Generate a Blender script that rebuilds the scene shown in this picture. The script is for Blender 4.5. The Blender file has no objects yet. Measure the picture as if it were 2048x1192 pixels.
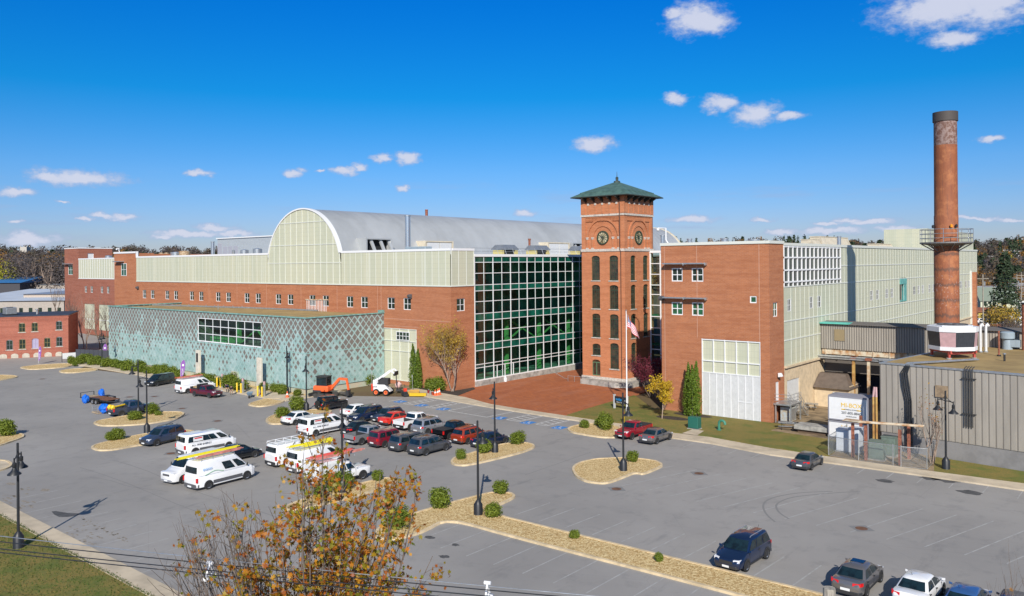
import bpy, bmesh, math, random
from mathutils import Vector, Matrix
from mathutils.geometry import tessellate_polygon
D = bpy.data; SC = bpy.context.scene; COL = SC.collection
PI = math.pi; R = math.radians

# ------------------------------------------------------------------ camera, sky, sun, exposure
FPX, ROLL, HC = 1615.0, 0.0085, 19.0        # focal length in px of a 2048 px wide frame, roll, camera height
CA, SA = .766, .643
cam = D.cameras.new('camera'); cam.sensor_width = 36; cam.lens = 36*FPX/2048
cam.shift_y = -69/2048; cam.clip_end = 12000; cam.clip_start = .3
co = D.objects.new('camera', cam); COL.objects.link(co); SC.camera = co
co.matrix_world = (Matrix.Translation((0, 0, HC)) @ Matrix.Rotation(math.atan2(SA, CA), 4, 'Z')
                   @ Matrix.Rotation(PI/2, 4, 'X') @ Matrix.Rotation(-ROLL, 4, 'Z'))
SUN_EL = R(31); SUN_AZ = math.atan2(.643, -.766)     # azimuth measured from +Y towards +X
sv = Vector((math.sin(SUN_AZ)*math.cos(SUN_EL), math.cos(SUN_AZ)*math.cos(SUN_EL), math.sin(SUN_EL)))
sl = D.lights.new('sun', 'SUN'); sl.energy = 4.6; sl.angle = R(.5); sl.color = (1, .93, .83)
so = D.objects.new('sun', sl); COL.objects.link(so); so.rotation_euler = (-sv).to_track_quat('-Z', 'Y').to_euler()
SC.view_settings.view_transform = 'Standard'; SC.view_settings.look = 'None'
SC.view_settings.exposure = 0.16; SC.view_settings.gamma = 1

class NT:
    def __init__(s, nt): s.nt = nt; s.N = nt.nodes; s.L = nt.links
    def n(s, t, **k):
        o = s.N.new(t)
        for a, b in k.items(): setattr(o, a, b)
        return o
    def put(s, sock, v):
        if isinstance(v, bpy.types.NodeSocket): s.L.new(v, sock)
        elif isinstance(v, (tuple, list)) and len(v) == 3 and sock.type == 'RGBA': sock.default_value = (*v, 1)
        else: sock.default_value = v
    def m(s, op, a, b=0.0, c=None, clamp=False):
        o = s.n('ShaderNodeMath', operation=op, use_clamp=clamp); s.put(o.inputs[0], a); s.put(o.inputs[1], b)
        if c is not None: s.put(o.inputs[2], c)
        return o.outputs[0]
    def vm(s, op, a, b=None):
        o = s.n('ShaderNodeVectorMath', operation=op); s.put(o.inputs[0], a)
        if b is not None: s.put(o.inputs[1], b)
        return o.outputs['Value'] if op in ('LENGTH', 'DOT_PRODUCT') else o.outputs[0]
    def mix(s, f, a, b, mode='MIX'):
        o = s.n('ShaderNodeMix', data_type='RGBA', blend_type=mode); s.put(o.inputs[0], f); s.put(o.inputs[6], a); s.put(o.inputs[7], b)
        return o.outputs[2]
    def ramp(s, f, pts):
        o = s.n('ShaderNodeValToRGB'); s.put(o.inputs[0], f); e = o.color_ramp.elements
        while len(e) < len(pts): e.new(.5)
        for i, (p, c) in enumerate(pts):
            e[i].position = p; e[i].color = (*c, 1) if not isinstance(c, float) else (c, c, c, 1)
        return o.outputs[0]
    def noise(s, vec, scale, detail=4, rough=.55, dist=0):
        o = s.n('ShaderNodeTexNoise'); s.L.new(vec, o.inputs['Vector']); o.inputs['Scale'].default_value = scale
        o.inputs['Detail'].default_value = detail; o.inputs['Roughness'].default_value = rough; o.inputs['Distortion'].default_value = dist
        return o.outputs[0]
    def map(s, vec, sc, loc=(0, 0, 0), rot=(0, 0, 0)):
        o = s.n('ShaderNodeMapping'); s.L.new(vec, o.inputs[0]); o.inputs['Scale'].default_value = sc
        o.inputs['Location'].default_value = loc; o.inputs['Rotation'].default_value = rot
        return o.outputs[0]
    def step(s, x, a, b):
        o = s.n('ShaderNodeMapRange', interpolation_type='SMOOTHSTEP'); s.put(o.inputs[0], x)
        s.put(o.inputs[1], a); s.put(o.inputs[2], b); return o.outputs[0]

def px_dir(px, py):
    dx, dy = px-1024, py-527; c, s = math.cos(ROLL), math.sin(ROLL)
    u, v = (dx*c-dy*s)/FPX, (dx*s+dy*c)/FPX
    return Vector((CA*u-SA, SA*u+CA, -v))
# directions of the clouds, read off the photograph: x, y, half width, half height
CLOUDS = [(1390,38,62,34),(1420,44,45,26),(1350,25,28,12),(1900,12,130,42),(1985,12,70,40),(1905,78,52,15),(1960,-10,90,45),(1352,200,27,13),(1442,207,42,18),(1512,228,54,24),(1580,232,32,10),
          (1190,288,48,17),(1978,278,24,8),(160,356,92,17),(95,352,40,10),(35,384,38,9),(245,434,36,8),(205,432,26,6),(585,345,28,9),(690,342,36,9),
          (762,316,28,11),(812,318,30,11),(806,380,17,8),(1052,428,26,9),(1385,438,60,9),(1530,440,26,5),(400,348,26,7),(720,336,22,9),(120,404,14,3),(430,455,46,8),(380,468,80,9),
          (470,466,50,8),(60,478,70,14),(30,444,16,5),(170,438,20,4),(1655,448,40,4),(1740,444,60,6),(1790,458,50,8),(1660,462,90,8),(1950,436,50,5),(1560,463,40,7),(2020,438,30,5),(640,343,12,5),(330,474,30,6),(1700,440,40,5)]
W = D.worlds.new('World'); SC.world = W; W.use_nodes = True
t = NT(W.node_tree); t.N.clear()
sky = t.n('ShaderNodeTexSky', sky_type='NISHITA'); sky.sun_disc = False; sky.sun_elevation = SUN_EL; sky.sun_rotation = SUN_AZ
sky.air_density = 1.0; sky.dust_density = .3; sky.ozone_density = 3.0; sky.altitude = 50
hs = t.n('ShaderNodeHueSaturation'); hs.inputs['Saturation'].default_value = 1.15; t.L.new(sky.outputs[0], hs.inputs['Color'])
dr = t.n('ShaderNodeTexCoord').outputs['Generated']
zz = t.n('ShaderNodeSeparateXYZ'); t.L.new(dr, zz.inputs[0])
tint = t.ramp(t.m('MULTIPLY', zz.outputs[2], 1.0, clamp=True), [(0., (.56, .58, .86)), (.05, (.47, .58, .92)), (.11, (.34, .62, .98)), (.20, (.04, .61, .99)), (.31, (.01, .56, 1.14)), (.5, (.80, .82, .88)), (.8, (1.05, .96, .86))])
skyc = t.mix(1.0, hs.outputs[0], tint, 'MULTIPLY')
warp = t.n('ShaderNodeTexNoise', noise_dimensions='3D'); t.L.new(t.map(dr, (1, 1, 1.6)), warp.inputs[0]); warp.inputs['Scale'].default_value = 34; warp.inputs['Detail'].default_value = 6; warp.inputs['Roughness'].default_value = .62
wv = t.vm('MULTIPLY', t.vm('SUBTRACT', warp.outputs['Color'], (.5, .5, .5)), (.032, .032, .019))
d2 = t.vm('ADD', dr, wv)
# view frame of the sky band: right, forward, up
best = -1.0
for (px, py, w, h) in CLOUDS:
    c = px_dir(px, py).normalized(); k = c.length/math.sqrt(1+((px-1024)/FPX)**2)
    o = t.n('ShaderNodeMapping', vector_type='POINT')
    az = math.atan2(c.y, c.x)
    rw, rh = w/FPX*1.15, h/FPX*1.25
    # rotate so that the cloud's tangent is x, its depth y
    o.vector_type = 'POINT'
    M = Matrix.Rotation(-az-PI/2, 3, 'Z'); cc = M @ c
    t.L.new(d2, o.inputs[0]); o.inputs['Rotation'].default_value = (0, 0, -az-PI/2)
    o.inputs['Scale'].default_value = (1, 1, 1)
    q = t.vm('SUBTRACT', o.outputs[0], tuple(cc))
    q = t.vm('MULTIPLY', q, (1/rw, .8/rw, 1/rh))
    best = t.m('MAXIMUM', t.m('SUBTRACT', 1.0, t.vm('LENGTH', q)), best)
fine = t.noise(t.map(dr, (1, 1, 1.8)), 90, 6, .6)
dens = t.step(t.m('ADD', best, t.m('MULTIPLY', t.m('SUBTRACT', fine, .5), .95)), .0, .72)
wisp = t.m('MULTIPLY', t.step(t.noise(t.map(dr, (1, 1, 8)), 7, 6, .6), .53, .74), t.m('MULTIPLY', t.step(zz.outputs[2], .14, .0), .72))
dens = t.m('MAXIMUM', t.m('MULTIPLY', dens, .92), wisp)
cc_ = t.mix(t.step(t.m('ADD', best, t.m('MULTIPLY', fine, .7)), .45, 1.15), (3.2, 4.1, 6.2), (5.9, 6.2, 7.4))
bg = t.n('ShaderNodeBackground'); bg.inputs[1].default_value = .10
t.L.new(t.mix(dens, skyc, cc_), bg.inputs[0])
wo = t.n('ShaderNodeOutputWorld'); t.L.new(bg.outputs[0], wo.inputs[0])

# ------------------------------------------------------------------ layout helpers (photo measurement -> place in the scene)
def G(px, py, z=0.0):
    d = px_dir(px, py); k = (HC-z)/(-d.z); return (d.x*k, d.y*k)
def onY(px, py, Y):
    d = px_dir(px, py); k = Y/d.y; return d.x*k, HC+d.z*k
def onX(px, py, X):
    d = px_dir(px, py); k = X/d.x; return d.y*k, HC+d.z*k

# ------------------------------------------------------------------ objects
def tag(o, label=None, cat=None, group=None, kind=None):
    if label: o['label'] = label
    if cat: o['category'] = cat
    if group: o['group'] = group
    if kind: o['kind'] = kind
    return o
def thing(name, label, cat, loc=(0, 0, 0), rz=0., group=None):
    o = D.objects.new(name, None); COL.objects.link(o); o.location = loc; o.rotation_euler = (0, 0, rz); o.empty_display_size = .3
    return tag(o, label, cat, group)
def copy_tree(o, parent=None):
    c = o.copy(); COL.objects.link(c); c.parent = parent
    for ch in list(o.children): copy_tree(ch, c)
    return c
def rootof(o):
    while o.parent: o = o.parent
    return o
class MB:
    def __init__(s): s.v = []; s.f = []; s.mi = []; s.cur = 0
    def face(s, pts, mi=None):
        b = len(s.v); s.v += [tuple(p) for p in pts]; s.f.append(tuple(range(b, b+len(pts)))); s.mi.append(s.cur if mi is None else mi)
    def hexa(s, p, mi=None):      # 8 points: bottom 4 ccw, top 4 ccw
        b = len(s.v); s.v += [tuple(q) for q in p]
        for f in ((3, 2, 1, 0), (4, 5, 6, 7), (0, 1, 5, 4), (1, 2, 6, 5), (2, 3, 7, 6), (3, 0, 4, 7)):
            s.f.append(tuple(b+i for i in f)); s.mi.append(s.cur if mi is None else mi)
    def box(s, x0, x1, y0, y1, z0, z1, mi=None):
        x0, x1 = sorted((x0, x1)); y0, y1 = sorted((y0, y1)); z0, z1 = sorted((z0, z1))
        s.hexa([(x0, y0, z0), (x1, y0, z0), (x1, y1, z0), (x0, y1, z0), (x0, y0, z1), (x1, y0, z1), (x1, y1, z1), (x0, y1, z1)], mi)
    def bar(s, a, b, w, h=None, mi=None):
        a, b = Vector(a), Vector(b); d = (b-a).normalized(); up = Vector((0, 0, 1)) if abs(d.z) < .9 else Vector((1, 0, 0))
        r = d.cross(up).normalized()*(w/2); u = r.cross(d).normalized()*((h or w)/2)
        s.hexa([a-r-u, a+r-u, b+r-u, b-r-u, a-r+u, a+r+u, b+r+u, b-r+u], mi)
    def tube(s, pts, rad, n=8, caps=True, mi=None):
        pts = [Vector(p) for p in pts]; rad = rad if isinstance(rad, (list, tuple)) else [rad]*len(pts)
        base = len(s.v); pr = None; m = s.cur if mi is None else mi
        for i, p in enumerate(pts):
            d = (pts[min(i+1, len(pts)-1)]-pts[max(i-1, 0)]).normalized()
            if pr is None:
                up = Vector((0, 0, 1)) if abs(d.z) < .9 else Vector((1, 0, 0)); r = d.cross(up).normalized()
            else:
                r = (pr-d*pr.dot(d)).normalized()
            pr = r; u = d.cross(r)
            for k in range(n):
                a = 2*PI*k/n; s.v.append(tuple(p+(r*math.cos(a)+u*math.sin(a))*rad[i]))
        for i in range(len(pts)-1):
            for k in range(n):
                a, b = base+i*n+k, base+i*n+(k+1) % n; s.f.append((a, b, b+n, a+n)); s.mi.append(m)
        if caps:
            s.f.append(tuple(base+k for k in range(n))[::-1]); s.mi.append(m)
            e = base+(len(pts)-1)*n; s.f.append(tuple(e+k for k in range(n))); s.mi.append(m)
    def lathe(s, prof, c=(0, 0, 0), n=24, mi=None, cap=False):   # prof [(r,z)]
        base = len(s.v); m = s.cur if mi is None else mi
        for r, z in prof:
            for k in range(n):
                a = 2*PI*k/n; s.v.append((c[0]+r*math.cos(a), c[1]+r*math.sin(a), c[2]+z))
        for i in range(len(prof)-1):
            for k in range(n):
                a, b = base+i*n+k, base+i*n+(k+1) % n; s.f.append((a, b, b+n, a+n)); s.mi.append(m)
        if cap:
            e = base+(len(prof)-1)*n; s.f.append(tuple(e+k for k in range(n))); s.mi.append(m)
    def prism(s, poly, z0, z1, mi=None, top=True, bottom=False, side=True):
        m = s.cur if mi is None else mi
        a = sum(poly[i][0]*poly[(i+1) % len(poly)][1]-poly[(i+1) % len(poly)][0]*poly[i][1] for i in range(len(poly)))
        if a < 0: poly = poly[::-1]
        n = len(poly); b = len(s.v)
        s.v += [(p[0], p[1], z0) for p in poly]+[(p[0], p[1], z1) for p in poly]
        if side:
            for i in range(n): s.f.append((b+i, b+(i+1) % n, b+n+(i+1) % n, b+n+i)); s.mi.append(m)
        tr = tessellate_polygon([[Vector((p[0], p[1], 0)) for p in poly]])
        for q in tr:
            v = [Vector(poly[i]) for i in q]; ar = (v[1]-v[0]).cross(v[2]-v[0])
            q = tuple(q) if ar > 0 else tuple(q)[::-1]
            if top: s.f.append(tuple(b+n+i for i in q)); s.mi.append(m)
            if bottom: s.f.append(tuple(b+i for i in q[::-1])); s.mi.append(m)
    def build(s, name, mats, parent=None, smooth=None, bevel=0, world=False, seg=1):
        me = D.meshes.new(name); v = s.v
        if world and parent is not None:
            r = rootof(parent); M = (Matrix.Translation(r.location) @ Matrix.Rotation(r.rotation_euler.z, 4, 'Z')).inverted()
            v = [tuple(M @ Vector(p)) for p in v]
        me.from_pydata(v, [], s.f)
        for m in (mats if isinstance(mats, (list, tuple)) else [mats]): me.materials.append(m)
        if any(s.mi): me.polygons.foreach_set('material_index', s.mi)
        if smooth is not None:
            me.polygons.foreach_set('use_smooth', [True]*len(s.f)); me.set_sharp_from_angle(angle=R(smooth))
        me.update()
        o = D.objects.new(name, me); COL.objects.link(o); o.parent = parent
        if bevel:
            b = o.modifiers.new('bevel', 'BEVEL'); b.width = bevel; b.segments = seg; b.limit_method = 'ANGLE'; b.angle_limit = R(35)
        return o
def text_obj(name, s, size, mat, parent, M, ext=.004, align='CENTER'):
    cu = D.curves.new(name, 'FONT'); cu.body = s; cu.size = size; cu.extrude = ext; cu.align_x = align; cu.align_y = 'CENTER'
    tmp = D.objects.new('tmp', cu); COL.objects.link(tmp); bpy.context.view_layer.update()
    dg = bpy.context.evaluated_depsgraph_get(); me = D.meshes.new_from_object(tmp.evaluated_get(dg)); D.objects.remove(tmp)
    me.transform(M); me.materials.clear(); me.materials.append(mat)
    o = D.objects.new(name, me); COL.objects.link(o); o.parent = parent; return o

# ------------------------------------------------------------------ materials
MATS = {}
def pmat(name, col, rough=.7, metal=0., vary=.0, vscale=2., bump=0., bscale=20., spec=.5, coat=0., stretch=(1, 1, 1), col2=None):
    m = D.materials.new(name); m.use_nodes = True; t = NT(m.node_tree); b = t.N['Principled BSDF']
    b.inputs['Roughness'].default_value = rough; b.inputs['Metallic'].default_value = metal
    b.inputs['Specular IOR Level'].default_value = spec; b.inputs['Coat Weight'].default_value = coat; b.inputs['Coat Roughness'].default_value = .04
    tc = t.n('ShaderNodeTexCoord').outputs['Object']
    if vary or col2:
        nz = t.noise(t.map(tc, stretch), vscale, 5, .6)
        c2 = col2 or tuple(c*(1-vary) for c in col); c1 = col if col2 else tuple(min(1, c*(1+vary*.6)) for c in col)
        t.L.new(t.mix(t.step(nz, .35, .68), c1, c2), b.inputs['Base Color'])
    else: b.inputs['Base Color'].default_value = (*col, 1)
    if bump:
        bn = t.n('ShaderNodeBump'); bn.inputs['Strength'].default_value = bump; bn.inputs['Distance'].default_value = .05
        t.L.new(t.noise(tc, bscale, 3), bn.inputs['Height']); t.L.new(bn.outputs[0], b.inputs['Normal'])
    MATS[name] = m; return m
def custom(name, fn, rough=.8, metal=0.):
    m = D.materials.new(name); m.use_nodes = True; t = NT(m.node_tree); b = t.N['Principled BSDF']
    b.inputs['Roughness'].default_value = rough; b.inputs['Metallic'].default_value = metal
    fn(t, b, t.n('ShaderNodeTexCoord').outputs['Object']); MATS[name] = m; return m
def bumpit(t, b, h, strength=.3, dist=.05):
    bn = t.n('ShaderNodeBump'); bn.inputs['Strength'].default_value = strength; bn.inputs['Distance'].default_value = dist
    t.L.new(h, bn.inputs['Height']); t.L.new(bn.outputs[0], b.inputs['Normal'])
def wallcoord(t, tc):
    s = t.n('ShaderNodeSeparateXYZ'); t.L.new(tc, s.inputs[0])
    h = t.m('ADD', s.outputs[0], s.outputs[1]); return h, s.outputs[2]
def brick_fn(c1, c2, dark, bands=.5):
    def fn(t, b, tc):
        h, z = wallcoord(t, tc); cb = t.n('ShaderNodeCombineXYZ'); t.L.new(h, cb.inputs[0]); t.L.new(z, cb.inputs[1])
        br = t.n('ShaderNodeTexBrick'); t.L.new(cb.outputs[0], br.inputs['Vector'])
        br.inputs['Scale'].default_value = 1; br.inputs['Brick Width'].default_value = .44; br.inputs['Row Height'].default_value = .15
        br.inputs['Mortar Size'].default_value = .012; br.inputs['Mortar Smooth'].default_value = .3; br.inputs['Bias'].default_value = -.1
        br.inputs['Color1'].default_value = (*c1, 1); br.inputs['Color2'].default_value = (*c2, 1)
        br.inputs['Mortar'].default_value = (*tuple(.5*(a+.34) for a in c1), 1)
        band = t.noise(t.map(tc, (.12, .12, 1.6)), 1.3, 6, .65)
        big = t.noise(tc, .35, 4, .6)
        c = t.mix(t.m('MULTIPLY', t.step(band, .42, .68), bands), br.outputs[0], dark)
        c = t.mix(t.m('MULTIPLY', t.step(big, .5, .75), .22), c, tuple(min(1, x*1.35+.03) for x in c1))
        speck = t.noise(t.map(tc, (3, 3, 9)), 1.6, 2, .7)
        c = t.mix(t.m('MULTIPLY', t.step(speck, .52, .72), .35), c, tuple(x*.72 for x in dark))
        t.L.new(c, b.inputs['Base Color']); bumpit(t, b, br.outputs['Fac'], -.15, .02)
    return fn
BRICK = custom('brick', brick_fn((.455, .168, .066), (.38, .130, .048), (.30, .098, .040), .55), .88)
BRICKD = custom('brick_dark', brick_fn((.33, .105, .056), (.28, .085, .045), (.21, .066, .038), .55), .9)  # darker brick for the far left wing and the low street wall
BRICKT = custom('brick_tower', brick_fn((.56, .205, .080), (.46, .16, .058), (.35, .115, .045), .45), .88)
BRICKM = custom('brick_mill', brick_fn((.42, .13, .075), (.34, .10, .058), (.25, .07, .045), .5), .9)
def panel_fn(t, b, tc):
    h, z = wallcoord(t, tc)
    def lines(x, p, w):
        f = t.m('FRACT', t.m('DIVIDE', x, p)); return t.m('LESS_THAN', t.m('ABSOLUTE', t.m('SUBTRACT', f, .5)), w)
    l = t.m('MAXIMUM', lines(h, .36, .05), t.m('MULTIPLY', lines(z, .72, .035), .9))
    cell = t.n('ShaderNodeTexWhiteNoise', noise_dimensions='2D'); cb = t.n('ShaderNodeCombineXYZ')
    t.L.new(t.m('FLOOR', t.m('DIVIDE', h, 1.44)), cb.inputs[0]); t.L.new(cb.outputs[0], cell.inputs['Vector'])
    base = t.mix(cell.outputs[0], (.50, .52, .395), (.56, .56, .415))
    base = t.mix(t.m('MULTIPLY', t.step(t.noise(t.map(tc, (1, 1, .35)), 1.2, 5, .6), .45, .75), .4), base, (.60, .60, .49))
    t.L.new(t.mix(t.m('MULTIPLY', l, .34), base, (.30, .33, .28)), b.inputs['Base Color'])
PANEL = custom('translucent_panel', panel_fn, .55)
def copper_fn(t, b, tc):
    h, z = wallcoord(t, tc)
    w, hh = 1.15, 1.3
    p = t.m('DIVIDE', h, w); q = t.m('DIVIDE', z, hh)
    a1 = t.m('ADD', p, q); a2 = t.m('SUBTRACT', p, q)
    cb = t.n('ShaderNodeCombineXYZ'); t.L.new(t.m('FLOOR', a1), cb.inputs[0]); t.L.new(t.m('FLOOR', a2), cb.inputs[1])
    wn = t.n('ShaderNodeTexWhiteNoise', noise_dimensions='2D'); t.L.new(cb.outputs[0], wn.inputs['Vector'])
    e1 = t.m('ABSOLUTE', t.m('SUBTRACT', t.m('FRACT', a1), .5)); e2 = t.m('ABSOLUTE', t.m('SUBTRACT', t.m('FRACT', a2), .5))
    e = t.m('MAXIMUM', e1, e2)           # .5 at the seams of a shingle
    up = t.m('GREATER_THAN', z, 6.05); tier = t.m('FRACT', t.m('DIVIDE', t.m('SUBTRACT', z, .85), 5.2))
    s0 = t.m('ADD', t.m('MULTIPLY', tier, .30), t.m('SUBTRACT', t.m('MULTIPLY', up, .36), .02))
    low = t.noise(t.map(tc, (1, 1, .6)), .28, 3, .6)
    edge = t.noise(t.map(tc, (1, 1, .3)), 2.2, 4, .7)
    sz = t.m('ADD', t.m('ADD', s0, t.m('MULTIPLY', t.m('SUBTRACT', wn.outputs[0], .5), .34)), t.m('ADD', t.m('MULTIPLY', t.m('SUBTRACT', low, .5), .95), t.m('MULTIPLY', t.m('SUBTRACT', edge, .5), .5)))
    brown = t.step(t.m('SUBTRACT', t.m('MINIMUM', sz, .455), e), -.04, .10)
    pat = t.mix(t.step(t.noise(tc, .9, 5, .65), .35, .7), (.25, .40, .38), (.42, .54, .53))
    pat = t.mix(t.m('MULTIPLY', wn.outputs[0], .30), pat, (.19, .36, .32))
    brn = t.mix(t.noise(t.map(tc, (3, 3, .8)), 2, 4, .7), (.15, .125, .108), (.225, .20, .18))
    c = t.mix(brown, pat, brn)
    c = t.mix(t.m('MULTIPLY', t.step(e, .43, .47), .6), c, (.43, .57, .56))
    c = t.mix(t.m('MULTIPLY', t.step(t.m('ABSOLUTE', t.m('SUBTRACT', z, 6.05)), .12, .04), .8), c, (.27, .46, .43))
    t.L.new(c, b.inputs['Base Color']); bumpit(t, b, e, .25, .05)
COPPER = custom('copper_shingles', copper_fn, .6)
def glass_fn(tint, tr, rough=.03):
    def mk(name):
        m = D.materials.new(name); m.use_nodes = True; t = NT(m.node_tree); t.N.clear()
        o = t.n('ShaderNodeOutputMaterial'); mx = t.n('ShaderNodeMixShader'); g = t.n('ShaderNodeBsdfGlossy'); g.inputs['Roughness'].default_value = rough
        g.inputs['Color'].default_value = (.75, .85, .9, 1)
        tp = t.n('ShaderNodeBsdfTransparent'); tp.inputs[0].default_value = (*tint, 1)
        g2 = t.n('ShaderNodeNewGeometry'); c = t.m('ABSOLUTE', t.vm('DOT_PRODUCT', g2.outputs['Normal'], g2.outputs['Incoming']))
        f = t.m('ADD', t.m('MULTIPLY', t.m('POWER', t.m('SUBTRACT', 1.0, c, clamp=True), 5.0), .92), tr, clamp=True); t.L.new(f, mx.inputs[0]); t.L.new(tp.outputs[0], mx.inputs[1]); t.L.new(g.outputs[0], mx.inputs[2]); t.L.new(mx.outputs[0], o.inputs[0])
        MATS[name] = m; return m
    return mk
CLEAR = glass_fn((.62, .84, .76), .09)('tinted_glass')
CARGLASS = pmat('car_glass', (.010, .026, .034), .03, spec=.9, vscale=2.2, col2=(.005, .009, .012))
WGLASS = pmat('window_glass', (.016, .024, .024), .12, vary=.8, vscale=1.3, spec=.35, col2=(.03, .055, .035))
GREENGLASS = pmat('spandrel_glass', (.006, .09, .06), .08, vary=.5, vscale=.5, spec=.7)
WHITE = pmat('white_aluminium', (.78, .79, .80), .4)
MULL = pmat('panel_mullion_white', (.66, .68, .62), .5)
WHITEP = pmat('white_siding', (.66, .67, .67), .5, vary=.06, vscale=3)
STONE = pmat('light_stone', (.50, .47, .42), .85, vary=.3, vscale=3)
CONC = pmat('concrete', (.36, .35, .32), .9, vary=.35, vscale=1.2, bump=.2)
ROOF = pmat('roof_membrane', (.32, .33, .33), .9, vary=.3, vscale=.4)
METAL = pmat('ribbed_roof_metal', (.44, .46, .47), .45, metal=.15, vary=.12, vscale=.15, stretch=(1, 1, .3))
BEIGEM = pmat('beige_metal', (.62, .55, .42), .6, vary=.12, vscale=1)
GALV = pmat('galvanised_steel', (.50, .52, .53), .35, metal=.7, vary=.15, vscale=3)
STEEL = pmat('stainless_flue', (.68, .70, .72), .22, metal=.85)
BLACK = pmat('black_paint', (.02, .022, .026), .45)
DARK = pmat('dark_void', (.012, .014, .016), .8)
GREENP = pmat('green_steel', (.10, .33, .10), .5)
GREENW = pmat('green_window_frame', (.035, .062, .038), .6, vary=.2, vscale=4)
CGREEN = pmat('patina_copper_roof', (.085, .165, .14), .6, vary=.45, vscale=1.2, col2=(.05, .10, .09))
CBLOCK = pmat('beige_block', (.62, .50, .34), .9, vary=.14, vscale=1.5, bump=.2, bscale=3)
GRAVELROOF = custom('gravel_roof', lambda t, b, tc: t.L.new(t.mix(t.step(t.noise(tc, .35, 5, .6), .35, .7), t.mix(t.noise(tc, 9, 3), (.37, .255, .095), (.43, .31, .135)), (.29, .20, .08)), b.inputs['Base Color']), .95)
RUST = pmat('rusty_steel', (.62, .56, .43), .8, vscale=1.1, col2=(.42, .22, .09))
RUSTR = pmat('rusty_red_steel', (.28, .10, .06), .8, vary=.4, vscale=5)
RED = pmat('red_steel', (.45, .08, .06), .6, vary=.2)
PINK = pmat('faded_red_panel', (.52, .33, .34), .6, vary=.1)
SIDING = pmat('taupe_siding', (.36, .33, .285), .6, vary=.12, vscale=.8, stretch=(1, 1, .2))
SIDINGD = pmat('taupe_siding_seam', (.15, .135, .12), .8)
TEAL = pmat('teal_siding', (.12, .50, .42), .6, vary=.1)
PAINTW = pmat('white_line_paint', (.62, .62, .60), .8, vary=.25, vscale=4)
PAINTF = pmat('faded_line_paint', (.42, .42, .41), .9, vscale=1.4, col2=(.32, .315, .305))
PAINTB = pmat('blue_paint', (.03, .22, .60), .8, vary=.15, vscale=6)
YELLOW = pmat('yellow_paint', (.78, .52, .02), .5)
ORANGE = pmat('orange_plastic', (.85, .13, .03), .5)
GRASS = custom('grass', lambda t, b, tc: (t.L.new(t.mix(t.step(t.noise(tc, 7, 4, .8), .35, .7), t.mix(t.step(t.noise(tc, .33, 5, .7), .36, .55), (.125, .155, .016), (.27, .19, .040)), t.mix(t.noise(tc, .7, 3), (.075, .12, .016), (.19, .165, .05))), b.inputs['Base Color']), bumpit(t, b, t.noise(tc, 14, 4), .6, .08)), .95)
def asphalt_fn(t, b, tc):
    c = t.mix(t.step(t.noise(tc, .055, 5, .6), .3, .7), (.295, .280, .262), (.385, .365, .340))
    c = t.mix(t.m('MULTIPLY', t.step(t.noise(tc, .6, 5, .65), .5, .72), .35), c, (.19, .187, .185))
    st = t.noise(t.map(tc, (.5, .12, 1), rot=(0, 0, .2)), 1.1, 5, .7)
    c = t.mix(t.m('MULTIPLY', t.step(st, .56, .74), .42), c, (.15, .15, .15))
    c = t.mix(t.m('MULTIPLY', t.noise(tc, 26, 2, .8), .4), c, (.17, .17, .168))
    cr = t.n('ShaderNodeTexVoronoi', feature='DISTANCE_TO_EDGE'); t.L.new(t.vm('ADD', tc, t.vm('MULTIPLY', t.n('ShaderNodeTexNoise').outputs['Color'], (1, 1, 0))), cr.inputs['Vector']); cr.inputs['Scale'].default_value = .065
    c = t.mix(t.m('MULTIPLY', t.m('LESS_THAN', cr.outputs['Distance'], .0012), .10), c, (.08, .08, .08))
    t.L.new(c, b.inputs['Base Color']); bumpit(t, b, t.noise(tc, 30, 3), .25, .02)
ASPHALT = custom('asphalt', asphalt_fn, .9)
def gravel_fn(t, b, tc):
    v = t.n('ShaderNodeTexVoronoi'); t.L.new(tc, v.inputs['Vector']); v.inputs['Scale'].default_value = 11
    s = t.n('ShaderNodeSeparateColor'); t.L.new(v.outputs['Color'], s.inputs[0])
    c = t.ramp(s.outputs[0], [(0., (.34, .20, .06)), (.3, (.54, .36, .15)), (.65, (.65, .48, .23)), (1., (.80, .64, .34))])
    c = t.mix(t.m('MULTIPLY', t.step(t.noise(tc, 1.1, 4), .56, .75), .4), c, (.21, .17, .08))
    t.L.new(c, b.inputs['Base Color']); bumpit(t, b, v.outputs['Distance'], .5, .05)
GRAVEL = custom('gravel', gravel_fn, .95)
KERB = pmat('concrete_kerb', (.64, .51, .32), .9, vary=.22, vscale=1.2)
WALK = pmat('concrete_walk', (.56, .47, .34), .9, vary=.18, vscale=.5)
def paver_fn(t, b, tc):
    br = t.n('ShaderNodeTexBrick'); t.L.new(t.map(tc, (1, 1, 1), rot=(0, 0, .0)), br.inputs['Vector']); br.inputs['Scale'].default_value = 1
    br.inputs['Brick Width'].default_value = .6; br.inputs['Row Height'].default_value = .3; br.inputs['Mortar Size'].default_value = .02
    br.inputs['Color1'].default_value = (.46, .140, .042, 1); br.inputs['Color2'].default_value = (.36, .10, .032, 1); br.inputs['Mortar'].default_value = (.28, .11, .06, 1)
    c = t.mix(t.m('MULTIPLY', t.step(t.noise(t.map(tc, (1, .3, 1)), .5, 5, .65), .45, .7), .45), br.outputs[0], (.45, .19, .11))
    c = t.mix(t.m('MULTIPLY', t.step(t.noise(tc, .25, 4, .6), .52, .7), .35), c, (.22, .065, .035))
    t.L.new(c, b.inputs['Base Color'])
PAVER = custom('brick_paving', paver_fn, .85)
MULCH = pmat('dark_mulch', (.055, .042, .032), .95, vary=.6, vscale=6)
DIRT = pmat('bare_soil', (.26, .19, .11), .95, vary=.45, vscale=.7)
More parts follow.
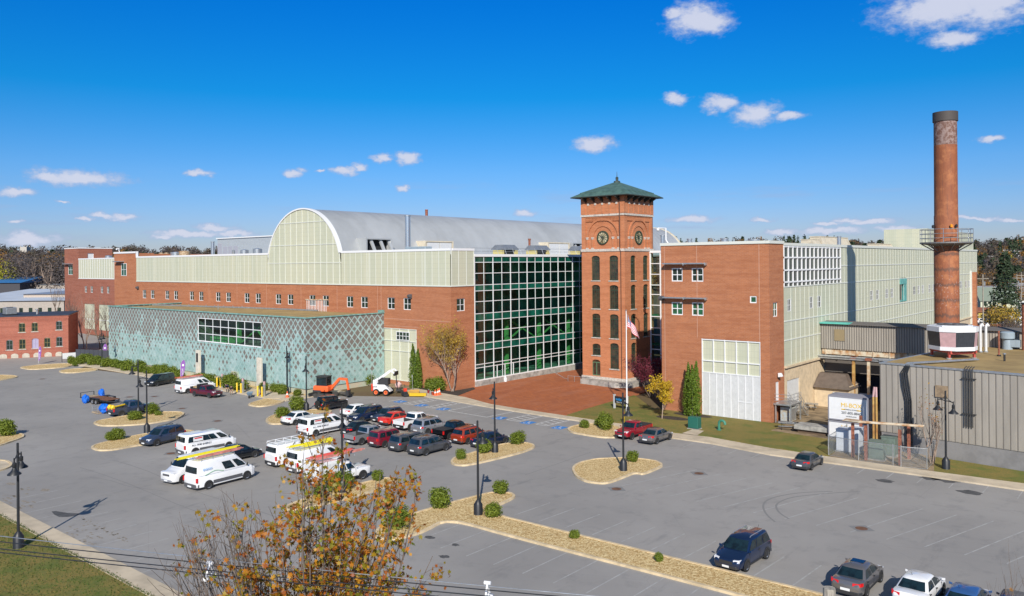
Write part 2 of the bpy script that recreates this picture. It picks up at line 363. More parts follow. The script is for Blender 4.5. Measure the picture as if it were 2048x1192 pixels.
FIELD = custom('scrub', lambda t, b, tc: t.L.new(t.mix(t.step(t.noise(tc, .05, 5, .65), .4, .65), t.mix(t.noise(tc, .3, 5, .7), (.10, .085, .03), (.19, .13, .06)), (.12, .075, .04)), b.inputs['Base Color']), .95)
BARK = pmat('bark', (.16, .125, .10), .9, vary=.35, vscale=4)
BARKL = pmat('pale_bark', (.36, .27, .21), .9, vary=.3, vscale=5)
def leafmat(name, cols, rough=.6, tr=.35):
    m = D.materials.new(name); m.use_nodes = True; t = NT(m.node_tree); b = t.N['Principled BSDF']; b.inputs['Roughness'].default_value = rough
    g = t.n('ShaderNodeNewGeometry'); n = len(cols)
    c = t.ramp(g.outputs['Random Per Island'], [(i/(n-1), c) for i, c in enumerate(cols)])
    tc = t.n('ShaderNodeTexCoord').outputs['Object']
    c = t.mix(t.m('MULTIPLY', t.step(t.noise(tc, .6, 3), .4, .65), .35), c, cols[0])
    t.L.new(c, b.inputs['Base Color'])
    tl = t.n('ShaderNodeBsdfTranslucent'); t.L.new(c, tl.inputs[0]); mx = t.n('ShaderNodeMixShader'); mx.inputs[0].default_value = tr
    o = t.N['Material Output']; t.L.new(b.outputs[0], mx.inputs[1]); t.L.new(tl.outputs[0], mx.inputs[2]); t.L.new(mx.outputs[0], o.inputs[0])
    MATS[name] = m; return m
LF_BUSH = leafmat('shrub_leaves', [(.11, .16, .012), (.17, .23, .02), (.26, .31, .035)])
LF_ARB = leafmat('arborvitae_leaves', [(.09, .16, .015), (.16, .25, .02), (.22, .30, .03)])
LF_OAK = leafmat('autumn_leaves', [(.30, .07, .008), (.54, .17, .012), (.64, .31, .018), (.38, .32, .018), (.17, .23, .014), (.56, .22, .03)], .5, .42)
LF_YEL = leafmat('yellow_leaves', [(.45, .28, .02), (.68, .47, .02), (.80, .60, .05)])
LF_BIRCH = leafmat('birch_leaves', [(.34, .20, .04), (.54, .35, .05), (.62, .45, .05), (.38, .30, .06)])
LF_RED = leafmat('burgundy_leaves', [(.10, .015, .03), (.22, .03, .06), (.33, .06, .09)])
LF_FAR = leafmat('wood_far', [(.15, .12, .095), (.17, .14, .105), (.13, .125, .085), (.20, .135, .08), (.165, .14, .12), (.14, .12, .105)], .9, .5)
LF_FARO = leafmat('wood_far_orange', [(.30, .14, .03), (.36, .20, .04), (.24, .12, .04)], .9, .3)
LF_FARY = leafmat('wood_far_yellow', [(.28, .27, .02), (.38, .35, .03)], .9, .1)
LF_BARE = leafmat('bare_wood', [(.18, .15, .135), (.22, .185, .17), (.16, .13, .12)], .9, .5)
LF_PINE = leafmat('pine_needles', [(.03, .055, .03), (.05, .08, .035), (.065, .10, .045)], .8, .2)
def paint(name, col, metal=.35): return pmat(name, col, .28, metal=metal, coat=.8, spec=.6)
P = dict(white=paint('white_car_paint', (.80, .81, .82), 0), navy=paint('navy_car_paint', (.010, .024, .070)), black=paint('black_car_paint', (.010, .013, .018)),
         grey=paint('grey_car_paint', (.085, .092, .105)), silver=paint('silver_car_paint', (.42, .44, .47), .6), red=paint('red_car_paint', (.62, .035, .02), 0),
         maroon=paint('maroon_car_paint', (.15, .012, .03)), orangered=paint('copper_red_car_paint', (.42, .055, .02)), crimson=paint('crimson_car_paint', (.40, .015, .03)),
         bronze=paint('bronze_grey_car_paint', (.19, .18, .18), .5), blue=paint('blue_car_paint', (.05, .14, .36)), slate=paint('slate_blue_car_paint', (.05, .07, .12)), dred=paint('dark_red_car_paint', (.26, .015, .035)))
TYRE = pmat('tyre_rubber', (.018, .018, .018), .85); RIM = pmat('alloy_rim', (.55, .56, .58), .3, metal=.7); TRIM = pmat('black_trim', (.03, .031, .034), .6)
GTRIM = pmat('grey_bumper', (.09, .092, .10), .7)
LAMPR = pmat('tail_lamp_red', (.62, .015, .015), .25); LAMPW = pmat('head_lamp', (.75, .77, .8), .15, spec=.9); PLATE = pmat('licence_plate', (.75, .77, .78), .5); LAMPA = pmat('amber_lamp', (.8, .3, .02), .3)
# ------------------------------------------------------------------ ground
def kerbed(name, pts, gravel=GRAVEL, h=.15, w=.22, kerb=KERB, px=True):
    poly = [G(x, y, h) for x, y in pts] if px else pts
    a = sum(poly[i][0]*poly[(i+1) % len(poly)][1]-poly[(i+1) % len(poly)][0]*poly[i][1] for i in range(len(poly)))
    if a < 0: poly = poly[::-1]
    # round the corners (Chaikin)
    for _ in range(2):
        q = []
        for i in range(len(poly)):
            p, n = poly[i], poly[(i+1) % len(poly)]
            q += [(p[0]*.8+n[0]*.2, p[1]*.8+n[1]*.2), (p[0]*.2+n[0]*.8, p[1]*.2+n[1]*.8)]
        poly = q
    n = len(poly); inn = []
    for i in range(n):
        p0, p, p1 = Vector(poly[i-1]), Vector(poly[i]), Vector(poly[(i+1) % n])
        d = (p1-p0).normalized(); inn.append((p.x-d.y*w, p.y+d.x*w))
    m = MB()
    for i in range(n):
        j = (i+1) % n; a, b, c, d = poly[i], poly[j], inn[j], inn[i]
        m.face([(*a, 0), (*b, 0), (*b, h), (*a, h)]); m.face([(*a, h), (*b, h), (*c, h), (*d, h)])
        m.face([(*d, h), (*c, h), (*c, h-.06), (*d, h-.06)])
    k = m.build(name, kerb); tag(k, kind='structure')
    g = MB(); g.prism(inn, 0, h-.045, side=False); g.build('gravel_bed', gravel, k)
    return k
def sheet(name, pts, z, mat, px=True, z0=None):
    m = MB(); p = [G(x, y, z) for x, y in pts] if px else pts
    m.prism(p, z if z0 is None else z0, z, side=z0 is not None); return tag(m.build(name, mat), kind='structure')
sheet('ground', [(-3500, -600), (2500, -600), (2500, 4500), (-3500, 4500)], -.03, FIELD, px=False)
sheet('car_park_asphalt', [(-192, 23.35), (60, 23.35), (60, 79.7), (-27, 80.1), (-75, 80.1), (-78, 84), (-99, 71), (-160, 64), (-180, 80), (-215, 95), (-260, 100), (-260, 60), (-210, 20)], 0, ASPHALT, px=False)
sheet('asphalt_lower_road', [(-260, -40), (60, -40), (60, 14), (-260, 14)], 0, ASPHALT, px=False)
sheet('lawn', [(-200, 14), (60, 14), (60, 21.95), (-200, 21.95)], .11, GRASS, px=False, z0=-.03)
sheet('pavement', [(-200, 21.95), (60, 21.95), (60, 23.35), (-200, 23.35)], .13, WALK, px=False, z0=-.03)
# pavement along the front of the buildings
up = [(930, 794), (980, 807.6), (1040, 817.5), (1190, 839.8), (1246.7, 848), (1347.7, 865.6), (1420, 873.9), (1540, 895.7), (1654.7, 912.6), (1852, 940.5), (2048, 966.7), (2150, 981)]
lo = [(2150, 994), (2048, 979.5), (1852, 951), (1645, 922.8), (1540, 908.4), (1420, 885.6), (1345, 875), (1244.4, 853.9), (1134, 837.5), (1040, 823.4), (980, 814), (910.5, 802), (854.6, 793), (809, 783)]
sheet('pavement_front', [(828, 776), (868, 783)]+up+lo, .13, WALK, z0=-.03)
sheet('pavement_annex', [(171, 731.5), (251.7, 745.3), (299.5, 754), (420, 776), (560, 801), (572, 801), (690, 783), (672, 779), (612, 791), (570, 788), (420, 762), (299.5, 745.5), (251.7, 738.5), (160, 722.5), (133, 726), (150, 731)], .12, WALK, z0=-.03)
sheet('planting_bed', [(160, 722.5), (251.7, 738.5), (299.5, 745.5), (420, 762), (560, 787), (612, 791.5), (612, 775), (217, 705), (190, 706)], .09, GRAVEL, z0=-.03)
sheet('brick_plaza', [(909, 794), (1042, 818), (1129, 831), (1180, 815), (1228, 801), (1262, 792), (1330, 772), (1340, 740), (1180, 735), (945, 772), (951, 778)], .125, PAVER, z0=-.03)
sheet('mulch_bed', [(805, 764), (845, 782), (905, 794), (951, 779), (951, 762), (880, 760), (800, 757)], .11, MULCH, z0=-.03)
sheet('soil_patch', [(765, 775), (812, 783), (845, 782), (805, 760), (760, 760)], .10, DIRT, z0=-.03)
gx = G(1129, 829)[0]
lawn2 = [G(*p, .1) for p in [(1129, 829.5), (1190, 839), (1246.7, 847), (1347.7, 864.6), (1420, 873), (1540, 894.7), (1657, 912)]]+[(-27.2, 86.8), (-36, 87.5), (-36, 91.75), (-53.5, 91.75), (-60.5, 99), (-61.3, 98.8)]+[G(*p, .1) for p in [(1228, 801.5), (1180, 815.5)]]
sheet('lawn_front', lawn2, .115, GRASS, px=False, z0=-.03)
sheet('patio_soil', [(-36.2, 91.8), (-36.2, 87.4), (-27.1, 86.7), (-24.2, 86), (-24.2, 107), (-37.7, 107)], .10, DIRT, px=False, z0=-.03)
sheet('lawn_strip', [G(*p, .1) for p in [(1868, 943), (2048, 967), (2150, 981)]]+[(-7, 83.6), (-11.4, 84.25), (-18.9, 85.35)], .115, GRASS, px=False, z0=-.03)
sheet('utility_yard', [G(*p, .1) for p in [(1657, 913), (1868, 943)]]+[(-18.9, 85.4), (-24.2, 86.1), (-27.1, 86.7)], .11, DIRT, px=False, z0=-.03)
# mulch rings
for nm, p in (('mulch_ring', (1345, 838)), ('mulch_ring', (1385, 832))):
    c = G(*p); sheet(nm, [(c[0]+(2.6 if p[0] > 1350 else 2.2)*math.cos(a), c[1]+1.0*math.sin(a)) for a in [i*PI/8 for i in range(16)]], .121, MULCH, px=False)
kerbed('planting_island', [(743,1069),(760,1050),(817,1028),(861,1014),(923,997),(982,982),(1022,983),(1033,991),(1018,1000),(990,1012),(1000,1029),(1040,1039),(1340,1112),(1437,1135),(1637,1184),(1760,1213),(1660,1236),(1488,1192),(1340,1153),(1040,1076),(896,1036),(846,1063),(802,1075),(765,1078)])
kerbed('planting_island', [(901,921),(908,913),(930,908),(975,894),(1005,886),(1048,883),(1067,887),(1071,893),(1048,903),(1005,914),(962,924),(930,930),(911,929),(902,925)])
kerbed('planting_island', [(1143,937),(1148,929),(1162,922),(1190,916),(1228,914),(1265,914),(1310,919),(1325,926),(1325,932),(1287,948),(1271,944),(1249,953),(1223,963),(1204,966),(1171,962),(1150,951)])
kerbed('planting_island', [(1133,857),(1143,851),(1172,846),(1212,847),(1245,854),(1243,871),(1233,874),(1204,874),(1171,869),(1143,864)])
kerbed('planting_island', [(491,808),(529,796),(560,796),(572,801),(548,809),(515,813)])
kerbed('planting_island', [(530,839),(538,832),(560,824),(636,817),(668,820),(650,831),(600,842),(562,847),(538,847)])
kerbed('planting_island', [(185,845),(195,840),(252,830),(297,823),(362,822),(371,826),(357,836),(302,846),(252,850),(201,851)])
kerbed('planting_island', [(180,894),(191,887),(252,873),(290,866),(340,858),(385,859),(392,864),(327,885),(284,888),(226,899),(196,900)])
kerbed('planting_island', [(-60,868),(24,863),(48,867),(49,872),(38,877),(0,890),(-60,905)])
kerbed('planting_island', [(-60,752),(0,749),(30,750),(38,753),(0,760),(-60,768)])
kerbed('planting_island', [(-60,915),(15,919),(27,927),(18,934),(0,940),(-60,955)], gravel=WALK)
kerbed('planting_island', [(35,734),(75,729),(133,726),(150,729),(130,734),(60,739)])
kerbed('planting_island', [(116,741),(141,737),(186,736),(200,739),(151,745),(123,745)])
kerbed('planting_island', [(564,1012),(640,984),(700,970),(769,953),(793,956),(798,962),(746,982),(657,1005),(575,1021)])

# painted lines on the asphalt
def stripe(m, a, b, w=.1, z=.004):
    a, b = Vector(a), Vector(b); d = (b-a).normalized(); n = Vector((-d.y, d.x))*w/2
    m.face([(*(a-n), z), (*(b-n), z), (*(b+n), z), (*(a+n), z)])
m = MB(); pz = MB()
for i in range(-12, 8):
    x = -13.59+2.36*i
    if -41 < x < 60: stripe(m, (x, 58.4), (x+2.55, 67.3), .09)
for i in range(-9, 14):
    x = -20.3+2.36*i
    if x > -40: stripe(m, (x, 46.7), (x+.2, 50.9), .09)
for i in range(-8, 12):
    x = -22+2.36*i; stripe(m, (x, 38.2), (x, 43.2), .09)
for i in range(-14, 15):
    x = -40+2.45*i; stripe(m, (x, 74.8), (x, 79.8), .08)
for i in range(0, 14): stripe(m, (-70+2.4*i-4, 23.5), (-70+2.4*i-4, 27.7), .09)
tag(m.build('faded_parking_lines', PAINTF), kind='structure')
m = MB()
for x0, x1 in ((-82.35, -80.8), (-78.0, -76.4), (-66.8, -66.8), (-63.85, -61.8), (-59.3, -57.65)):
    if x0 == x1:
        for s in ((-73.7, 74.7, -73.6, 79.6), (-66.8, 74.45, -66.5, 79.6), (-73.7, 74.7, -66.8, 74.45)): stripe(m, s[:2], s[2:], .16)
        continue
    stripe(m, (x0, 74.75), (x0+.1, 79.7), .15); stripe(m, (x1, 74.75), (x1+.1, 79.7), .15); stripe(m, (x0, 74.75), (x1, 74.75), .15)
    for k in range(5): stripe(m, (x0, 75.6+k), (x1, 75.1+k), .15, .005)
stripe(m, (-85.35, 74.8), (-85.3, 77.3), .15)
tag(m.build('white_parking_lines', PAINTW), kind='structure')
for cx, cy in ((-83.9, 75.6), (-79.4, 75.4), (-75.1, 75.2), (-65.1, 75.0), (-60.6, 74.9), (-55.9, 74.8)):
    b = MB(); b.face([(cx-.72, cy-.8, .004), (cx+.72, cy-.8, .004), (cx+.72, cy+.8, .004), (cx-.72, cy+.8, .004)])
    o = b.build('accessible_bay_marking', PAINTB); tag(o, kind='structure')
    w = MB(); ring = [(cx-.05+.36*math.cos(a), cy-.22+.36*math.sin(a)) for a in [PI*.75+i*PI*1.35/9 for i in range(10)]]
    for p, q in zip(ring, ring[1:]): stripe(w, p, q, .1, .009)
    stripe(w, (cx-.05, cy-.05), (cx-.1, cy+.4), .12, .0092); stripe(w, (cx-.05, cy+.0), (cx+.3, cy), .1, .0094); stripe(w, (cx+.3, cy), (cx+.45, cy-.42), .1, .0096)
    w.face([(cx-.22, cy+.42, .009), (cx+.02, cy+.42, .009), (cx+.02, cy+.64, .009), (cx-.22, cy+.64, .009)])
    w.build('wheelchair_symbol', PAINTW, o)
# stains, patches, tyre marks and drain covers
STAIN = pmat('asphalt_stain', (.085, .085, .086), .9, vary=.3); PATCH = pmat('asphalt_patch', (.22, .22, .22), .95); MARK = pmat('tyre_mark', (.225, .22, .215), .9); SANDY = pmat('sand_streak', (.28, .245, .2), .95, vary=.3, vscale=6)
rg = random.Random(5)
def blotch(m, c, rx, ry, z=.004, n=14, j=.35):
    m.face([(c[0]+rx*math.cos(2*PI*i/n)*(1+rg.uniform(-j, j)), c[1]+ry*math.sin(2*PI*i/n)*(1+rg.uniform(-j, j)), z) for i in range(n)])
m = MB(); m.face([(*G(x, y), .005) for x, y in [(103, 1023), (112, 1022), (122, 1024), (136, 1026), (158, 1027), (160, 1029), (150, 1032), (135, 1034), (118, 1034), (108, 1029)]])
for p, r in (((858, 1075), .3), ((910, 1090), .2), ((888, 1113), .25), ((1862, 957), .6), ((1890, 960), .7), ((1770, 962), .5), ((1940, 985), .6), ((945, 1050), .2), ((930, 800), .2)): blotch(m, G(*p), r*1.4, r, .005)
tag(m.build('oil_stains', STAIN), kind='structure')
m = MB()
for arc_ in (((1550, 1044), (1533, 1030), (1525, 1014), (1530, 1002), (1550, 994), (1585, 987), (1625, 984), (1665, 983)), ((1578, 1038), (1558, 1026), (1551, 1013), (1556, 1005), (1580, 995), (1620, 990), (1680, 985), (1720, 983))):
    pp = [G(*p) for p in arc_]
    for _ in range(2): pp = [pp[0]]+[(a[0]*(1-f)+b[0]*f, a[1]*(1-f)+b[1]*f) for a, b in zip(pp, pp[1:]) for f in (.25, .75)]+[pp[-1]]
    for p, q in zip(pp, pp[1:]): stripe(m, p, q, .15, .0065)
for p, q in (((160, 935), (640, 1110)), ((225, 920), (560, 1040)), ((1050, 950), (1180, 905)), ((180, 955), (330, 985))):
    a, b = Vector(G(*p)), Vector(G(*q)); n = 8
    for i in range(n): stripe(m, a.lerp(b, i/n)+Vector((0, .25*math.sin(i))), a.lerp(b, (i+1)/n)+Vector((0, .25*math.sin(i+1))), .07, .0062)
tag(m.build('tyre_marks', MARK), kind='structure')
m = MB()
for i in range(60):
    f = i/60; p = G(165+f*90+rg.uniform(-6, 6), 1037+f*46+rg.uniform(-4, 4)); blotch(m, p, .12*rg.random()+.04, .07, .0045, 7)
for i in range(50):
    p = G(rg.uniform(0, 70), rg.uniform(975, 1040)); blotch(m, p, .5*rg.random(), .12, .0046, 8)
for i in range(40):
    p = G(rg.uniform(130, 210), rg.uniform(1050, 1095)); blotch(m, p, .18*rg.random()+.05, .08, .0047, 8)
for px_, py_ in ((90, 980), (22, 968)): blotch(m, G(px_, py_), .5, .3, .0048, 10)
tag(m.build('sand_streaks', SANDY), kind='structure')
DRAIN = pmat('rusty_iron', (.17, .085, .05), .8, vary=.4)
def drain(px, py, r, sq=False):
    c = G(px, py); b = MB()
    if not sq: b.face([(c[0]+1.1*r*math.cos(a)*2, c[1]+r*math.sin(a)*2, .007) for a in (0, PI/2, PI, 3*PI/2)], 1)
    b.lathe([(0.001, .012), (r*.85, .016), (r, .012)], (c[0], c[1], 0), 20)
    o = b.build('manhole_cover', [DRAIN, PATCH]); return tag(o, kind='structure')
for p in ((1233, 978), (1723, 1057), (85, 758), (259, 794), (309, 793), (364, 817), (435, 842), (1865, 951), (342, 907), (1398, 947)): drain(*p, .42)
sc = sheet('crosswalk_dots', [(124, 735), (126, 735), (126, 734), (124, 734)], .01, PAINTW)

# ------------------------------------------------------------------ walls with real openings
class Wall:
    """a vertical wall face: O start, d direction along it, n outward normal (2D)"""
    def __init__(s, O, d, n): s.O = Vector(O); s.d = Vector(d).normalized(); s.n = Vector(n).normalized()
    def p(s, a, z, out=0.): q = s.O+s.d*a+s.n*out; return (q.x, q.y, z)
    def box(s, m, a0, a1, z0, z1, o0, o1, mi=None):
        pts = [s.p(a0, z0, o1), s.p(a1, z0, o1), s.p(a1, z0, o0), s.p(a0, z0, o0), s.p(a0, z1, o1), s.p(a1, z1, o1), s.p(a1, z1, o0), s.p(a0, z1, o0)]
        v = (Vector(pts[1])-Vector(pts[0])).cross(Vector(pts[3])-Vector(pts[0]))
        if v.z < 0: pts = [pts[i] for i in (3, 2, 1, 0, 7, 6, 5, 4)]
        m.hexa(pts, mi)
    def quad(s, m, a0, a1, z0, z1, out=0., mi=None):
        q = [s.p(a0, z0, out), s.p(a1, z0, out), s.p(a1, z1, out), s.p(a0, z1, out)]
        if (Vector(q[1])-Vector(q[0])).cross(Vector(q[3])-Vector(q[0])).dot(Vector((s.n.x, s.n.y, 0))) < 0: q = q[::-1]
        m.face(q, mi)
    def solid(s, m, a0, a1, z0, z1, holes=(), depth=.25, mi=None):
        """holes: (a0,a1,z0,z1,rise) rise>0 = arched head"""
        xs = sorted({a0, a1, *[h[0] for h in holes], *[h[1] for h in holes]}); zs = sorted({z0, z1, *[h[2] for h in holes], *[h[3] for h in holes]})
        xs = [x for x in xs if a0 <= x <= a1]; zs = [z for z in zs if z0 <= z <= z1]
        for i in range(len(xs)-1):
            for j in range(len(zs)-1):
                cx, cz = (xs[i]+xs[i+1])/2, (zs[j]+zs[j+1])/2
                if not any(h[0] < cx < h[1] and h[2] < cz < h[3] for h in holes): s.quad(m, xs[i], xs[i+1], zs[j], zs[j+1], 0, mi)
        for h in holes:
            b0, b1, c0, c1 = h[:4]; rise = h[4] if len(h) > 4 else 0
            for a in (b0, b1): m.face([s.p(a, c0, 0), s.p(a, c1, 0), s.p(a, c1, -depth), s.p(a, c0, -depth)], mi)
            m.face([s.p(b0, c0, 0), s.p(b1, c0, 0), s.p(b1, c0, -depth), s.p(b0, c0, -depth)], mi)
            if rise <= 0: m.face([s.p(b0, c1, 0), s.p(b1, c1, 0), s.p(b1, c1, -depth), s.p(b0, c1, -depth)], mi)
            else:
                n = 10; arc = [(b0+(b1-b0)*k/n, c1-rise+rise*math.sqrt(max(0, 1-(2*k/n-1)**2))**1.0) for k in range(n+1)]
                for k in range(n):
                    (x0, y0), (x1, y1) = arc[k], arc[k+1]
                    m.face([s.p(x0, y0, 0), s.p(x1, y1, 0), s.p(x1, c1, 0), s.p(x0, c1, 0)], mi)
                    m.face([s.p(x0, y0, 0), s.p(x1, y1, 0), s.p(x1, y1, -depth), s.p(x0, y0, -depth)], mi)
    def window(s, parent, a0, a1, z0, z1, cols=2, rows=2, fmat=WHITE, gmat=WGLASS, fw=.1, mw=.07, out=-.12, sill=None, name='window', curtain=False):
        m = MB(); th = .08
        s.box(m, a0, a0+fw, z0, z1, out-th, out); s.box(m, a1-fw, a1, z0, z1, out-th, out)
        s.box(m, a0+fw, a1-fw, z0, z0+fw, out-th, out); s.box(m, a0+fw, a1-fw, z1-fw, z1, out-th, out)
        for k in range(1, cols):
            c = a0+(a1-a0)*k/cols; s.box(m, c-mw/2, c+mw/2, z0+fw, z1-fw, out-th+.01, out-.01)
        for k in range(1, rows):
            c = z0+(z1-z0)*k/rows; s.box(m, a0+fw, a1-fw, c-mw/2, c+mw/2, out-th+.013, out-.013)
        w = m.build(name, fmat, parent, world=True)
        g = MB(); s.quad(g, a0+.01, a1-.01, z0+.01, z1-.01, out-.055); g.build('pane', gmat, w, world=True)
        if sill:
            q = MB(); s.box(q, a0-.12, a1+.12, z0-.14, z0+.002, -.05, .1); q.build('sill', sill, w, world=True)
        return w
WY = lambda Y: Wall((0, Y), (1, 0), (0, -1))       # faces the camera's left (normal -Y); a = X
WX = lambda X: Wall((X, 0), (0, 1), (1, 0))        # faces the camera's right (normal +X); a = Y

# ------------------------------------------------------------------ left wing with the arched gable and the barrel roof
b = thing('office_wing', 'long brick wing with pale green panel band and arched gable behind the copper annex', 'building', (-140, 86, 0))
LX = [288.7, 305, 334.3, 351.6, 383.3, 402.3, 436, 456.6, 493.6, 516, 556.5, 580.7, 624.5, 651.2, 699.5, 728.4, 781.8, 814]
F = WY(86); holes = []
for p in LX:
    x = onY(p, 600, 86)[0]; holes.append((x-.88, x+.88, 11.9, 13.75))
m = MB(); F.solid(m, -195.3, -84.1, 0, 15.7, holes+[(-99.45, -91.55, .7, 8.9)], .22)
m.face([(-195.3, 86, 15.7), (-184, 86, 15.7), (-184, 86, 22.1), (-195.3, 86, 22.1)])
m.box(-184.2, -184, 86.02, 90, 15.7, 22.1); m.face([(-195.3, 86, 0), (-195.3, 120, 0), (-195.3, 120, 22.1), (-195.3, 86, 22.1)])
S = WX(-84.1); S.solid(m, 86, 91.1, 0, 15.7, [(87.25, 89.05, 11.9, 13.8)], .22)
for px_ in (418, 474, 533, 602, 674, 755, 762): x = onY(px_, 600, 86)[0]; F.box(m, x, x+.06, 11.4 if px_ < 750 else .3, 15.6, 0, .012, 1)
F.box(m, -99.9, -84.1, 10.35, 10.42, 0, .012, 1); F.box(m, -99.9, -91.2, 9.25, 9.3, 0, .012, 1)
m.build('brick_wall', [BRICK, pmat('pale_joint', (.50, .30, .22), .9)], b, world=True)
for h in holes: F.window(b, *h, 2, 2)
F.window(b, -96.15, -93.1, 7.1, 8.45, 4, 2, out=.1, name='louvre_window')
S.window(b, 87.25, 89.05, 11.9, 13.8, 2, 2)
m = MB(); F.quad(m, -99.45, -91.55, .7, 8.9, -.1); m.build('panel_bay', PANEL, b, world=True)
m = MB()
for x in (-99.45, -97.47, -95.5, -93.5, -91.65): F.box(m, x, x+.1, .7, 8.9, -.1, .03)
for z in (.7, 5.3, 6.9, 8.8): F.box(m, -99.35, -91.65, z, z+.1, -.1, .015)
m.build('panel_mullions', MULL, b, world=True)
# panel band
AX, AR, AZ = -120.65, 10.85, 18.15
def arch(z_low, r=AR, n=40):
    a0 = math.asin((z_low-AZ)/r) if z_low < AZ+r else 0; return [(AX+r*math.cos(a0+(PI-2*a0)*i/n), AZ+r*math.sin(a0+(PI-2*a0)*i/n)) for i in range(n+1)]
m = MB(); F.quad(m, -184, AX-AR, 15.7, 21.2, .06); F.quad(m, AX+AR, -84.1, 15.7, 21.2, .06); S.quad(m, 86, 91.1, 15.7, 21.2, .06)
F.quad(m, AX-AR, AX+AR, 15.7, AZ, .1)
ar = arch(AZ); m.face([(x, 85.9, z) for x, z in ar][::-1])
m.build('panel_wall', PANEL, b, world=True)
m = MB()
def strip(a, z0, z1, o=.075, w=.085, wall=F): wall.box(m, a-w/2, a+w/2, z0, z1, -.02, o)
x = -183.2; k = 0
while x < AX-AR-.4:
    strip(x, 15.8, 21.0); x += 1.44; k += 1
    if k % 6 == 0: strip(x-1.44+.55, 15.8, 21.0); x += -.89+1.44*.5
x = AX+AR+.9; k = 0
while x < -84.6:
    strip(x, 15.8, 21.0); x += 1.44; k += 1
    if k % 5 == 0: strip(x-1.44+.5, 15.8, 21.0); x -= .7
for y in (86.1, 87.6, 89.3, 90.95): S.box(m, y, y+.11, 15.8, 21.0, -.02, .1)
F.box(m, -184, AX-AR, 15.62, 15.8, 0, .13); F.box(m, AX+AR, -84.0, 15.62, 15.8, 0, .13); S.box(m, 86, 91.1, 15.62, 15.8, 0, .13)
F.box(m, AX-AR, AX+AR, 15.62, 15.8, 0, .17)
for i in range(13):
    x = AX-AR+.4+i*(2*AR-.8)/12; top = AZ+math.sqrt(max(0, AR**2-(x-AX)**2)); strip(x, 15.8, top-.1, .16)
for z in (19.4, 22.6, 26.6):
    hw = math.sqrt(max(0, AR**2-(z-AZ)**2)) if z > AZ else AR
    F.box(m, AX-hw, AX+hw, z-.06, z+.06, 0, .175)
m.build('panel_mullions', MULL, b, world=True)
m = MB()
F.box(m, -195.4, -184, 22.1, 22.5, -.4, .12); F.box(m, -184, AX-AR, 21.0, 21.35, -.35, .14); F.box(m, AX+AR, -84.0, 21.0, 21.35, -.35, .14)
S.box(m, 86.35, 91.1, 21.0, 21.35, -.35, .14); F.box(m, -184.1, -183.75, 21.35, 22.5, -.3, .12)
rim0, rim1 = arch(21.1, AR-.08, 48), arch(21.1, AR+.16, 48)
for (x0, z0), (x1, z1), (x2, z2), (x3, z3) in zip(rim0, rim0[1:], rim1[1:], rim1):
    m.hexa([(x0, 85.72, z0), (x3, 85.72, z3), (x3, 86.5, z3), (x0, 86.5, z0), (x1, 85.72, z1), (x2, 85.72, z2), (x2, 86.5, z2), (x1, 86.5, z1)])
m.build('white_coping', WHITE, b, world=True)
m = MB(); m.prism([(-195.2, 86.3), (-84.3, 86.3), (-84.3, 208), (-195.2, 208)], 20.4, 20.5); m.build('flat_roof', ROOF, b, world=True)
m = MB(); ys = [86.4+i*(208-86.4)/60 for i in range(61)]; A = arch(20.4, AR, 36)
for i in range(60):
    for k in range(36):
        (x0, z0), (x1, z1) = A[k], A[k+1]; m.face([(x0, ys[i], z0), (x1, ys[i], z1), (x1, ys[i+1], z1), (x0, ys[i+1], z0)][::-1])
B = arch(20.4, AR+.035, 36)
for i in range(1, 60, 1):
    y = ys[i]
    for k in range(36):
        (x0, z0), (x1, z1) = B[k], B[k+1]; m.face([(x0, y-.03, z0), (x1, y-.03, z1), (x1, y+.03, z1), (x0, y+.03, z0)][::-1])
m.face([(x, 208, z) for x, z in A]); m.build('barrel_roof', METAL, b, world=True, smooth=30)
m = MB()
for (x0, z0), (x1, z1), (x2, z2), (x3, z3) in zip(arch(20.4, AR-.1, 30), arch(20.4, AR-.1, 30)[1:], arch(20.4, AR+.2, 30)[1:], arch(20.4, AR+.2, 30)):
    m.hexa([(x0, 207.6, z0), (x3, 207.6, z3), (x3, 208.3, z3), (x0, 208.3, z0), (x1, 207.6, z1), (x2, 207.6, z2), (x2, 208.3, z2), (x1, 208.3, z1)])
m.build('roof_edge_trim', BEIGEM, b, world=True)
# dormers on the right slope of the barrel
def dormer(px0, px1, ptop, kind, X=-108.6):
    y0, _ = onX(px0, 490, X); y1, _ = onX(px1, 490, X); _, zt = onX((px0+px1)/2, ptop, X)
    m = MB(); xi = AX+math.sqrt(max(0, AR**2-(zt-AZ)**2))-.6
    m.box(xi, X, y0-.3, y1+.3, zt, zt+.25); m.box(xi, X, y0-.3, y0, 20.5, zt); m.box(xi, X, y1, y1+.3, 20.5, zt)
    if kind == 'open':
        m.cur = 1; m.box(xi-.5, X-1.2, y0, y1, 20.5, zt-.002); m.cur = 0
        for k in (.22, .62, .98):
            y = y0+(y1-y0)*k; m.bar((X-.6, y, zt), (X+1.0, y, 20.6), .5, .35)
    else:
        m.cur = 2
        for k in (0, 1):
            a = y0+(y1-y0)*(.04+.48*k); m.box(X-.3, X+.02, a, a+(y1-y0)*.44, 20.6, zt-.1)
        m.cur = 0
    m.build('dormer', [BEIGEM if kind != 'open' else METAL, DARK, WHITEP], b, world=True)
dormer(735, 782, 479, 'open'); dormer(853, 905, 484.5, 'doors'); dormer(1098, 1138, 487, 'doors'); dormer(1147, 1175, 487.5, 'open')

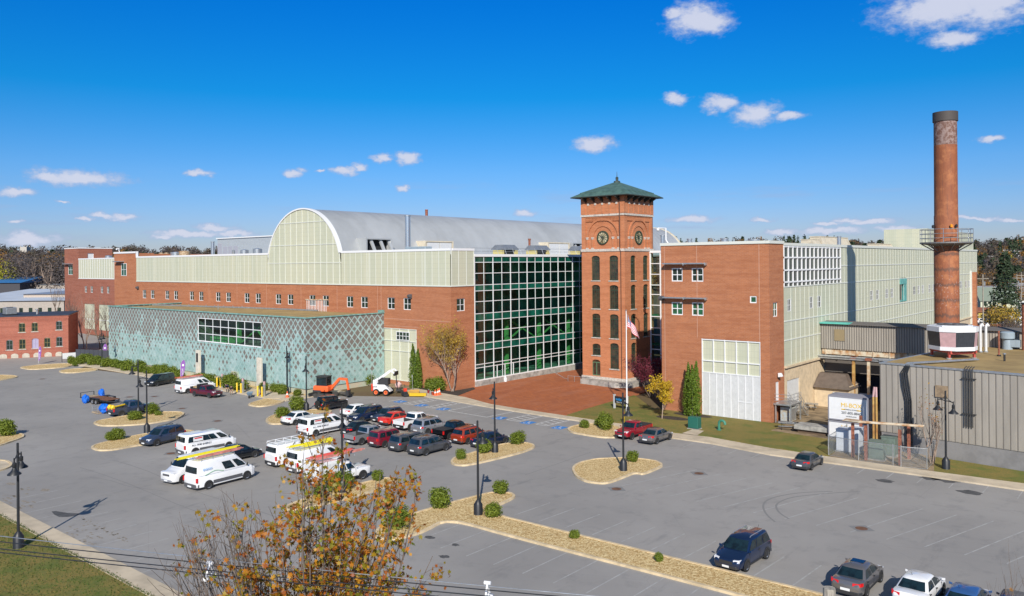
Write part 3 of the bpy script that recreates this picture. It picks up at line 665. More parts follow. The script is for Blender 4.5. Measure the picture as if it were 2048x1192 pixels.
# far left section of the same complex
f = thing('corner_wing', 'far left dark brick wing with square stair tower and short panel band', 'building', (-240, 98, 0))
F = WY(98); hs = [(onY(p, 575, 98)[0]-.8, onY(p, 575, 98)[0]+.8, 11.8, 13.6) for p in (171.5, 183.3, 203.7, 216)]
bays = [(-241.9, -235.1, 1.5, 8.6), (-232.5, -224.8, 1.5, 8.6)]
m = MB(); F.solid(m, -255.3, -190, 0, 15.75, hs+bays, .25)
t2 = [(onY(136, 540, 98)[0], onY(145.5, 540, 98)[0], 16.8, 19.7)]; F.solid(m, -255.3, -245.4, 15.75, 24.4, t2, .25)
WX(-245.4).solid(m, 98, 107.5, 15.75, 24.4, [(100.5, 102.2, 20.9, 23)], .25); m.face([(-255.3, 98, 0), (-255.3, 110, 0), (-255.3, 110, 24.4), (-255.3, 98, 24.4)])
m.face([(-255.3, 107.5, 15), (-245.4, 107.5, 15), (-245.4, 107.5, 24.4), (-255.3, 107.5, 24.4)]); m.build('brick_wall', BRICKD, f, world=True)
for h in hs: F.window(f, *h, 2, 2)
F.window(f, *t2[0], 2, 2, gmat=GREENGLASS); WX(-245.4).window(f, 100.5, 102.2, 20.9, 23, 1, 1, gmat=WHITEP)
for h in bays:
    m = MB(); F.quad(m, *h[:4], -.15); w = m.build('panel_bay', PANEL, f, world=True); m = MB()
    for z in (4.2,): F.box(m, h[0], h[1], z, z+.12, -.15, -.05)
    m.build('panel_rail', WHITE, w, world=True)
m = MB(); F.quad(m, -245.3, -190, 15.75, 21.3, .06); m.build('panel_wall', PANEL, f, world=True)
m = MB(); x = -245
while x < -195: F.box(m, x, x+.12, 15.9, 21.2, 0, .1); x += 1.5
F.box(m, -245.4, -190, 21.2, 21.5, -.3, .12); F.box(m, -245.4, -190, 15.65, 15.85, 0, .12); m.box(-255.4, -245.3, 97.9, 107.6, 24.4, 24.65)
m.build('panel_trim', WHITE, f, world=True)
m = MB(); F.box(m, t2[0][0]-1.6, t2[0][1]+.2, 19.9, 20.1, 0, 1.0); m.build('sun_shade', GALV, f, world=True)
m = MB(); m.prism([(-255, 98.2), (-195.5, 98.2), (-195.5, 200), (-255, 200)], 20.7, 20.8); m.build('flat_roof', ROOF, f, world=True)
# window and shade on the pier
m = MB(); F = WY(86); F.box(m, -193.9, -190.1, 20.15, 20.35, 0, 1.1); m.build('sun_shade', GALV, b, world=True)
F.window(b, -191.5, -188.9, 16.9, 19.8, 2, 2, out=.09, gmat=GREENGLASS)

# ------------------------------------------------------------------ copper clad annex
c = thing('copper_annex', 'low flat roofed annex clad in diamond copper shingles streaked brown and turquoise', 'building', (-131, 78, 0))
F = WY(70.95); m = MB(); F.solid(m, -163.8, -99.1, .85, 11.2, [(-129.7, -110.5, 6.25, 10.25)], .35)
WX(-99.1).solid(m, 70.95, 85.98, .85, 11.2); m.face([(-163.8, 70.95, .85), (-163.8, 86, .85), (-163.8, 86, 11.2), (-163.8, 70.95, 11.2)])
m.build('copper_wall', COPPER, c, world=True)
m = MB(); m.box(-163.9, -98.95, 70.8, 71.25, 11.2, 11.36); m.box(-99.3, -98.95, 71.25, 86, 11.2, 11.36); m.box(-163.9, -163.6, 71.25, 86, 11.2, 11.36)
m.box(-99.3, -98.9, 84.9, 85.9, 11.36, 11.75)
m.build('parapet_cap', pmat('patina_trim', (.20, .38, .34), .6, vary=.3), c, world=True)
m = MB(); m.prism([(-163.5, 71.2), (-99.3, 71.2), (-99.3, 85.95), (-163.5, 85.95)], 10.9, 11.0); m.build('gravel_roof', GRAVELROOF, c, world=True)
m = MB(); m.bar((-163, 79.5, 11.15), (-135, 84.2, 11.15), .5, .25); m.bar((-135, 84.2, 11.15), (-116, 85.6, 11.15), .25, .25); m.tube([(-137, 79, 11), (-137, 79, 11.9)], .07)
for i in range(11): m.bar((-162+i*2.5, 79.7+i*.42, 11.0), (-162+i*2.5, 79.7+i*.42, 11.45), .14)
m.build('roof_pipe', GALV, c, world=True)
m = MB(); m.box(-163.75, -99.3, 71.1, 71.5, -.05, .85); m.box(-99.7, -99.25, 71.5, 86, -.05, .85); m.box(-118.6, -116.9, 70.6, 71.1, 0, 2.0)
m.build('concrete_base', pmat('patina_stained_concrete', (.50, .44, .33), .9, vscale=.6, col2=(.36, .47, .38)), c, world=True)
F.window(c, -129.7, -110.5, 6.25, 10.25, 8, 3, gmat=CLEAR, fw=.16, mw=.11, out=-.05, name='strip_window')
m = MB(); m.box(-130, -110.2, 75.5, 75.7, 5.8, 10.6); m.box(-130, -110.2, 71.3, 75.6, 5.9, 6.1); m.box(-130.1, -129.9, 71.3, 75.5, 6, 10.6); m.box(-110.3, -110.1, 71.3, 75.5, 6, 10.6); m.box(-130, -110.2, 71.3, 75.6, 10.45, 10.6)
m.build('interior_room', pmat('interior_dark', (.10, .12, .09), .9), c, world=True)
m = MB()
for x in (-120.3, -111.2): m.box(x, x+.7, 72.6, 73.1, 6.1, 10.4)
m.bar((-115.5, 72.8, 9.4), (-111, 72.8, 6.2), .22); m.bar((-119.5, 72.8, 6.2), (-113, 72.8, 9.6), .22); m.box(-128, -123, 72.3, 74, 6.1, 7.0)
m.build('green_frame', GREENP, c, world=True)
m = MB(); x0 = onY(571, 720, 70.9)[0]; m.tube([(x0+.6, 70.8, .2), (x0+.6, 70.8, 6)], .05); m.build('downpipe', BLACK, c, world=True)
e = thing('entrance_pylon', 'narrow pale concrete slab standing against the copper wall in the middle of the left facade', 'pylon', (-118.6, 70.4, 0))
sx0, sx1 = G(516, 775)[0]-.6, G(516, 775)[0]+.6; m = MB(); m.box(-.55, .55, -.2, .2, 0, 5.0); m.build('slab', pmat('pale_concrete', (.62, .57, .48), .9, vary=.12), e, bevel=.03)
e.location = (*G(519.5, 781), 0)
e = copy_tree(e); e.location = (*G(397, 760), 0); e['label'] = 'narrow pale slab with a dark notice against the left part of the copper wall'
m = MB(); m.box(-.28, .28, -.25, -.21, 3.0, 4.5); m.build('notice', BLACK, e)
e = thing('pipe_rack', 'white tubular guard rail with a brown beam on the annex roof corner', 'railing', (*G(632, 622, 11.0), 11.0))
for i in range(14): m = MB(); m.tube([(-2.6+i*.42, 0, 0), (-2.6+i*.42, 0, 1.9)], .045, 6); m.build('post', WHITE, e)
m = MB(); m.bar((-3.0, 0, 1.95), (3.4, 0, 2.05), .16); m.build('beam', RUST, e)
for i, p in enumerate([(243, 616), (253, 617)]): pass

# ------------------------------------------------------------------ glass atrium
g = thing('glass_atrium', 'tall glass curtain wall atrium with white mullions between the brick wing and the clock tower', 'building', (-80, 105, 0))
S = WX(-84.1); rows = [20.36, 19.23, 17.54, 15.73, 14.82, 13.17, 11.30, 10.2, 8.5, 6.68, 5.6, 3.47, 2.95, 1.0]
cols = [91.2+i*2.14 for i in range(15)]
m = MB()
for i, y in enumerate(cols): w = .15 if i % 2 == 0 else .085; S.box(m, y-w/2, y+w/2, 1.0, 20.2, -.04, .06 if i % 2 == 0 else .04)
for z in rows[1:]: S.box(m, 91.2, 121.1, z-.05, z+.05, -.03, .03)
S.box(m, 91.1, 121.2, 20.1, 20.5, -.3, .16); S.box(m, 91.1, 121.2, .95, 1.12, -.1, .12)
for y in (93.3, 96.3, 98.2, 100.3): S.box(m, y-.05, y+.05, 1.1, 2.95, -.05, .07)
m.build('mullions', WHITE, g, world=True)
m = MB(); sp = MB()
for i in range(len(rows)-1):
    z1, z0 = rows[i], rows[i+1]
    (sp if i in (0, 3, 6, 9) else m).face([(-84.1, 91.1, z0), (-84.1, 121.1, z0), (-84.1, 121.1, z1), (-84.1, 91.1, z1)])
m.build('glazing', CLEAR, g, world=True); sp.build('spandrel_panels', GREENGLASS, g, world=True)
m = MB(); m.box(-84.4, -83.95, 91.1, 121.2, -.05, .95); m.build('concrete_base', CONC, g, world=True)
m = MB()
for z in (.7, 5.9, 10.5, 15.1): m.box(-89.3, -84.6, 91.3, 121, z, z+.35)
m.box(-89.5, -89.3, 91, 121, 0, 20.3); m.box(-89.3, -84.5, 91.1, 91.25, 0, 20.3); m.box(-89.3, -84.5, 121, 121.2, 0, 20.3)
m.build('floors', pmat('interior_floor', (.09, .22, .16), .9, vary=.75, vscale=.35), g, world=True)
m = MB()
for y in (100.3, 108.9, 117.4): m.box(-86.0, -85.5, y, y+.55, 1, 10.3)
for y0, y1 in ((101, 108.7), (109.6, 117.2)):
    m.bar((-86, y0, 10), (-86, y1, 6.3), .22); m.bar((-86, y0, 6.3), (-86, y1, 10), .22)
m.build('green_bracing', GREENP, g, world=True)
m = MB(); m.prism([(-96, 91.2), (-84.2, 91.2), (-84.2, 121), (-65.95, 121), (-52, 121), (-52, 150), (-96, 150)], 20.0, 20.12); m.build('flat_roof', ROOF, g, world=True)
m = MB()
for i in range(16): y = 91.5+i*1.95; m.tube([(-84.5, y, 20.5), (-84.9, y, 21.5)], .03, 6)
for z in (20.95, 21.45): m.tube([(-84.7, 91.2, z), (-84.7, 121, z)], .03, 6)
m.build('roof_rail', GALV, g, world=True)
# entrance strip beside the right wing
F = WY(112.7); m = MB()
for x in (-65.9, -64.6+.5, -62.3, -60.5): F.box(m, x, x+.18, .4, 20.7, -.1, .12)
rw = [20.65, 18.8, 17.1, 15.4, 13.9, 12.2, 10.4, 8.6, 7.5, 5.2, 3.0, 2.2]
for z in rw: F.box(m, -65.9, -52, z-.06, z+.06, -.08, .08)
m.box(-66, -52, 112.5, 112.9, 20.5, 20.85); m.build('strip_mullions', WHITE, g, world=True)
m = MB(); F.quad(m, -65.9, -52, .4, 20.6, 0); m.build('strip_glazing', CLEAR, g, world=True)
m = MB()
for z in (5.8, 10.4, 15.2): m.box(-65.8, -52.2, 113, 119, z, z+.3)
m.box(-65.8, -52.2, 119, 119.2, 0, 20.4); m.build('strip_floors', pmat('green_interior', (.03, .16, .08), .8), g, world=True)
m = MB(); m.box(-66, -52.1, 112.4, 112.65, 0, .45); m.build('strip_base', CONC, g, world=True)

# ------------------------------------------------------------------ clock tower
T = thing('clock_tower', 'square old brick clock tower with green hipped copper roof and arched windows', 'tower', (-69.9, 109.4, 0))
x0, x1, y0, y1 = -73.85, -65.9, 105.2, 113.7
F, S = WY(y0), WX(x1)
fh = []
for a0, a1 in ((-72.0, -70.45), (-68.7, -67.1)):
    for z0_, z1_ in ((16.25, 20.1), (11.85, 15.55), (7.35, 11.05)): fh.append((a0, a1, z0_, z1_, .35))
fh += [(-72.0, -70.45, 4.55, 6.35, .35), (-72.05, -70.5, 1.35, 3.85, .35), (-68.7, -67.1, 2.65, 6.6, .35)]
shh = []
for a0, a1 in ((106.9, 108.4), (110.6, 112.1)):
    for z0_, z1_ in ((16.25, 20.1), (11.85, 15.55), (7.35, 11.05)): shh.append((a0, a1, z0_, z1_, .35))
shh += [(106.9, 108.4, 2.65, 6.6, .35)]
m = MB(); F.solid(m, x0, x1, 0, 20.7, fh, .4); S.solid(m, y0, y1, 0, 20.7, shh, .4)

for w, a, bb in ((F, x0, x1), (S, y0, y1)):
    # clock storey: recessed field between corner piers, round opening closed by the clock
    w.solid(m, a, bb, 20.7, 26.2, [(a+.75, bb-.75, 21.2, 26.05)], .16)
    w.quad(m, a+.75, bb-.75, 21.2, 26.05, -.16)
    w.box(m, a-.05, a+.75, 26.6, 29.6, 0, .1); w.box(m, bb-.75, bb+(.1 if w is F else .05), 26.6, 29.6, 0, .1)
    w.quad(m, a, bb, 26.2, 29.6)
    n = int((bb-a-1.6)/.26)
    for i in range(n): w.box(m, a+.85+i*.26, a+.98+i*.26, 25.45, 26.0, -.14, .02)
    for i in range(5):
        c0 = a+1.35+(bb-a-2.7)*i/4; w.box(m, c0-.14, c0+.14, 26.6, 28.2, 0, .07)
    cx, cz = (a+bb)/2, 22.9
    for r0, r1, o in ((1.75, 2.05, -.02), (2.75, 3.05, .03)):     # brick arches over the clock
        for i in range(24):
            t0, t1 = PI*i/24, PI*(i+1)/24
            q = [(cx+r*math.cos(t_), cz+r*math.sin(t_)) for r, t_ in ((r0, t0), (r1, t0), (r1, t1), (r0, t1))]
            m.hexa([w.p(x, z, -.15) for x, z in q]+[w.p(x, z, o) for x, z in q])
    for dx in (1.9, 2.9):
        for sg in (-1, 1):
            w.box(m, cx+sg*dx-.14, cx+sg*dx+.14, 21.2, cz, -.15, .04)
m.box(x0, x1, y1-.1, y1, 20, 29.6); m.box(x0, x0+.1, y0+.1, y1-.1, 0, 29.6)
m.build('brick_shaft', BRICKT, T, world=True)
m = MB()
for w, a, bb in ((F, x0, x1), (S, y0, y1)):
    w.box(m, a-.12, bb+(.12 if w is F else .1), 20.75, 21.15, 0, .12 if w is F else .125); w.box(m, a-.12, bb+(.12 if w is F else .1), 26.25, 26.55, 0, .12 if w is F else .125)
    w.box(m, a-.1, bb+.1, .6, 1.25, 0, .14 if w is F else .145)
    for i in range(5):
        c0 = a+1.35+(bb-a-2.7)*i/4; w.box(m, c0-.17, c0+.17, 28.0, 28.3, 0, .12)
    cx = (a+bb)/2
    for dx in (1.9, 2.9):
        for sg in (-1, 1):
            w.box(m, cx+sg*dx-.2, cx+sg*dx+.2, 22.85, 23.0, -.15, .1); w.box(m, cx+sg*dx-.15, cx+sg*dx+.15, 22.65, 22.85, -.15, .07); w.box(m, cx+sg*dx-.2, cx+sg*dx+.2, 21.15, 21.35, -.15, .1)
m.build('stone_bands', pmat('pale_stone_trim', (.55, .50, .44), .85, vary=.2, vscale=4), T, world=True)
def tower_window(w, h):
    a0, a1, z0_, z1_, rise = h; m = MB(); o = -.18; n = 10
    arc = [(a0+(a1-a0)*k/n, z1_-rise+rise*math.sqrt(max(0, 1-(2*k/n-1)**2))) for k in range(n+1)]
    def fr(q): m.hexa([w.p(x, z, o-.08) for x, z in q]+[w.p(x, z, o) for x, z in q])
    for (xa, za), (xb, zb) in zip(arc, arc[1:]): fr([(xa, za-.16), (xb, zb-.16), (xb, zb), (xa, za)])
    w.box(m, a0, a0+.12, z0_, z1_-rise, o-.08, o); w.box(m, a1-.12, a1, z0_, z1_-rise, o-.08, o); w.box(m, a0, a1, z0_, z0_+.14, o-.08, o)
    zt = z1_-rise-.45
    w.box(m, a0, a1, zt-.06, zt+.06, o-.08, o+.01); w.box(m, (a0+a1)/2-.03, (a0+a1)/2+.03, z0_, z1_-.05, o-.07, o-.005)
    for q in (.25, .75): x = a0+(a1-a0)*q; w.box(m, x-.014, x+.014, z0_, z1_-.15, o-.06, o-.02)
    k = max(2, round((zt-z0_)/.62))
    for i in range(1, k): z = z0_+(zt-z0_)*i/k; w.box(m, a0, a1, z-.018, z+.018, o-.065, o-.015)
    wd = m.build('window', GREENW, T, world=True)
    p = MB(); p.face([w.p(x, z, o-.05) for x, z in [(a0, z0_), (a1, z0_)]+arc[::-1]]); p.build('pane', pmat('old_pane', (.018, .02, .018), .06, vscale=1.1, col2=(.075, .055, .035), spec=.8) if 'old_pane' not in MATS else MATS['old_pane'], wd, world=True)
    s = MB(); w.box(s, a0-.12, a1+.12, z0_-.16, z0_, -.2, .1); s.build('sill', STONE, wd, world=True)
for h in fh:
    if h[2] == 1.35: continue
    tower_window(F, h)
for h in shh: tower_window(S, h)
h = (-72.05, -70.5, 1.35, 3.85, .35); m = MB(); F.box(m, h[0], h[1], h[2], 3.45, -.24, -.16)
for k in (0, 1): a = h[0]+.14+k*.72; F.box(m, a, a+.56, 1.5, 3.35, -.24, -.12, 1)
F.box(m, h[0], h[1], 3.4, 3.8, -.23, -.19, 1); m.build('door', [GREENP if False else pmat('green_door', (.10, .20, .11), .6), MATS['old_pane']], T, world=True)
for w, cx in ((F, (x0+x1)/2), (S, (y0+y1)/2)):
    m = MB(); cz = 22.9; n = 32
    def ring(r0, r1, o0, o1, mi):
        for i in range(n):
            t0, t1 = 2*PI*i/n, 2*PI*(i+1)/n; q = [(cx+r*math.cos(t_), cz+r*math.sin(t_)) for r, t_ in ((r0, t0), (r1, t0), (r1, t1), (r0, t1))]
            m.hexa([w.p(x, z, o0) for x, z in q]+[w.p(x, z, o1) for x, z in q], mi)
    ring(.9, 1.06, -.16, .05, 0); ring(.12, .2, -.1, -.02, 0)
    for i in range(12):
        a = 2*PI*i/12; m.bar(w.p(cx+.2*math.cos(a), cz+.2*math.sin(a), -.06), w.p(cx+.88*math.cos(a), cz+.88*math.sin(a), -.06), .05, .05)
    ck = m.build('clock', GREENW, T, world=True)
    m = MB(); m.face([w.p(cx+.9*math.cos(2*PI*i/32), cz+.9*math.sin(2*PI*i/32), -.1) for i in range(32)])
    m.build('clock_face', pmat('clock_glass', (.62, .56, .38), .3, vscale=1.3, col2=(.25, .18, .08)) if 'clock_glass' not in MATS else MATS['clock_glass'], ck, world=True)
    m = MB(); m.bar(w.p(cx, cz, .0), w.p(cx-.5, cz+.35, .0), .06); m.bar(w.p(cx, cz, .01), w.p(cx-.15, cz-.65, .01), .06); m.build('clock_hands', BLACK, ck, world=True)
m = MB(); ex, zE = 1.25, 29.35
cx, cy = (x0+x1)/2, (y0+y1)/2
a = [(x0-ex, y0-ex), (x1+ex, y0-ex), (x1+ex, y1+ex), (x0-ex, y1+ex)]; bq = [(x0-.15, y0-.15), (x1+.15, y0-.15), (x1+.15, y1+.15), (x0-.15, y1+.15)]
for i in range(4):
    j = (i+1) % 4
    m.face([(*a[i], zE), (*a[j], zE), (*bq[j], zE+.62), (*bq[i], zE+.62)])
    m.face([(bq[i][0], bq[i][1], zE+.72), (bq[j][0], bq[j][1], zE+.72), (cx, cy, 31.95)])
    m.face([(*bq[i], zE+.6), (*bq[j], zE+.6), (*bq[j], zE+.75), (*bq[i], zE+.75)])
m.build('copper_roof', CGREEN, T, world=True)
m = MB()
for i in range(4):
    j = (i+1) % 4; m.face([(*a[i], zE-.14), (*a[j], zE-.14), (*a[j], zE), (*a[i], zE)])
m.face([(*q, zE-.13) for q in a][::-1])
for w, s0, s1 in ((F, x0, x1), (S, y0, y1)):
    for i in range(5):
        c0 = s0+.9+(s1-s0-1.8)*i/4; q = [w.p(c0-.12, zE-.15, 0), w.p(c0+.12, zE-.15, 0), w.p(c0+.12, zE-.15, 1.1), w.p(c0-.12, zE-.15, 1.1)]
        lo_ = [w.p(c0-.12, zE-.9, 0), w.p(c0+.12, zE-.9, 0), w.p(c0+.12, zE-.35, 1.1), w.p(c0-.12, zE-.35, 1.1)]; m.hexa(lo_+q)
m.build('eaves', pmat('dark_green_timber', (.03, .035, .03), .8), T, world=True)
m = MB(); m.lathe([(.55, 31.75), (.5, 32.0), (.22, 32.05), (.22, 32.45), (.3, 32.5), (.06, 32.7), (.02, 33.5)], (cx, cy, 0), 8); m.build('finial', pmat('dark_copper', (.04, .06, .055), .6), T, world=True)
m = MB(); m.tube([(-66.55, y0-.09, .5), (-66.55, y0-.09, 20.7), (-66.65, y0-.2, 21), (-66.65, y0-.2, 29)], .06, 6); m.build('downpipe', pmat('dark_pipe', (.10, .05, .035), .7), T, world=True)
t3 = thing('stone_terrace', 'low grey concrete terrace with steps around the foot of the clock tower', 'terrace', (-70, 105, 0))
m = MB(); m.prism([(-73.2, 103.6), (-66.5, 103.0), (-64.3, 104.5), (-64.3, 113.5), (-65.8, 113.5), (-65.8, 105.1), (-73.2, 105.1)], 0, .85); m.build('concrete_wall', CONC, t3, world=True)
m = MB(); m.box(-64.2, -61.5, 108.5, 112.4, .1, 1.5); m.build('concrete_stair', CONC, t3, world=True)
m = MB()
for z in (1.8, 2.1, 2.4): m.tube([(-64.5, 106.8, z), (-64.5, 112, z)], .035, 6); m.tube([(-64.5, 112, z), (-62, 112, z)], .035, 6)
for y in (106.8, 108.5, 110.2, 112): m.tube([(-64.5, y, .85), (-64.5, y, 2.4)], .035, 6)
m.build('handrail', GALV, t3, world=True)
rl = thing('ramp_railing', 'thin grey tube railing of the plaza steps left of the clock tower', 'railing', (-77, 105, 0))
m = MB(); A = [G(1106, 746), G(1132, 760)]; B_ = [G(1132, 757), G(1205, 765)]
P1 = [(*G(1110, 760), 1.2), (*G(1130, 763), .5), (*G(1136, 764), .5)]; m.tube(P1, .04, 6)
for f_ in range(6): x, y = G(1136+f_*13, 764+f_*1.0); m.tube([(x, y, .1), (x, y, 1.0)], .035, 6)
m.tube([(*G(1136, 764), 1.0), (*G(1201, 769), 1.0)], .035, 6); m.build('rails', GALV, rl, world=True)
# ------------------------------------------------------------------ right wing
r = thing('right_wing', 'tall red brick block with long pale green panelled side wall right of the clock tower', 'building', (-45, 92, 0))
F, S = WY(91.8), WX(-37.75)
fh = [(-50.55, -49.0, 16.55, 18.25), (-47.75, -46.15, 16.55, 18.25), (-50.6, -49.0, 12.3, 13.93), (-47.75, -46.15, 12.3, 13.97), (-40.15, -39.3, 14.05, 14.9)]
m = MB(); F.solid(m, -52.05, -37.75, 0, 21.2, fh+[(-46.45, -38.9, 0, 9.5)], .22)
S.solid(m, 91.8, 96.15, 0, 21.2, [(92.9, 94.35, 12.4, 14.1), (93.5, 94.55, 2.35, 4.65)], .22)
m.face([(-52.05, 91.8, 0), (-52.05, 112.6, 0), (-52.05, 112.6, 21.2), (-52.05, 91.8, 21.2)])
for x in (-51.6, -47.05, -39.0): F.box(m, x, x+.06, 9.6 if x > -50 else .2, 21.2, 0, .012, 1)
m.build('brick_wall', [BRICK, MATS['pale_joint']], r, world=True)
for i, h in enumerate(fh): F.window(r, *h, *((2, 2) if i < 4 else (1, 1)), gmat=WGLASS if i < 2 else (MATS.get('window_glass_green') or pmat('window_glass_green', (.03, .06, .035), .06, vscale=1.5, col2=(.02, .16, .07), spec=.8)), out=-.06, fw=.13, mw=.1)
S.window(r, 92.9, 94.35, 12.4, 14.1, 2, 2, gmat=MATS['window_glass_green'])
m = MB(); S.box(m, 93.5, 94.55, 2.35, 4.65, -.2, -.1); m.build('door', WHITE, r, world=True)
for a0, a1, z in ((-51.35, -48.75, 18.75), (-48.35, -45.8, 18.75), (-51.35, -48.75, 14.45), (-48.35, -45.8, 14.45)):
    m = MB(); F.box(m, a0, a1, z-.02, z+.14, 0, .95); F.box(m, a1+.003, a1+.18, z-.18, z+.16, 0, .5); m.build('sun_shade', GALV, r, world=True)
m = MB(); F.quad(m, -46.45, -38.9, 5.35, 9.5, -.12); o = m.build('panel_bay', PANEL, r, world=True)
m = MB()
for i in range(6): x = -46.45+i*1.49; F.box(m, x, x+.11, 5.4, 9.5, -.13, 0)
for z in (5.3, 6.75, 9.35): F.box(m, -46.45, -38.9, z, z+.12, -.13, .012)
m.build('panel_mullions', WHITE, o, world=True)
m = MB(); F.box(m, -46.45, -38.9, .02, 5.3, -.2, -.06)
for k in range(44): z = .1+k*.118; F.box(m, -46.4, -38.95, z, z+.06, -.06, -.035)
d = m.build('louvred_door', WHITEP, r, world=True)
m = MB()
for i in range(9): x = -46.45+i*.93; F.box(m, x, x+.09, .05, 5.3, -.08, .0)
F.box(m, -41.75, -39.85, 2.1, 2.2, -.07, .008); m.build('door_frame', WHITE, d, world=True)
# side wall: panels, beige base, mullions, windows
wy = [(97.3, 98.4), (104.85, 105.95), (107.6, 108.9), (130.6, 132), (133.7, 135.1), (138.9, 140.3), (141.8, 143.2), (155.9, 157.5), (159, 160.4), (161.9, 163.4), (167, 168.4), (170.1, 171.5), (193.8, 196), (199.2, 201.2), (202.4, 204.4)]
hs = [(a, c, 12.85, 14.35) for a, c in wy]
m = MB(); S.solid(m, 96.15, 212.5, 6.2, 15.86, hs+[(147.3, 151.3, 11.95, 15.86)], .2)
S.solid(m, 96.15, 212.5, 15.86, 21.0, [(96.15, 117, 15.87, 21.0), (147.3, 151.3, 15.859, 16.0)], .2); m.build('panel_wall', PANEL, r, world=True)
for h in hs: S.window(r, *h, 2, 2, fw=.06, mw=.05, out=.012)
m = MB(); y = 98.4
while y < 212: 
    if y > 117.2: S.box(m, y, y+.085, 6.3, 21.0, 0, .03)
    else: S.box(m, y, y+.085, 6.3, 15.85, 0, .03)
    y += 1.55
for z, a in ((9.35, 96.2), (11.68, 96.2), (18.3, 117), (15.86, 96.2)): S.box(m, a, 212.5, z-.07, z+.07, 0, .065)
S.box(m, 96.1, 212.6, 20.9, 21.25, -.3, .12); F.box(m, -52.15, -37.65, 21.1, 21.45, -.3, .12); S.box(m, 91.65, 96.2, 21.1, 21.45, -.3, .13)
S.box(m, 204.6, 205.2, 4.5, 16.5, -.1, .3)
m.build('white_trim', MULL, r, world=True)
m = MB()
for i in range(15): y = 96.2+i*1.48; S.box(m, y, y+.15, 15.87, 20.9, -.08, .08)
for z in (19.45, 17.9, 16.45): S.box(m, 96.2, 117, z-.09, z+.09, -.11, .1)
S.box(m, 96.15, 117, 20.7, 20.9, -.11, .05)
m.build('fin_grille', WHITE, r, world=True)
m = MB(); S.quad(m, 96.15, 117, 15.87, 20.9, -.1); m.build('grille_glazing', WGLASS, r, world=True)
m = MB()
S.box(m, 147.3, 151.3, 11.95, 15.8, -1.1, -.9); S.box(m, 147.3, 151.35, 14.9, 15.85, -.9, .12); S.box(m, 149.8, 151.35, 12.0, 14.9, -.3, .08); S.box(m, 147.3, 151.3, 11.95, 12.15, -.9, .1)
m.build('copper_recess', TEAL if False else pmat('teal_copper', (.14, .40, .37), .6, vary=.25), r, world=True)
m = MB(); S.solid(m, 96.15, 212.5, -.1, 6.2, [(97.0, 101.1, .1, 4.4)], .2); S.box(m, 96.15, 212.5, 6.0, 6.22, 0, .3); m.build('block_base', CBLOCK, r, world=True)
m = MB(); S.quad(m, 97.0, 101.1, .1, 4.4, -.12)
for k in range(30): S.box(m, 97.05, 101.05, .15+k*.14, .22+k*.14, -.12, -.09)
m.build('roller_door', WHITEP, r, world=True)
m = MB(); m.box(-37.7, -36.7, 205.2, 206.6, 0, 16.2); m.build('end_pier', BRICK, r, world=True)
m = MB(); m.prism([(-52, 92), (-38, 92), (-38, 212), (-52, 212)], 20.4, 20.5); m.prism([(-90, 150.1), (-52.01, 150.1), (-52.01, 212), (-90, 212)], 20.0, 20.1); m.build('flat_roof', ROOF, r, world=True)
m = MB(); m.box(-46, -38.2, 168.5, 211, 20.5, 25.0); m.build('panel_penthouse', PANEL, r, world=True)
for nm, args in (('beige_hood', (-53.5, -51.5, 149, 164, 20.5, 23.4)), ('beige_hood', (-53.5, -51.5, 144.5, 147.8, 20.5, 22.8)), ('beige_hood', (-46, -44, 158, 166, 20.5, 22.0))):
    x0_, x1_, y0_, y1_, z0_, z1_ = args; m = MB()
    m.hexa([(x0_, y0_, z0_), (x1_+1, y0_-1, z0_), (x1_+1, y1_+1, z0_), (x0_, y1_, z0_), (x0_, y0_, z1_), (x1_, y0_, z1_), (x1_, y1_, z1_), (x0_, y1_, z1_)])
    m.box(x0_-.1, x1_+.1, y0_-.1, y1_+.1, z1_, z1_+.12); k = 0
    while y0_+k*1.2 < y1_: m.box(x1_-.05, x1_+.06, y0_+k*1.2, y0_+k*1.2+.08, z0_+1.3, z1_); k += 1
    m.build(nm, BEIGEM, r, world=True)
# annex bits on the side
f = thing('wall_lamp', 'white flood lamp above the steel stair door of the right brick block', 'lamp', (-37.6, 94, 5.2)); m = MB(); m.hexa([(0, -.25, 0), (.5, -.25, .1), (.5, .25, .1), (0, .25, 0), (0, -.25, .5), (.3, -.25, .5), (.3, .25, .5), (0, .25, .5)]); m.build('housing', WHITE, f, bevel=.03)
m = MB(); m.face([(.46, -.2, .16), (.46, .2, .16), (.32, .2, .44), (.32, -.2, .44)]); m.build('lens', LAMPW, f)
def floodlight(px, py, wall, val, label):
    a, z = (onY if wall == 'Y' else onX)(px, py, val)
    loc = (a, val, z) if wall == 'Y' else (val, a, z); rz = 0 if wall == 'Y' else PI/2
    o = thing('flood_light', label, 'lamp', loc, rz); m = MB(); m.hexa([(-.3, -.55, -.2), (.3, -.55, -.2), (.35, -.12, -.35), (-.35, -.12, -.35), (-.3, -.65, .12), (.3, -.65, .12), (.35, -.12, .3), (-.35, -.12, .3)]); m.build('head', GTRIM, o, bevel=.03)
    m = MB(); m.box(-.06, .06, -.14, 0, -.3, .25); m.build('bracket', BLACK, o); return o
floodlight(822, 592, 'Y', 86, 'grey flood light above the right window pair of the left brick wing')
floodlight(277, 575, 'Y', 86, 'grey flood light beside the leftmost window of the long brick wing')
floodlight(1325, 596, 'Y', 91.8, 'grey flood light on the left edge of the tall right brick block')
st = thing('steel_stair', 'galvanised landing and stair with tube railings at the foot of the right brick block', 'staircase', (-36.3, 94, 0))
m = MB(); m.box(-37.7, -35.6, 92.6, 96, 2.1, 2.28)
for i in range(9): t_ = i/9; m.box(-37.2+.0, -36.0, 96+i*.32, 96+(i+1)*.32, 2.0-i*.23, 2.06-i*.23)
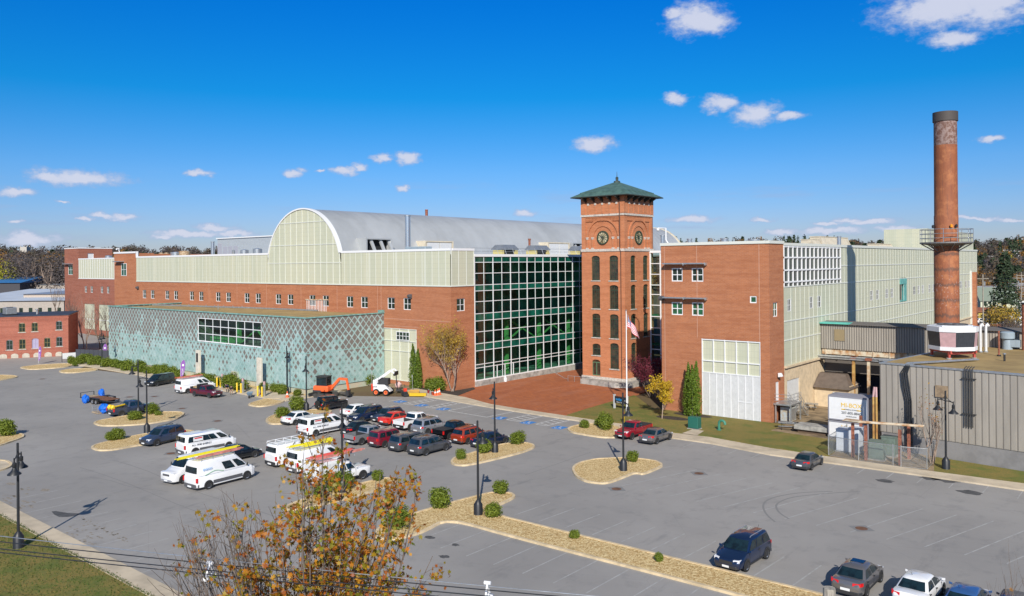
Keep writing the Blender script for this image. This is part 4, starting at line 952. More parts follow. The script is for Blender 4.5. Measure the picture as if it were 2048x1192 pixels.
m.bar((-35.95, 96, 2.05), (-35.95, 99, -.05), .06, .22); m.bar((-37.25, 96, 2.05), (-37.25, 99, -.05), .06, .22)
m.build('treads', GALV, st, world=True)
for x, y in ((-35.7, 92.8), (-35.7, 95.8), (-37.5, 92.8)): m = MB(); m.box(x-.07, x+.07, y-.07, y+.07, 0, 2.1); m.build('post', GALV, st, world=True)
m = MB()
for dz in (.35, .7, 1.1):
    m.tube([(-37.6, 92.65, 2.28+dz), (-35.65, 92.65, 2.28+dz), (-35.65, 95.9, 2.28+dz)], .03, 6)
    m.tube([(-35.95, 96, 2.1+dz), (-35.95, 99, dz)], .03, 6); m.tube([(-37.25, 96, 2.1+dz), (-37.25, 99, dz)], .03, 6)
for y in (92.65, 93.7, 94.8, 95.9): m.tube([(-35.65, y, 2.2), (-35.65, y, 3.4)], .03, 6)
for k in range(5): m.tube([(-35.95, 96+k*.75, 2.05-k*.52), (-35.95, 96+k*.75, 3.2-k*.52)], .03, 6)
m.build('railing', GALV, st, world=True)
q = thing('storage_tank_box', 'stained pale blue steel cabinet under the steel landing', 'cabinet', (-36.5, 94.4, 0)); m = MB(); m.box(-.75, .55, -.9, .75, .1, 1.8); m.build('body', pmat('stained_blue_metal', (.42, .48, .50), .6, vscale=3, col2=(.40, .33, .22)), q, bevel=.05)
m = MB(); m.box(.55, .6, -.75, .6, .3, 1.65); m.box(-.1, .1, -.1, .1, 1.8, 1.95); m.build('lid', GALV, q)

# beige block shed with brown roof
sh = thing('block_shed', 'beige block shed with brown hipped metal roof under the grey bridge', 'shed', (-36, 106.1, 0))
m = MB(); m.box(-37.7, -33.2, 106.1, 110, 0, 3.0); m.build('wall', CBLOCK, sh, world=True)
m = MB(); m.hexa([(-37.72, 105.6, 2.6), (-33.0, 105.6, 2.6), (-33.0, 110, 2.6), (-37.72, 110, 2.6), (-37.5, 107.6, 4.3), (-34.2, 107.6, 4.3), (-34.2, 108.5, 4.3), (-37.5, 108.5, 4.3)]); m.build('roof', pmat('brown_metal_roof', (.14, .11, .09), .6, vary=.15), sh, world=True)
m = MB(); m.box(-35.3, -34.1, 106.02, 106.1, 0, 2.1); m.build('door', pmat('pale_blue_door', (.50, .56, .62), .6), sh, world=True)

# ------------------------------------------------------------------ grey bridge
gb = thing('duct_bridge', 'long taupe corrugated bridge gallery running from the panelled wall to the grey plant building', 'bridge', (-30, 110, 7))
m = MB(); m.box(-37.7, -10, 108.7, 113.5, 7.4, 10.7); x = -37.6
while x < -10.1: m.box(x, x+.05, 108.64, 108.7, 7.4, 10.7, 1); x += .3
m.build('corrugated_wall', [SIDING, SIDINGD], gb, world=True)
m = MB(); m.face([(-37.7, 108.3, 10.65), (-10, 108.3, 10.65), (-10, 111, 10.95), (-37.7, 111, 10.95)]); m.box(-37.7, -34.0, 108.3, 112, 10.7, 10.86, 1); m.build('roof', [SIDINGD, TEAL], gb, world=True)
m = MB(); m.box(-35.9, -34.6, 108.6, 108.66, 8.5, 10.0); m.build('access_panel', pmat('tan_panel', (.27, .21, .12), .7), gb, world=True)
m = MB(); m.box(-37.6, -20, 108.9, 109.3, 6.65, 7.38)
for k in range(9): m.box(-37.2+k*2, -37.05+k*2, 108.8, 108.9, 6.6, 7.4)
m.build('rusty_beam', RUST, gb, world=True)
m = MB(); m.box(-37.7, -30, 107.6, 108.8, 6.2, 6.35); m.box(-30, -23, 107.4, 108.6, 6.35, 6.5)
for k in range(4): m.tube([(-37.7, 107.7+k*.25, 6.5), (-30, 107.7+k*.25, 6.5), (-24, 107.6+k*.25, 6.75)], .09, 6)
m.build('cable_tray', GALV, gb, world=True)
m = MB(); m.box(-37.6, -24, 110.0, 110.3, 4.2, 6.5); m.box(-37.6, -24, 114, 114.3, 0, 4.3, 1); m.build('lower_skirt', [pmat('shaded_siding', (.12, .108, .098), .7), pmat('underbridge_shade', (.03, .04, .07), .8)], gb, world=True)  # rear sheet is coloured dark to stand for the shade under the bridge
for i, (px_, py_) in enumerate(((1707, 805), (1737, 800))):
    x, y = (-33.4, 108.0) if i == 0 else (-31.6, 107.4)
    x = onY(px_, 700, y)[0]
    p_ = thing('steel_post', ('rusty yellow steel post carrying the bridge above the upper white container' if i == 0 else 'tall grey timber coloured post just right of the white containers'), 'post', (x, y, 0)); m = MB(); m.box(-.16, .16, -.16, .16, 0, 6.6); m.build('shaft', pmat('rust_yellow', (.50, .32, .10), .8, vscale=1.4, col2=(.30, .13, .04)) if i == 0 else RUST, p_)
    m = MB(); m.box(-.35, .35, -.35, .35, 6.3, 6.6); m.box(-.3, .3, -.3, .3, 0, .05); m.build('plates', RUSTR, p_)
# far part of the plant behind the cooling tower
pl = thing('plant_annex', 'taupe and turquoise siding plant annex behind the cooling tower at the right edge', 'building', (-10, 112, 0))
YA = 112.0
m = MB(); m.box(-10, -3.3, YA, YA+14, 0, 10.2)
x = -10
while x < -3.4: m.box(x, x+.05, YA-.05, YA, 5, 10.2, 1); x += .4
m.build('siding_wall', [SIDING, SIDINGD], pl, world=True)
m = MB(); m.box(-3.3, 12, YA-.02, YA+14, 0, 10.2); m.build('teal_wall', TEAL, pl, world=True)
m = MB(); m.box(-10.3, 12, YA-.5, YA+14.3, 10.2, 10.6); m.build('roof', GALV, pl, world=True)

# ------------------------------------------------------------------ grey plant building
ang = math.atan2(-.141, 1); dv = Vector((math.cos(ang), math.sin(ang))); nv = Vector((math.sin(ang), -math.cos(ang)))
gp = thing('plant_building', 'flat roofed plant building of vertical taupe siding over a grey masonry base', 'building', (-24, 86.1, 0))
Wg = Wall((-24.0, 86.1), dv, nv)
m = MB(); Wg.box(m, 0, 34, 1.8, 8.65, -24, 0)
a = .02
while a < 34: Wg.box(m, a, a+.05, 1.8, 8.6, 0, .012, 1); Wg.box(m, a+.09, a+.5, 1.85, 8.6, 0, .02); a += .58
m.build('siding', [SIDING, SIDINGD], gp, world=True)
m = MB(); Wg.box(m, .1, 34, -.1, 1.8, -23.9, -.06); m.build('masonry_base', pmat('grey_masonry', (.24, .235, .235), .9, vary=.15, vscale=.8), gp, world=True)
m = MB(); Wg.box(m, -.05, 34, 8.6, 8.75, -.3, .1); Wg.box(m, -.05, .2, 8.6, 8.72, -24, -.3); m.build('roof_edge', GALV, gp, world=True)
m = MB(); q = [Wg.p(.1, 0, -.3), Wg.p(34, 0, -.3), Wg.p(34, 0, -23.8), Wg.p(.1, 0, -23.8)]; m.prism([p[:2] for p in q], 8.6, 8.68, side=False); m.build('gravel_roof', GRAVELROOF, gp, world=True)
m = MB(); a0 = 5.3; Wg.box(m, a0, a0+1.1, 5.9, 7.0, 0, .16); m.build('vent_hood', pmat('tan_vent', (.30, .22, .14), .7, vary=.3), gp, world=True)
m = MB()
for k in range(4): m.tube([Wg.p(7.95+k*.22, 3.4, .2), Wg.p(7.95+k*.22, 8.9, .2), Wg.p(7.95+k*.22, 9.0, -.3)], .05, 6)
for z in (4.6, 7.9): Wg.box(m, 7.7, 8.9, z, z+.06, .05, .28)
m.build('wall_conduits', pmat('dark_conduit', (.05, .05, .05), .6), gp, world=True)
m = MB()
for k in range(4): pts = [Wg.p(2.6+k*.12, 8.75, .05), Wg.p(2.15+k*.2, 7.9, .18), Wg.p(2.25+k*.22, 6.6, .16), Wg.p(2.55+k*.18, 5.2, .14), Wg.p(2.6+k*.18, .4, .14)]; m.tube(pts, .055, 6)
m.build('wall_cables', BLACK, gp, world=True)
m = MB()
for k in range(4): m.tube([Wg.p(2.6+k*.16, 8.86, -.2), Wg.p(6.0+k*.16, 8.86, -8)], .08, 6)
Wg.box(m, 2.5, 3.2, 8.72, 8.86, -.4, 0, 0)
m.build('roof_conduits', GALV, gp, world=True)
def roofpt(px, py, z=8.7): return G(px, py, z)
# cooling tower
cpx = G(1903, 705, 8.7); ct = thing('cooling_tower', 'octagonal white and pink cooling unit on red steel legs on the plant roof', 'cooling tower', (-14.3, 90.2, 8.7), R(-45))
d0 = G(1903, 715, 8.7); ct.location = (d0[0], d0[1]+.6, 8.68); ct.scale = (.92, .92, .86)
def octa(r, sq=1.0):
    a_, b_ = r*.93, r*.46; return [(a_, -b_), (a_, b_), (b_, a_), (-b_, a_), (-a_, b_), (-a_, -b_), (-b_, -a_), (b_, -a_)]
m = MB(); o1, o2 = octa(2.35), octa(2.5)
for i in range(8):
    j = (i+1) % 8; m.cur = 0 if i % 2 == 0 else 1
    m.face([(*o2[i], 1.55), (*o2[j], 1.55), (*o2[j], 3.35), (*o2[i], 3.35)]) if False else m.face([(*o1[i], 1.45), (*o1[j], 1.45), (*o2[j], 3.25), (*o2[i], 3.25)])
m.build('coil_panels', [pmat('dark_coil', (.035, .04, .05), .5, vary=.3, stretch=(8, 8, .5)), PINK], ct)
m = MB(); m.prism(octa(2.58), 3.25, 3.85); m.prism(octa(2.0), 3.85, 4.0); m.prism(octa(2.45), 1.0, 1.45, bottom=True); m.prism(octa(1.6), .8, 1.0, bottom=True); m.build('casing', WHITE, ct)
m = MB(); 
for i in range(8): a = i*PI/4; m.bar((0, 0, 4.03), (1.5*math.cos(a), 1.5*math.sin(a), 4.03), .3, .05)
m.lathe([(1.6, 4.0), (1.6, 4.12), (1.5, 4.12), (1.5, 4.0)], n=24); m.build('fan', GTRIM, ct)
m = MB()
for s1 in (-1, 1):
    m.bar((-2.0, s1*1.5, .85), (2.0, s1*1.5, .85), .16, .3); m.bar((s1*1.6, -1.6, .7), (s1*1.6, 1.6, .7), .16, .25)
    for s2 in (-1, 1): m.box(s1*1.6-.12, s1*1.6+.12, s2*1.5-.12, s2*1.5+.12, .08, .75)
m.build('legs', RED, ct)
m = MB(); m.lathe([(.28, 0), (.28, .14)], (1.6, 1.5, 0), 8, cap=True); m.lathe([(.28, 0), (.28, .14)], (-1.6, -1.5, 0), 8, cap=True); m.lathe([(.28, 0), (.28, .14)], (1.6, -1.5, 0), 8, cap=True); m.build('footings', CONC, ct)
# pipes and vents on that roof
for i, (px_, h) in enumerate(((1961, 3.3), (1972, 3.3))):
    x, y = G(px_, 704, 8.7); p_ = thing('goose_neck_vent', f'white goose neck vent pipe right of the cooling unit, the {"left" if i == 0 else "right"} of two', 'vent', (x, y, 8.68), R(50))
    m = MB(); m.tube([(0, 0, 0), (0, 0, h*.8), (.05, 0, h*.9), (.2, 0, h*.95), (.35, 0, h*.88)], .14, 10); m.build('pipe', WHITEP, p_, smooth=50); m = MB(); m.lathe([(.24, 0), (.24, .12)], n=12, cap=True); m.build('flange', GALV, p_)
x, y = G(2015, 698, 8.7); v = thing('roof_ventilator', 'round pale blue roof ventilator with square intake at the right edge', 'vent', (x, y, 8.68))
m = MB(); m.lathe([(.55, 0), (.5, 1.2), (.75, 1.25), (.75, 1.9), (.6, 2.0), (.05, 2.05)], n=20); m.build('drum', pmat('pale_blue_metal', (.30, .37, .42), .5, vary=.1), v, smooth=40); m = MB(); m.box(.3, 1.3, -.4, .4, .3, 1.1); m.build('intake', MATS['pale_blue_metal'], v)
x, y = G(1998, 712, 8.7); v = thing('vent_pipe', 'thin rusty brown vent pipe standing on the plant roof', 'vent', (x, y, 8.68)); m = MB(); m.tube([(0, 0, 0), (0, 0, 2.7)], .09, 8); m.build('pipe', RUSTR, v); m = MB(); m.tube([(0, 0, 0), (0, 0, .15)], .2, 8); m.build('flashing', BLACK, v)
x, y = G(2009, 722, 8.7); v = thing('short_vent', 'short dark vent stub near the front of the plant roof', 'vent', (x, y, 8.68)); m = MB(); m.tube([(0, 0, 0), (0, 0, .7)], .1, 8); m.build('pipe', BLACK, v); m = MB(); m.tube([(0, 0, .7), (0, 0, .8)], .16, 8); m.build('cap', GALV, v)
x, y = G(2046, 700, 8.7); v = thing('dark_stack', 'dark brown steel stack cut by the right edge of the photo', 'chimney', (x+.2, y, 8.68)); m = MB(); m.tube([(0, 0, 0), (0, 0, 5.2)], .3, 12); m.build('shaft', RUSTR, v); m = MB(); m.tube([(0, 0, 5.2), (0, 0, 5.4)], .36, 12); m.build('rim', BLACK, v)
x, y = G(1722, 855); v = thing('pink_capped_pipes', 'pair of rusty pipes with pink ends rising left of the plant building', 'pipe', (*Wg.p(-.6, 0, .2)[:2], 0))
m = MB()
for k in range(2): m.tube([(k*.3, 0, 0), (k*.3, 0, 5.2)], .11, 8)
m.build('pipes', MATS['rust_yellow'], v); m = MB()
for k in range(2): m.tube([(k*.3, 0, 5.2), (k*.3+.1-.15*k, .1, 6.2)], .11, 8)
m.build('pink_ends', PINK, v)

# ------------------------------------------------------------------ chimney
ch = thing('steel_chimney', 'tall rust coloured steel chimney with a round railed platform', 'chimney', (-21.2, 102.1, 0))
def rustch(t, b, tc):
    s = t.n('ShaderNodeSeparateXYZ'); t.L.new(tc, s.inputs[0]); z = s.outputs[2]
    an = t.m('ARCTAN2', s.outputs[1], s.outputs[0])
    seamv = t.m('LESS_THAN', t.m('ABSOLUTE', t.m('SUBTRACT', t.m('FRACT', t.m('ADD', t.m('DIVIDE', an, 1.05), t.m('MULTIPLY', t.m('FLOOR', t.m('DIVIDE', z, 2.4)), .37))), .5)), .02)
    zz_ = t.m('ADD', z, t.m('MULTIPLY', t.noise(t.map(tc, (2, 2, .5)), 2.5, 3), .9))
    seamh = t.step(t.m('ABSOLUTE', t.m('SUBTRACT', t.m('FRACT', t.m('DIVIDE', zz_, 1.75)), .5)), .16, .03)
    c = t.mix(t.noise(t.map(tc, (1.6, 1.6, .22)), 2.2, 6, .7), (.38, .125, .045), (.15, .05, .03))
    c = t.mix(t.m('MULTIPLY', t.step(t.noise(tc, .9, 5, .7), .45, .7), .7), c, (.46, .18, .07))
    c = t.mix(t.m('MULTIPLY', seamh, t.m('MULTIPLY', t.step(z, 21.5, 19.5), .75)), c, (.10, .055, .04))
    c = t.mix(t.m('MULTIPLY', seamv, .5), c, (.11, .055, .04))
    sp = t.m('MULTIPLY', t.step(t.noise(tc, 4.5, 3, .7), .60, .68), t.m('MULTIPLY', t.step(z, 12.5, 14), t.step(z, 18.5, 16.5)))
    c = t.mix(t.m('MULTIPLY', sp, .6), c, (.55, .45, .42))
    top = t.m('GREATER_THAN', z, 32.0); topc = t.mix(t.step(t.noise(t.map(tc, (1.5, 1.5, 1.5)), 2.0, 6, .7), .42, .62), (.15, .075, .055), (.30, .22, .20))
    c = t.mix(top, c, topc); t.L.new(c, b.inputs['Base Color']); bumpit(t, b, t.noise(tc, 6, 4), .3, .04)
m = MB(); prof = [(1.28, 0), (1.28, 21.3), (1.24, 21.35), (1.24, 24), (1.21, 24.05), (1.2, 28), (1.19, 35.6)]; m.lathe(prof, n=48); m.build('shaft', custom('rusted_chimney', rustch, .75), ch, smooth=40)
m = MB(); m.lathe([(1.19, 34.7), (1.3, 34.7), (1.3, 35.75), (1.15, 35.75), (1.15, 34.0)], n=48); m.build('top_rim', pmat('dark_rim', (.07, .06, .055), .7), ch, smooth=40)
m = MB(); m.lathe([(1.28, 20.55), (2.72, 20.85), (2.72, 21.0), (1.28, 21.0)], n=32)
for i in range(12): a = i*PI/6; m.bar((1.25*math.cos(a), 1.25*math.sin(a), 20.0), (2.6*math.cos(a), 2.6*math.sin(a), 20.8), .08)
m.build('platform', pmat('weathered_steel', (.20, .20, .20), .6, metal=.4), ch)
m = MB()
for z in (21.45, 21.95, 22.45):
    m.tube([(2.68*math.cos(i*PI/16), 2.68*math.sin(i*PI/16), z) for i in range(33)], .035, 5, caps=False)
for i in range(12): a = i*PI/6+.1; m.tube([(2.68*math.cos(a), 2.68*math.sin(a), 20.9), (2.68*math.cos(a), 2.68*math.sin(a), 22.5)], .035, 5)
m.build('railing', GALV, ch)
for a, mt in ((-1.0, LAMPA), (-2.5, BLACK), (-.6, BLACK)):
    m = MB(); m.lathe([(.04, 22.6), (.14, 22.65), (.15, 22.9), (.02, 23.0)], (1.45*math.cos(a), 1.45*math.sin(a), 0), 10); m.build('beacon', mt, ch)

# ------------------------------------------------------------------ containers, yard
FONTC = pmat('sign_yellow', (.78, .50, .02), .5); FONTK = pmat('sign_black', (.02, .03, .045), .5); FONTB = pmat('sign_blue', (.02, .30, .75), .5); FONTR = pmat('sign_red', (.6, .03, .03), .5)
cx0 = G(1658, 900)[0]; cxy = Vector(G(1657, 893)); cy_ = 88.0
cx0, z_top = onY(1657, 790, cy_); cx1 = onY(1736, 800, cy_)[0]; z_bot = 0; zm = onY(1657, 838, cy_)[1]
for i, (z0_, z1_, ph, lb) in enumerate(((zm, z_top, '207-805-8840', 'upper white storage container with yellow MI-BOX lettering'), (.15, zm-.1, '914-805-8840', 'lower white storage container under the other one behind the yard fence'))):
    o = thing('storage_container', lb, 'container', (cx0, cy_, z0_)); w = cx1-cx0; h = z1_-z0_
    m = MB(); m.box(0, w, 0, 2.4, .12, h-.1); m.build('box', pmat('container_white', (.76, .77, .78), .45, vary=.04) if i == 0 else MATS['container_white'], o)
    m = MB(); m.box(-.04, w+.04, -.05, 2.45, 0, .12); m.box(-.04, w+.04, -.05, 2.45, h-.12, h+.02); m.box(-.05, .06, -.06, .05, .12, h-.1); m.box(w-.06, w+.05, -.06, .05, .12, h-.1); m.build('frame', pmat('container_grey', (.26, .26, .30), .5) if i == 0 else MATS['container_grey'], o)
    if i == 0:
        m = MB(); m.hexa([(0, 0, h+.021), (w, 0, h+.021), (w, 2.4, h+.021), (0, 2.4, h+.021), (.7, 1.1, h+.2), (w-.7, 1.1, h+.2), (w-.7, 1.3, h+.2), (.7, 1.3, h+.2)]); m.build('roof', MATS['container_grey'], o)
    M = Matrix.Translation((w*.58, -.012, h*.64)) @ Matrix.Rotation(PI/2, 4, 'X'); k = text_obj('lettering', 'MI-BOX', .62, FONTC, o, M @ Matrix.Diagonal((1, 1, 1, 1)), .012)
    m = MB(); m.box(w*.33, w*.43, -.02, 0, h*.45, h*.49); m.box(w*.72, w*.83, -.02, 0, h*.45, h*.49); m.build('yellow_bars', FONTC, o)
    text_obj('slogan', 'MOVING & STORAGE', .16, FONTK, o, Matrix.Translation((w*.58, -.012, h*.47)) @ Matrix.Rotation(PI/2, 4, 'X'), .008)
    text_obj('phone_number', ph, .36, FONTK, o, Matrix.Translation((w*.58, -.012, h*.33)) @ Matrix.Rotation(PI/2, 4, 'X'), .01)
    text_obj('web_address', 'mi-box.com', .22, FONTK, o, Matrix.Translation((w*.58, -.012, h*.20)) @ Matrix.Rotation(PI/2, 4, 'X'), .008)
def mesh_fence(name, pts, h, label, mid=True, gate=()):
    o = thing(name, label, 'fence', (*pts[0], 0)); P0 = Vector(pts[0])
    wr = D.materials.get('chain_link')
    if not wr:
        wr = D.materials.new('chain_link'); wr.use_nodes = True; t = NT(wr.node_tree); b = t.N['Principled BSDF']; b.inputs['Base Color'].default_value = (.45, .48, .50, 1); b.inputs['Metallic'].default_value = .6; b.inputs['Roughness'].default_value = .5
        tc = t.n('ShaderNodeTexCoord').outputs['Object']; s = t.n('ShaderNodeSeparateXYZ'); t.L.new(tc, s.inputs[0]); hh = t.m('ADD', s.outputs[0], s.outputs[1])
        u = t.m('FRACT', t.m('MULTIPLY', t.m('ADD', hh, s.outputs[2]), 9)); v = t.m('FRACT', t.m('MULTIPLY', t.m('SUBTRACT', hh, s.outputs[2]), 9))
        a = t.m('MAXIMUM', t.m('LESS_THAN', u, .13), t.m('LESS_THAN', v, .13)); t.L.new(a, b.inputs['Alpha'])
    m = MB()
    for a, b_ in zip(pts, pts[1:]):
        a, b_ = Vector(a)-P0, Vector(b_)-P0; m.face([(*a, .05), (*b_, .05), (*b_, h), (*a, h)])
    m.build('chain_link_mesh', wr, o)
    for a in pts:
        a = Vector(a)-P0; p = MB(); p.tube([(*a, 0), (*a, h+.12)], .05, 8); p.build('post', GALV, o)
    m = MB()
    for a, b_ in zip(pts, pts[1:]):
        a, b_ = Vector(a)-P0, Vector(b_)-P0; m.tube([(*a, h), (*b_, h)], .035, 6)
        if mid: m.tube([(*a, .1), (*b_, .1)], .025, 6)
    m.build('rails', GALV, o); return o
mesh_fence('chain_link_fence', [G(1694, 888), G(1657, 912), G(1717, 923), G(1786, 933), G(1802, 936), G(1854, 941), G(1868, 926)], 1.95, 'galvanised chain link fence enclosing the transformers by the pavement')
def cabinet(px, py, w, d, h, mat, label, name='transformer', extra=0):
    x, y = G(px, py); o = thing(name, label, 'transformer', (x, y, .1)); m = MB(); m.box(0, w, 0, d, .12, h); m.build('cabinet', mat, o, bevel=.03)
    m = MB(); m.box(-.1, w+.1, -.1, d+.1, 0, .12); m.build('pad', CONC, o)
    m = MB(); m.box(.06, w-.06, -.03, 0, .25, h-.15); m.box(-.03, w+.03, -.04, d+.03, h, h+.06); m.build('doors', mat, o)
    if extra:
        m = MB()
        for k in range(7): m.box(w, w+.25, .1+k*.16, .15+k*.16, .4, h-.3)
        m.build('cooling_fins', mat, o)
    return o
LB = pmat('pale_blue_cabinet', (.55, .60, .66), .5, vary=.06); GG = pmat('grey_green_cabinet', (.15, .20, .17), .55, vary=.12); DG = pmat('dark_green_cabinet', (.02, .13, .10), .5)
cabinet(1672, 905, 1.7, 1.5, 2.2, LB, 'pale blue transformer with a sloping top near the containers', extra=1)
cabinet(1697, 909, 1.0, 1.3, 2.45, LB, 'tall narrow pale blue cabinet right of the pale blue transformer', name='switch_cabinet')
cabinet(1736, 921, 1.35, 1.1, 1.75, GG, 'grey green transformer in front, left of the pair in the yard')
cabinet(1762, 914, 1.25, 1.1, 1.85, GG, 'grey green transformer behind, right of the pair in the yard')
cabinet(1390, 863, .95, .8, 1.35, DG, 'small dark green utility box on the front lawn', name='utility_box') if False else None
x, y = G(1394, 860); o = thing('utility_box', 'dark green utility box on the lawn behind the grey sedan', 'utility box', (x-.3, y, .115)); m = MB(); m.box(-.62, .62, -.45, .45, .08, 1.35); m.build('cabinet', DG, o, bevel=.04); m = MB(); m.box(-.68, .68, -.5, .5, 0, .08); m.build('pad', CONC, o); m = MB(); m.box(-.55, .55, -.48, -.45, .15, 1.2); m.build('door', DG, o)
x, y = G(1444, 863); o = thing('vent_bend', 'green goose neck pipe sticking out of the front lawn', 'pipe', (x, y, .1)); m = MB(); m.tube([(-.35, 0, 0), (-.35, 0, .7), (-.3, 0, .95), (-.1, 0, 1.12), (.15, 0, 1.1), (.33, 0, .95), (.38, 0, .7)], .15, 10); m.build('pipe', pmat('green_pipe', (.05, .22, .15), .5), o, smooth=50); m = MB(); m.lathe([(.26, 0), (.26, .1)], (-.35, 0, 0), 10, cap=True); m.build('flange', pmat('green_flange', (.04, .18, .12), .5), o)
sheet('pavement_pad', [G(1364, 869), G(1385, 861), G(1408, 864), G(1395, 873)], .135, WALK, px=False)
# rusty canopy frame over the transformers
fr = thing('rusty_pipe_frame', 'rusty steel pipe frame with a long top beam over the transformers', 'frame', (*G(1708, 905), 0))
m = MB(); P_ = {k: Vector(G(*p)) for k, p in dict(a=(1706, 916), b=(1732, 922), c=(1722, 898), d=(1800, 932), e=(1818, 920)).items()}
tz = 3.55
for k in 'abcde': m.box(P_[k].x-.12, P_[k].x+.12, P_[k].y-.12, P_[k].y+.12, 0, tz-.2)
m.build('columns', RUSTR, fr, world=True)
m = MB(); A_, B_ = G(1702, 916), G(1846, 930); mid = [Vector((*A_, tz)), Vector((*B_, tz))]
for k in (-.25, 0, .25): m.tube([(mid[0].x, mid[0].y+k, tz), (mid[1].x, mid[1].y+k+.3, tz)], .08, 6)
m.box(mid[0].x-.6, mid[0].x+.8, mid[0].y-.6, mid[0].y+.6, tz+.08, tz+.12); m.build('top_beam', RUST, fr, world=True)
x, y = G(1585, 836)
for i, p in enumerate(((1618, 806, 'upper grey picnic table beside the beige block wall'), (1577, 846, 'front grey picnic table on the lawn edge'), (1610, 850, 'grey picnic table pushed against the dock platform'))):
    x, y = G(p[0], p[1]+14); o = thing('picnic_table', p[2], 'picnic table', (x, y, .11), R((12, 20, -10)[i])); m = MB(); m.box(-1.1, 1.1, -.4, .4, .72, .78); m.build('table_top', GALV, o)
    for s1 in (-1, 1): m = MB(); m.box(-1.05, 1.05, s1*.8-.13, s1*.8+.13, .42, .47); m.build('bench', GALV, o)
    for s1 in (-1, 1): m = MB(); m.bar((s1*.7, -.75, .02), (s1*.7, .2, .72), .06); m.bar((s1*.7, .75, .02), (s1*.7, -.2, .72), .06); m.build('leg', BLACK, o)
o = thing('dock_platform', 'grey concrete loading platform left of the white containers', 'platform', (-30.5, 89, 0)); a, b_ = G(1598, 848), G(1656, 866)
m = MB(); m.box(-33.6, cx0-.1, 88.2, 90.3, .5, .95); m.build('slab', CONC, o, world=True); m = MB(); m.box(-33.3, cx0-.3, 88.5, 90.0, 0, .5); m.build('base', pmat('brown_base', (.12, .08, .05), .9), o, world=True)

# ------------------------------------------------------------------ brick mill at the left
a, b_ = Vector((-184.24, 71.15)), Vector((-190.12, 60.21)); dm = (b_-a).normalized(); nm = Vector((dm.y, -dm.x))
if nm.x < 0: nm = -nm
Wm = Wall(a, dm, nm)
def onW(px, py, W_):   # distance along and height on a wall plane
    d = px_dir(px, py); O = Vector((W_.O.x, W_.O.y, 0)); n3 = Vector((W_.n.x, W_.n.y, 0)); k = O.dot(n3)/d.dot(n3); q = d*k
    return (Vector((q.x, q.y))-W_.O).dot(W_.d), HC+q.z
zt = onW(138, 629, Wm)[1]
ml = thing('brick_mill', 'old two storey brick mill building with arched windows and dark flat roof', 'building', (*a, 0))
k = 150/1490; hs = []; segs = []
for bx0, bx1, ty, by, kind in ((372, 505, 255, 440, 0), (628, 755, 245, 425, 0), (1112, 1238, 215, 392, 1), (122, 255, 592, 792, 1), (378, 508, 575, 775, 0), (632, 765, 562, 762, 2), (875, 1000, 548, 740, 0), (1115, 1240, 530, 720, 1)):
    cxp = (bx0+bx1)/2*k; c0, z1_ = onW(cxp, 620+ty*k, Wm); _, z0_ = onW(cxp, 620+by*k, Wm); h0 = onW(bx1*k, 670, Wm)[0]; h1 = onW(bx0*k, 670, Wm)[0]
    segs.append((h0, h1, z0_, z1_, .3, kind))
# the storeys repeat beyond the frame
m = MB(); Wm.solid(m, -.2, 24, -.1, zt-.3, [s[:5] for s in segs], .25)
Wm.box(m, -.3, 24, zt-.75, zt-.45, 0, .12)
i = 0
while -.2+i*.42 < 24: Wm.box(m, -.2+i*.42, 0+i*.42, zt-1.0, zt-.75, 0, .1); i += 1
Wm.box(m, -.2, 24, zt-.45, zt-.15, 0, .2); Wm.box(m, -.2, 24, 1.55, 1.7, 0, .05)
q0, q1 = Wm.p(-.2, 0, 0), Wm.p(-.2, 0, -16); m.face([q0, q1, (q1[0], q1[1], zt-.3), (q0[0], q0[1], zt-.3)])
m.build('wall', BRICKM, ml, world=True)
for s in segs:
    fm = (pmat('olive_frame', (.20, .15, .05), .6), pmat('grey_frame', (.16, .16, .17), .6), pmat('lilac_board', (.36, .33, .47), .6)) if 'olive_frame' not in MATS else (MATS['olive_frame'], MATS['grey_frame'], MATS['lilac_board'])
    Wm.window(ml, s[0], s[1], s[2], s[3]-.1, 2, 2, fmat=fm[s[5]], gmat=MATS['lilac_board'] if s[5] == 2 else WGLASS, sill=STONE, out=-.1)
for i in range(9):
    m = MB(); a0 = .9+i*2.05; z = .05
    pts = [(a0, z), (a0+1.35, z)]+[(a0+.675+.675*math.cos(t_), .55+.45*math.sin(t_)) for t_ in [PI*j/10 for j in range(11)]]
    m.face([Wm.p(x, z_, .03) for x, z_ in pts])
    m.build('bricked_up_arch', MATS.get('pale_infill') or pmat('pale_infill', (.50, .45, .37), .9, vary=.15), ml, world=True)
m = MB(); p4 = [Wm.p(-.4, 0, .3), Wm.p(24, 0, .3), Wm.p(24, 0, -16), Wm.p(-.4, 0, -16)]; m.prism([p[:2] for p in p4], zt-.15, zt, bottom=True); m.build('flat_roof', pmat('dark_roof_felt', (.035, .045, .07), .7, vary=.2), ml, world=True)
o = thing('roof_air_unit', 'grey air conditioning unit on the mill roof at the left edge', 'air conditioner', (*Wm.p(11.5, 0, -5)[:2], zt)); m = MB(); m.box(-1.2, 1.2, -1, 1, .2, 1.6); m.build('casing', GALV, o, bevel=.05); m = MB(); m.box(-1.3, 1.3, -1.1, 1.1, 0, .2); m.build('base', BLACK, o); m = MB(); m.lathe([(.6, 1.6), (.6, 1.7), (.1, 1.72)], n=16); m.build('fan_guard', BLACK, o)
o = thing('roof_vent', 'small silver vent on the mill roof', 'vent', (*Wm.p(6.5, 0, -6)[:2], zt)); m = MB(); m.tube([(0, 0, 0), (0, 0, .9)], .25, 10); m.build('pipe', STEEL, o); m = MB(); m.tube([(0, 0, .9), (0, 0, 1.05)], .4, 10); m.build('cap', STEEL, o)
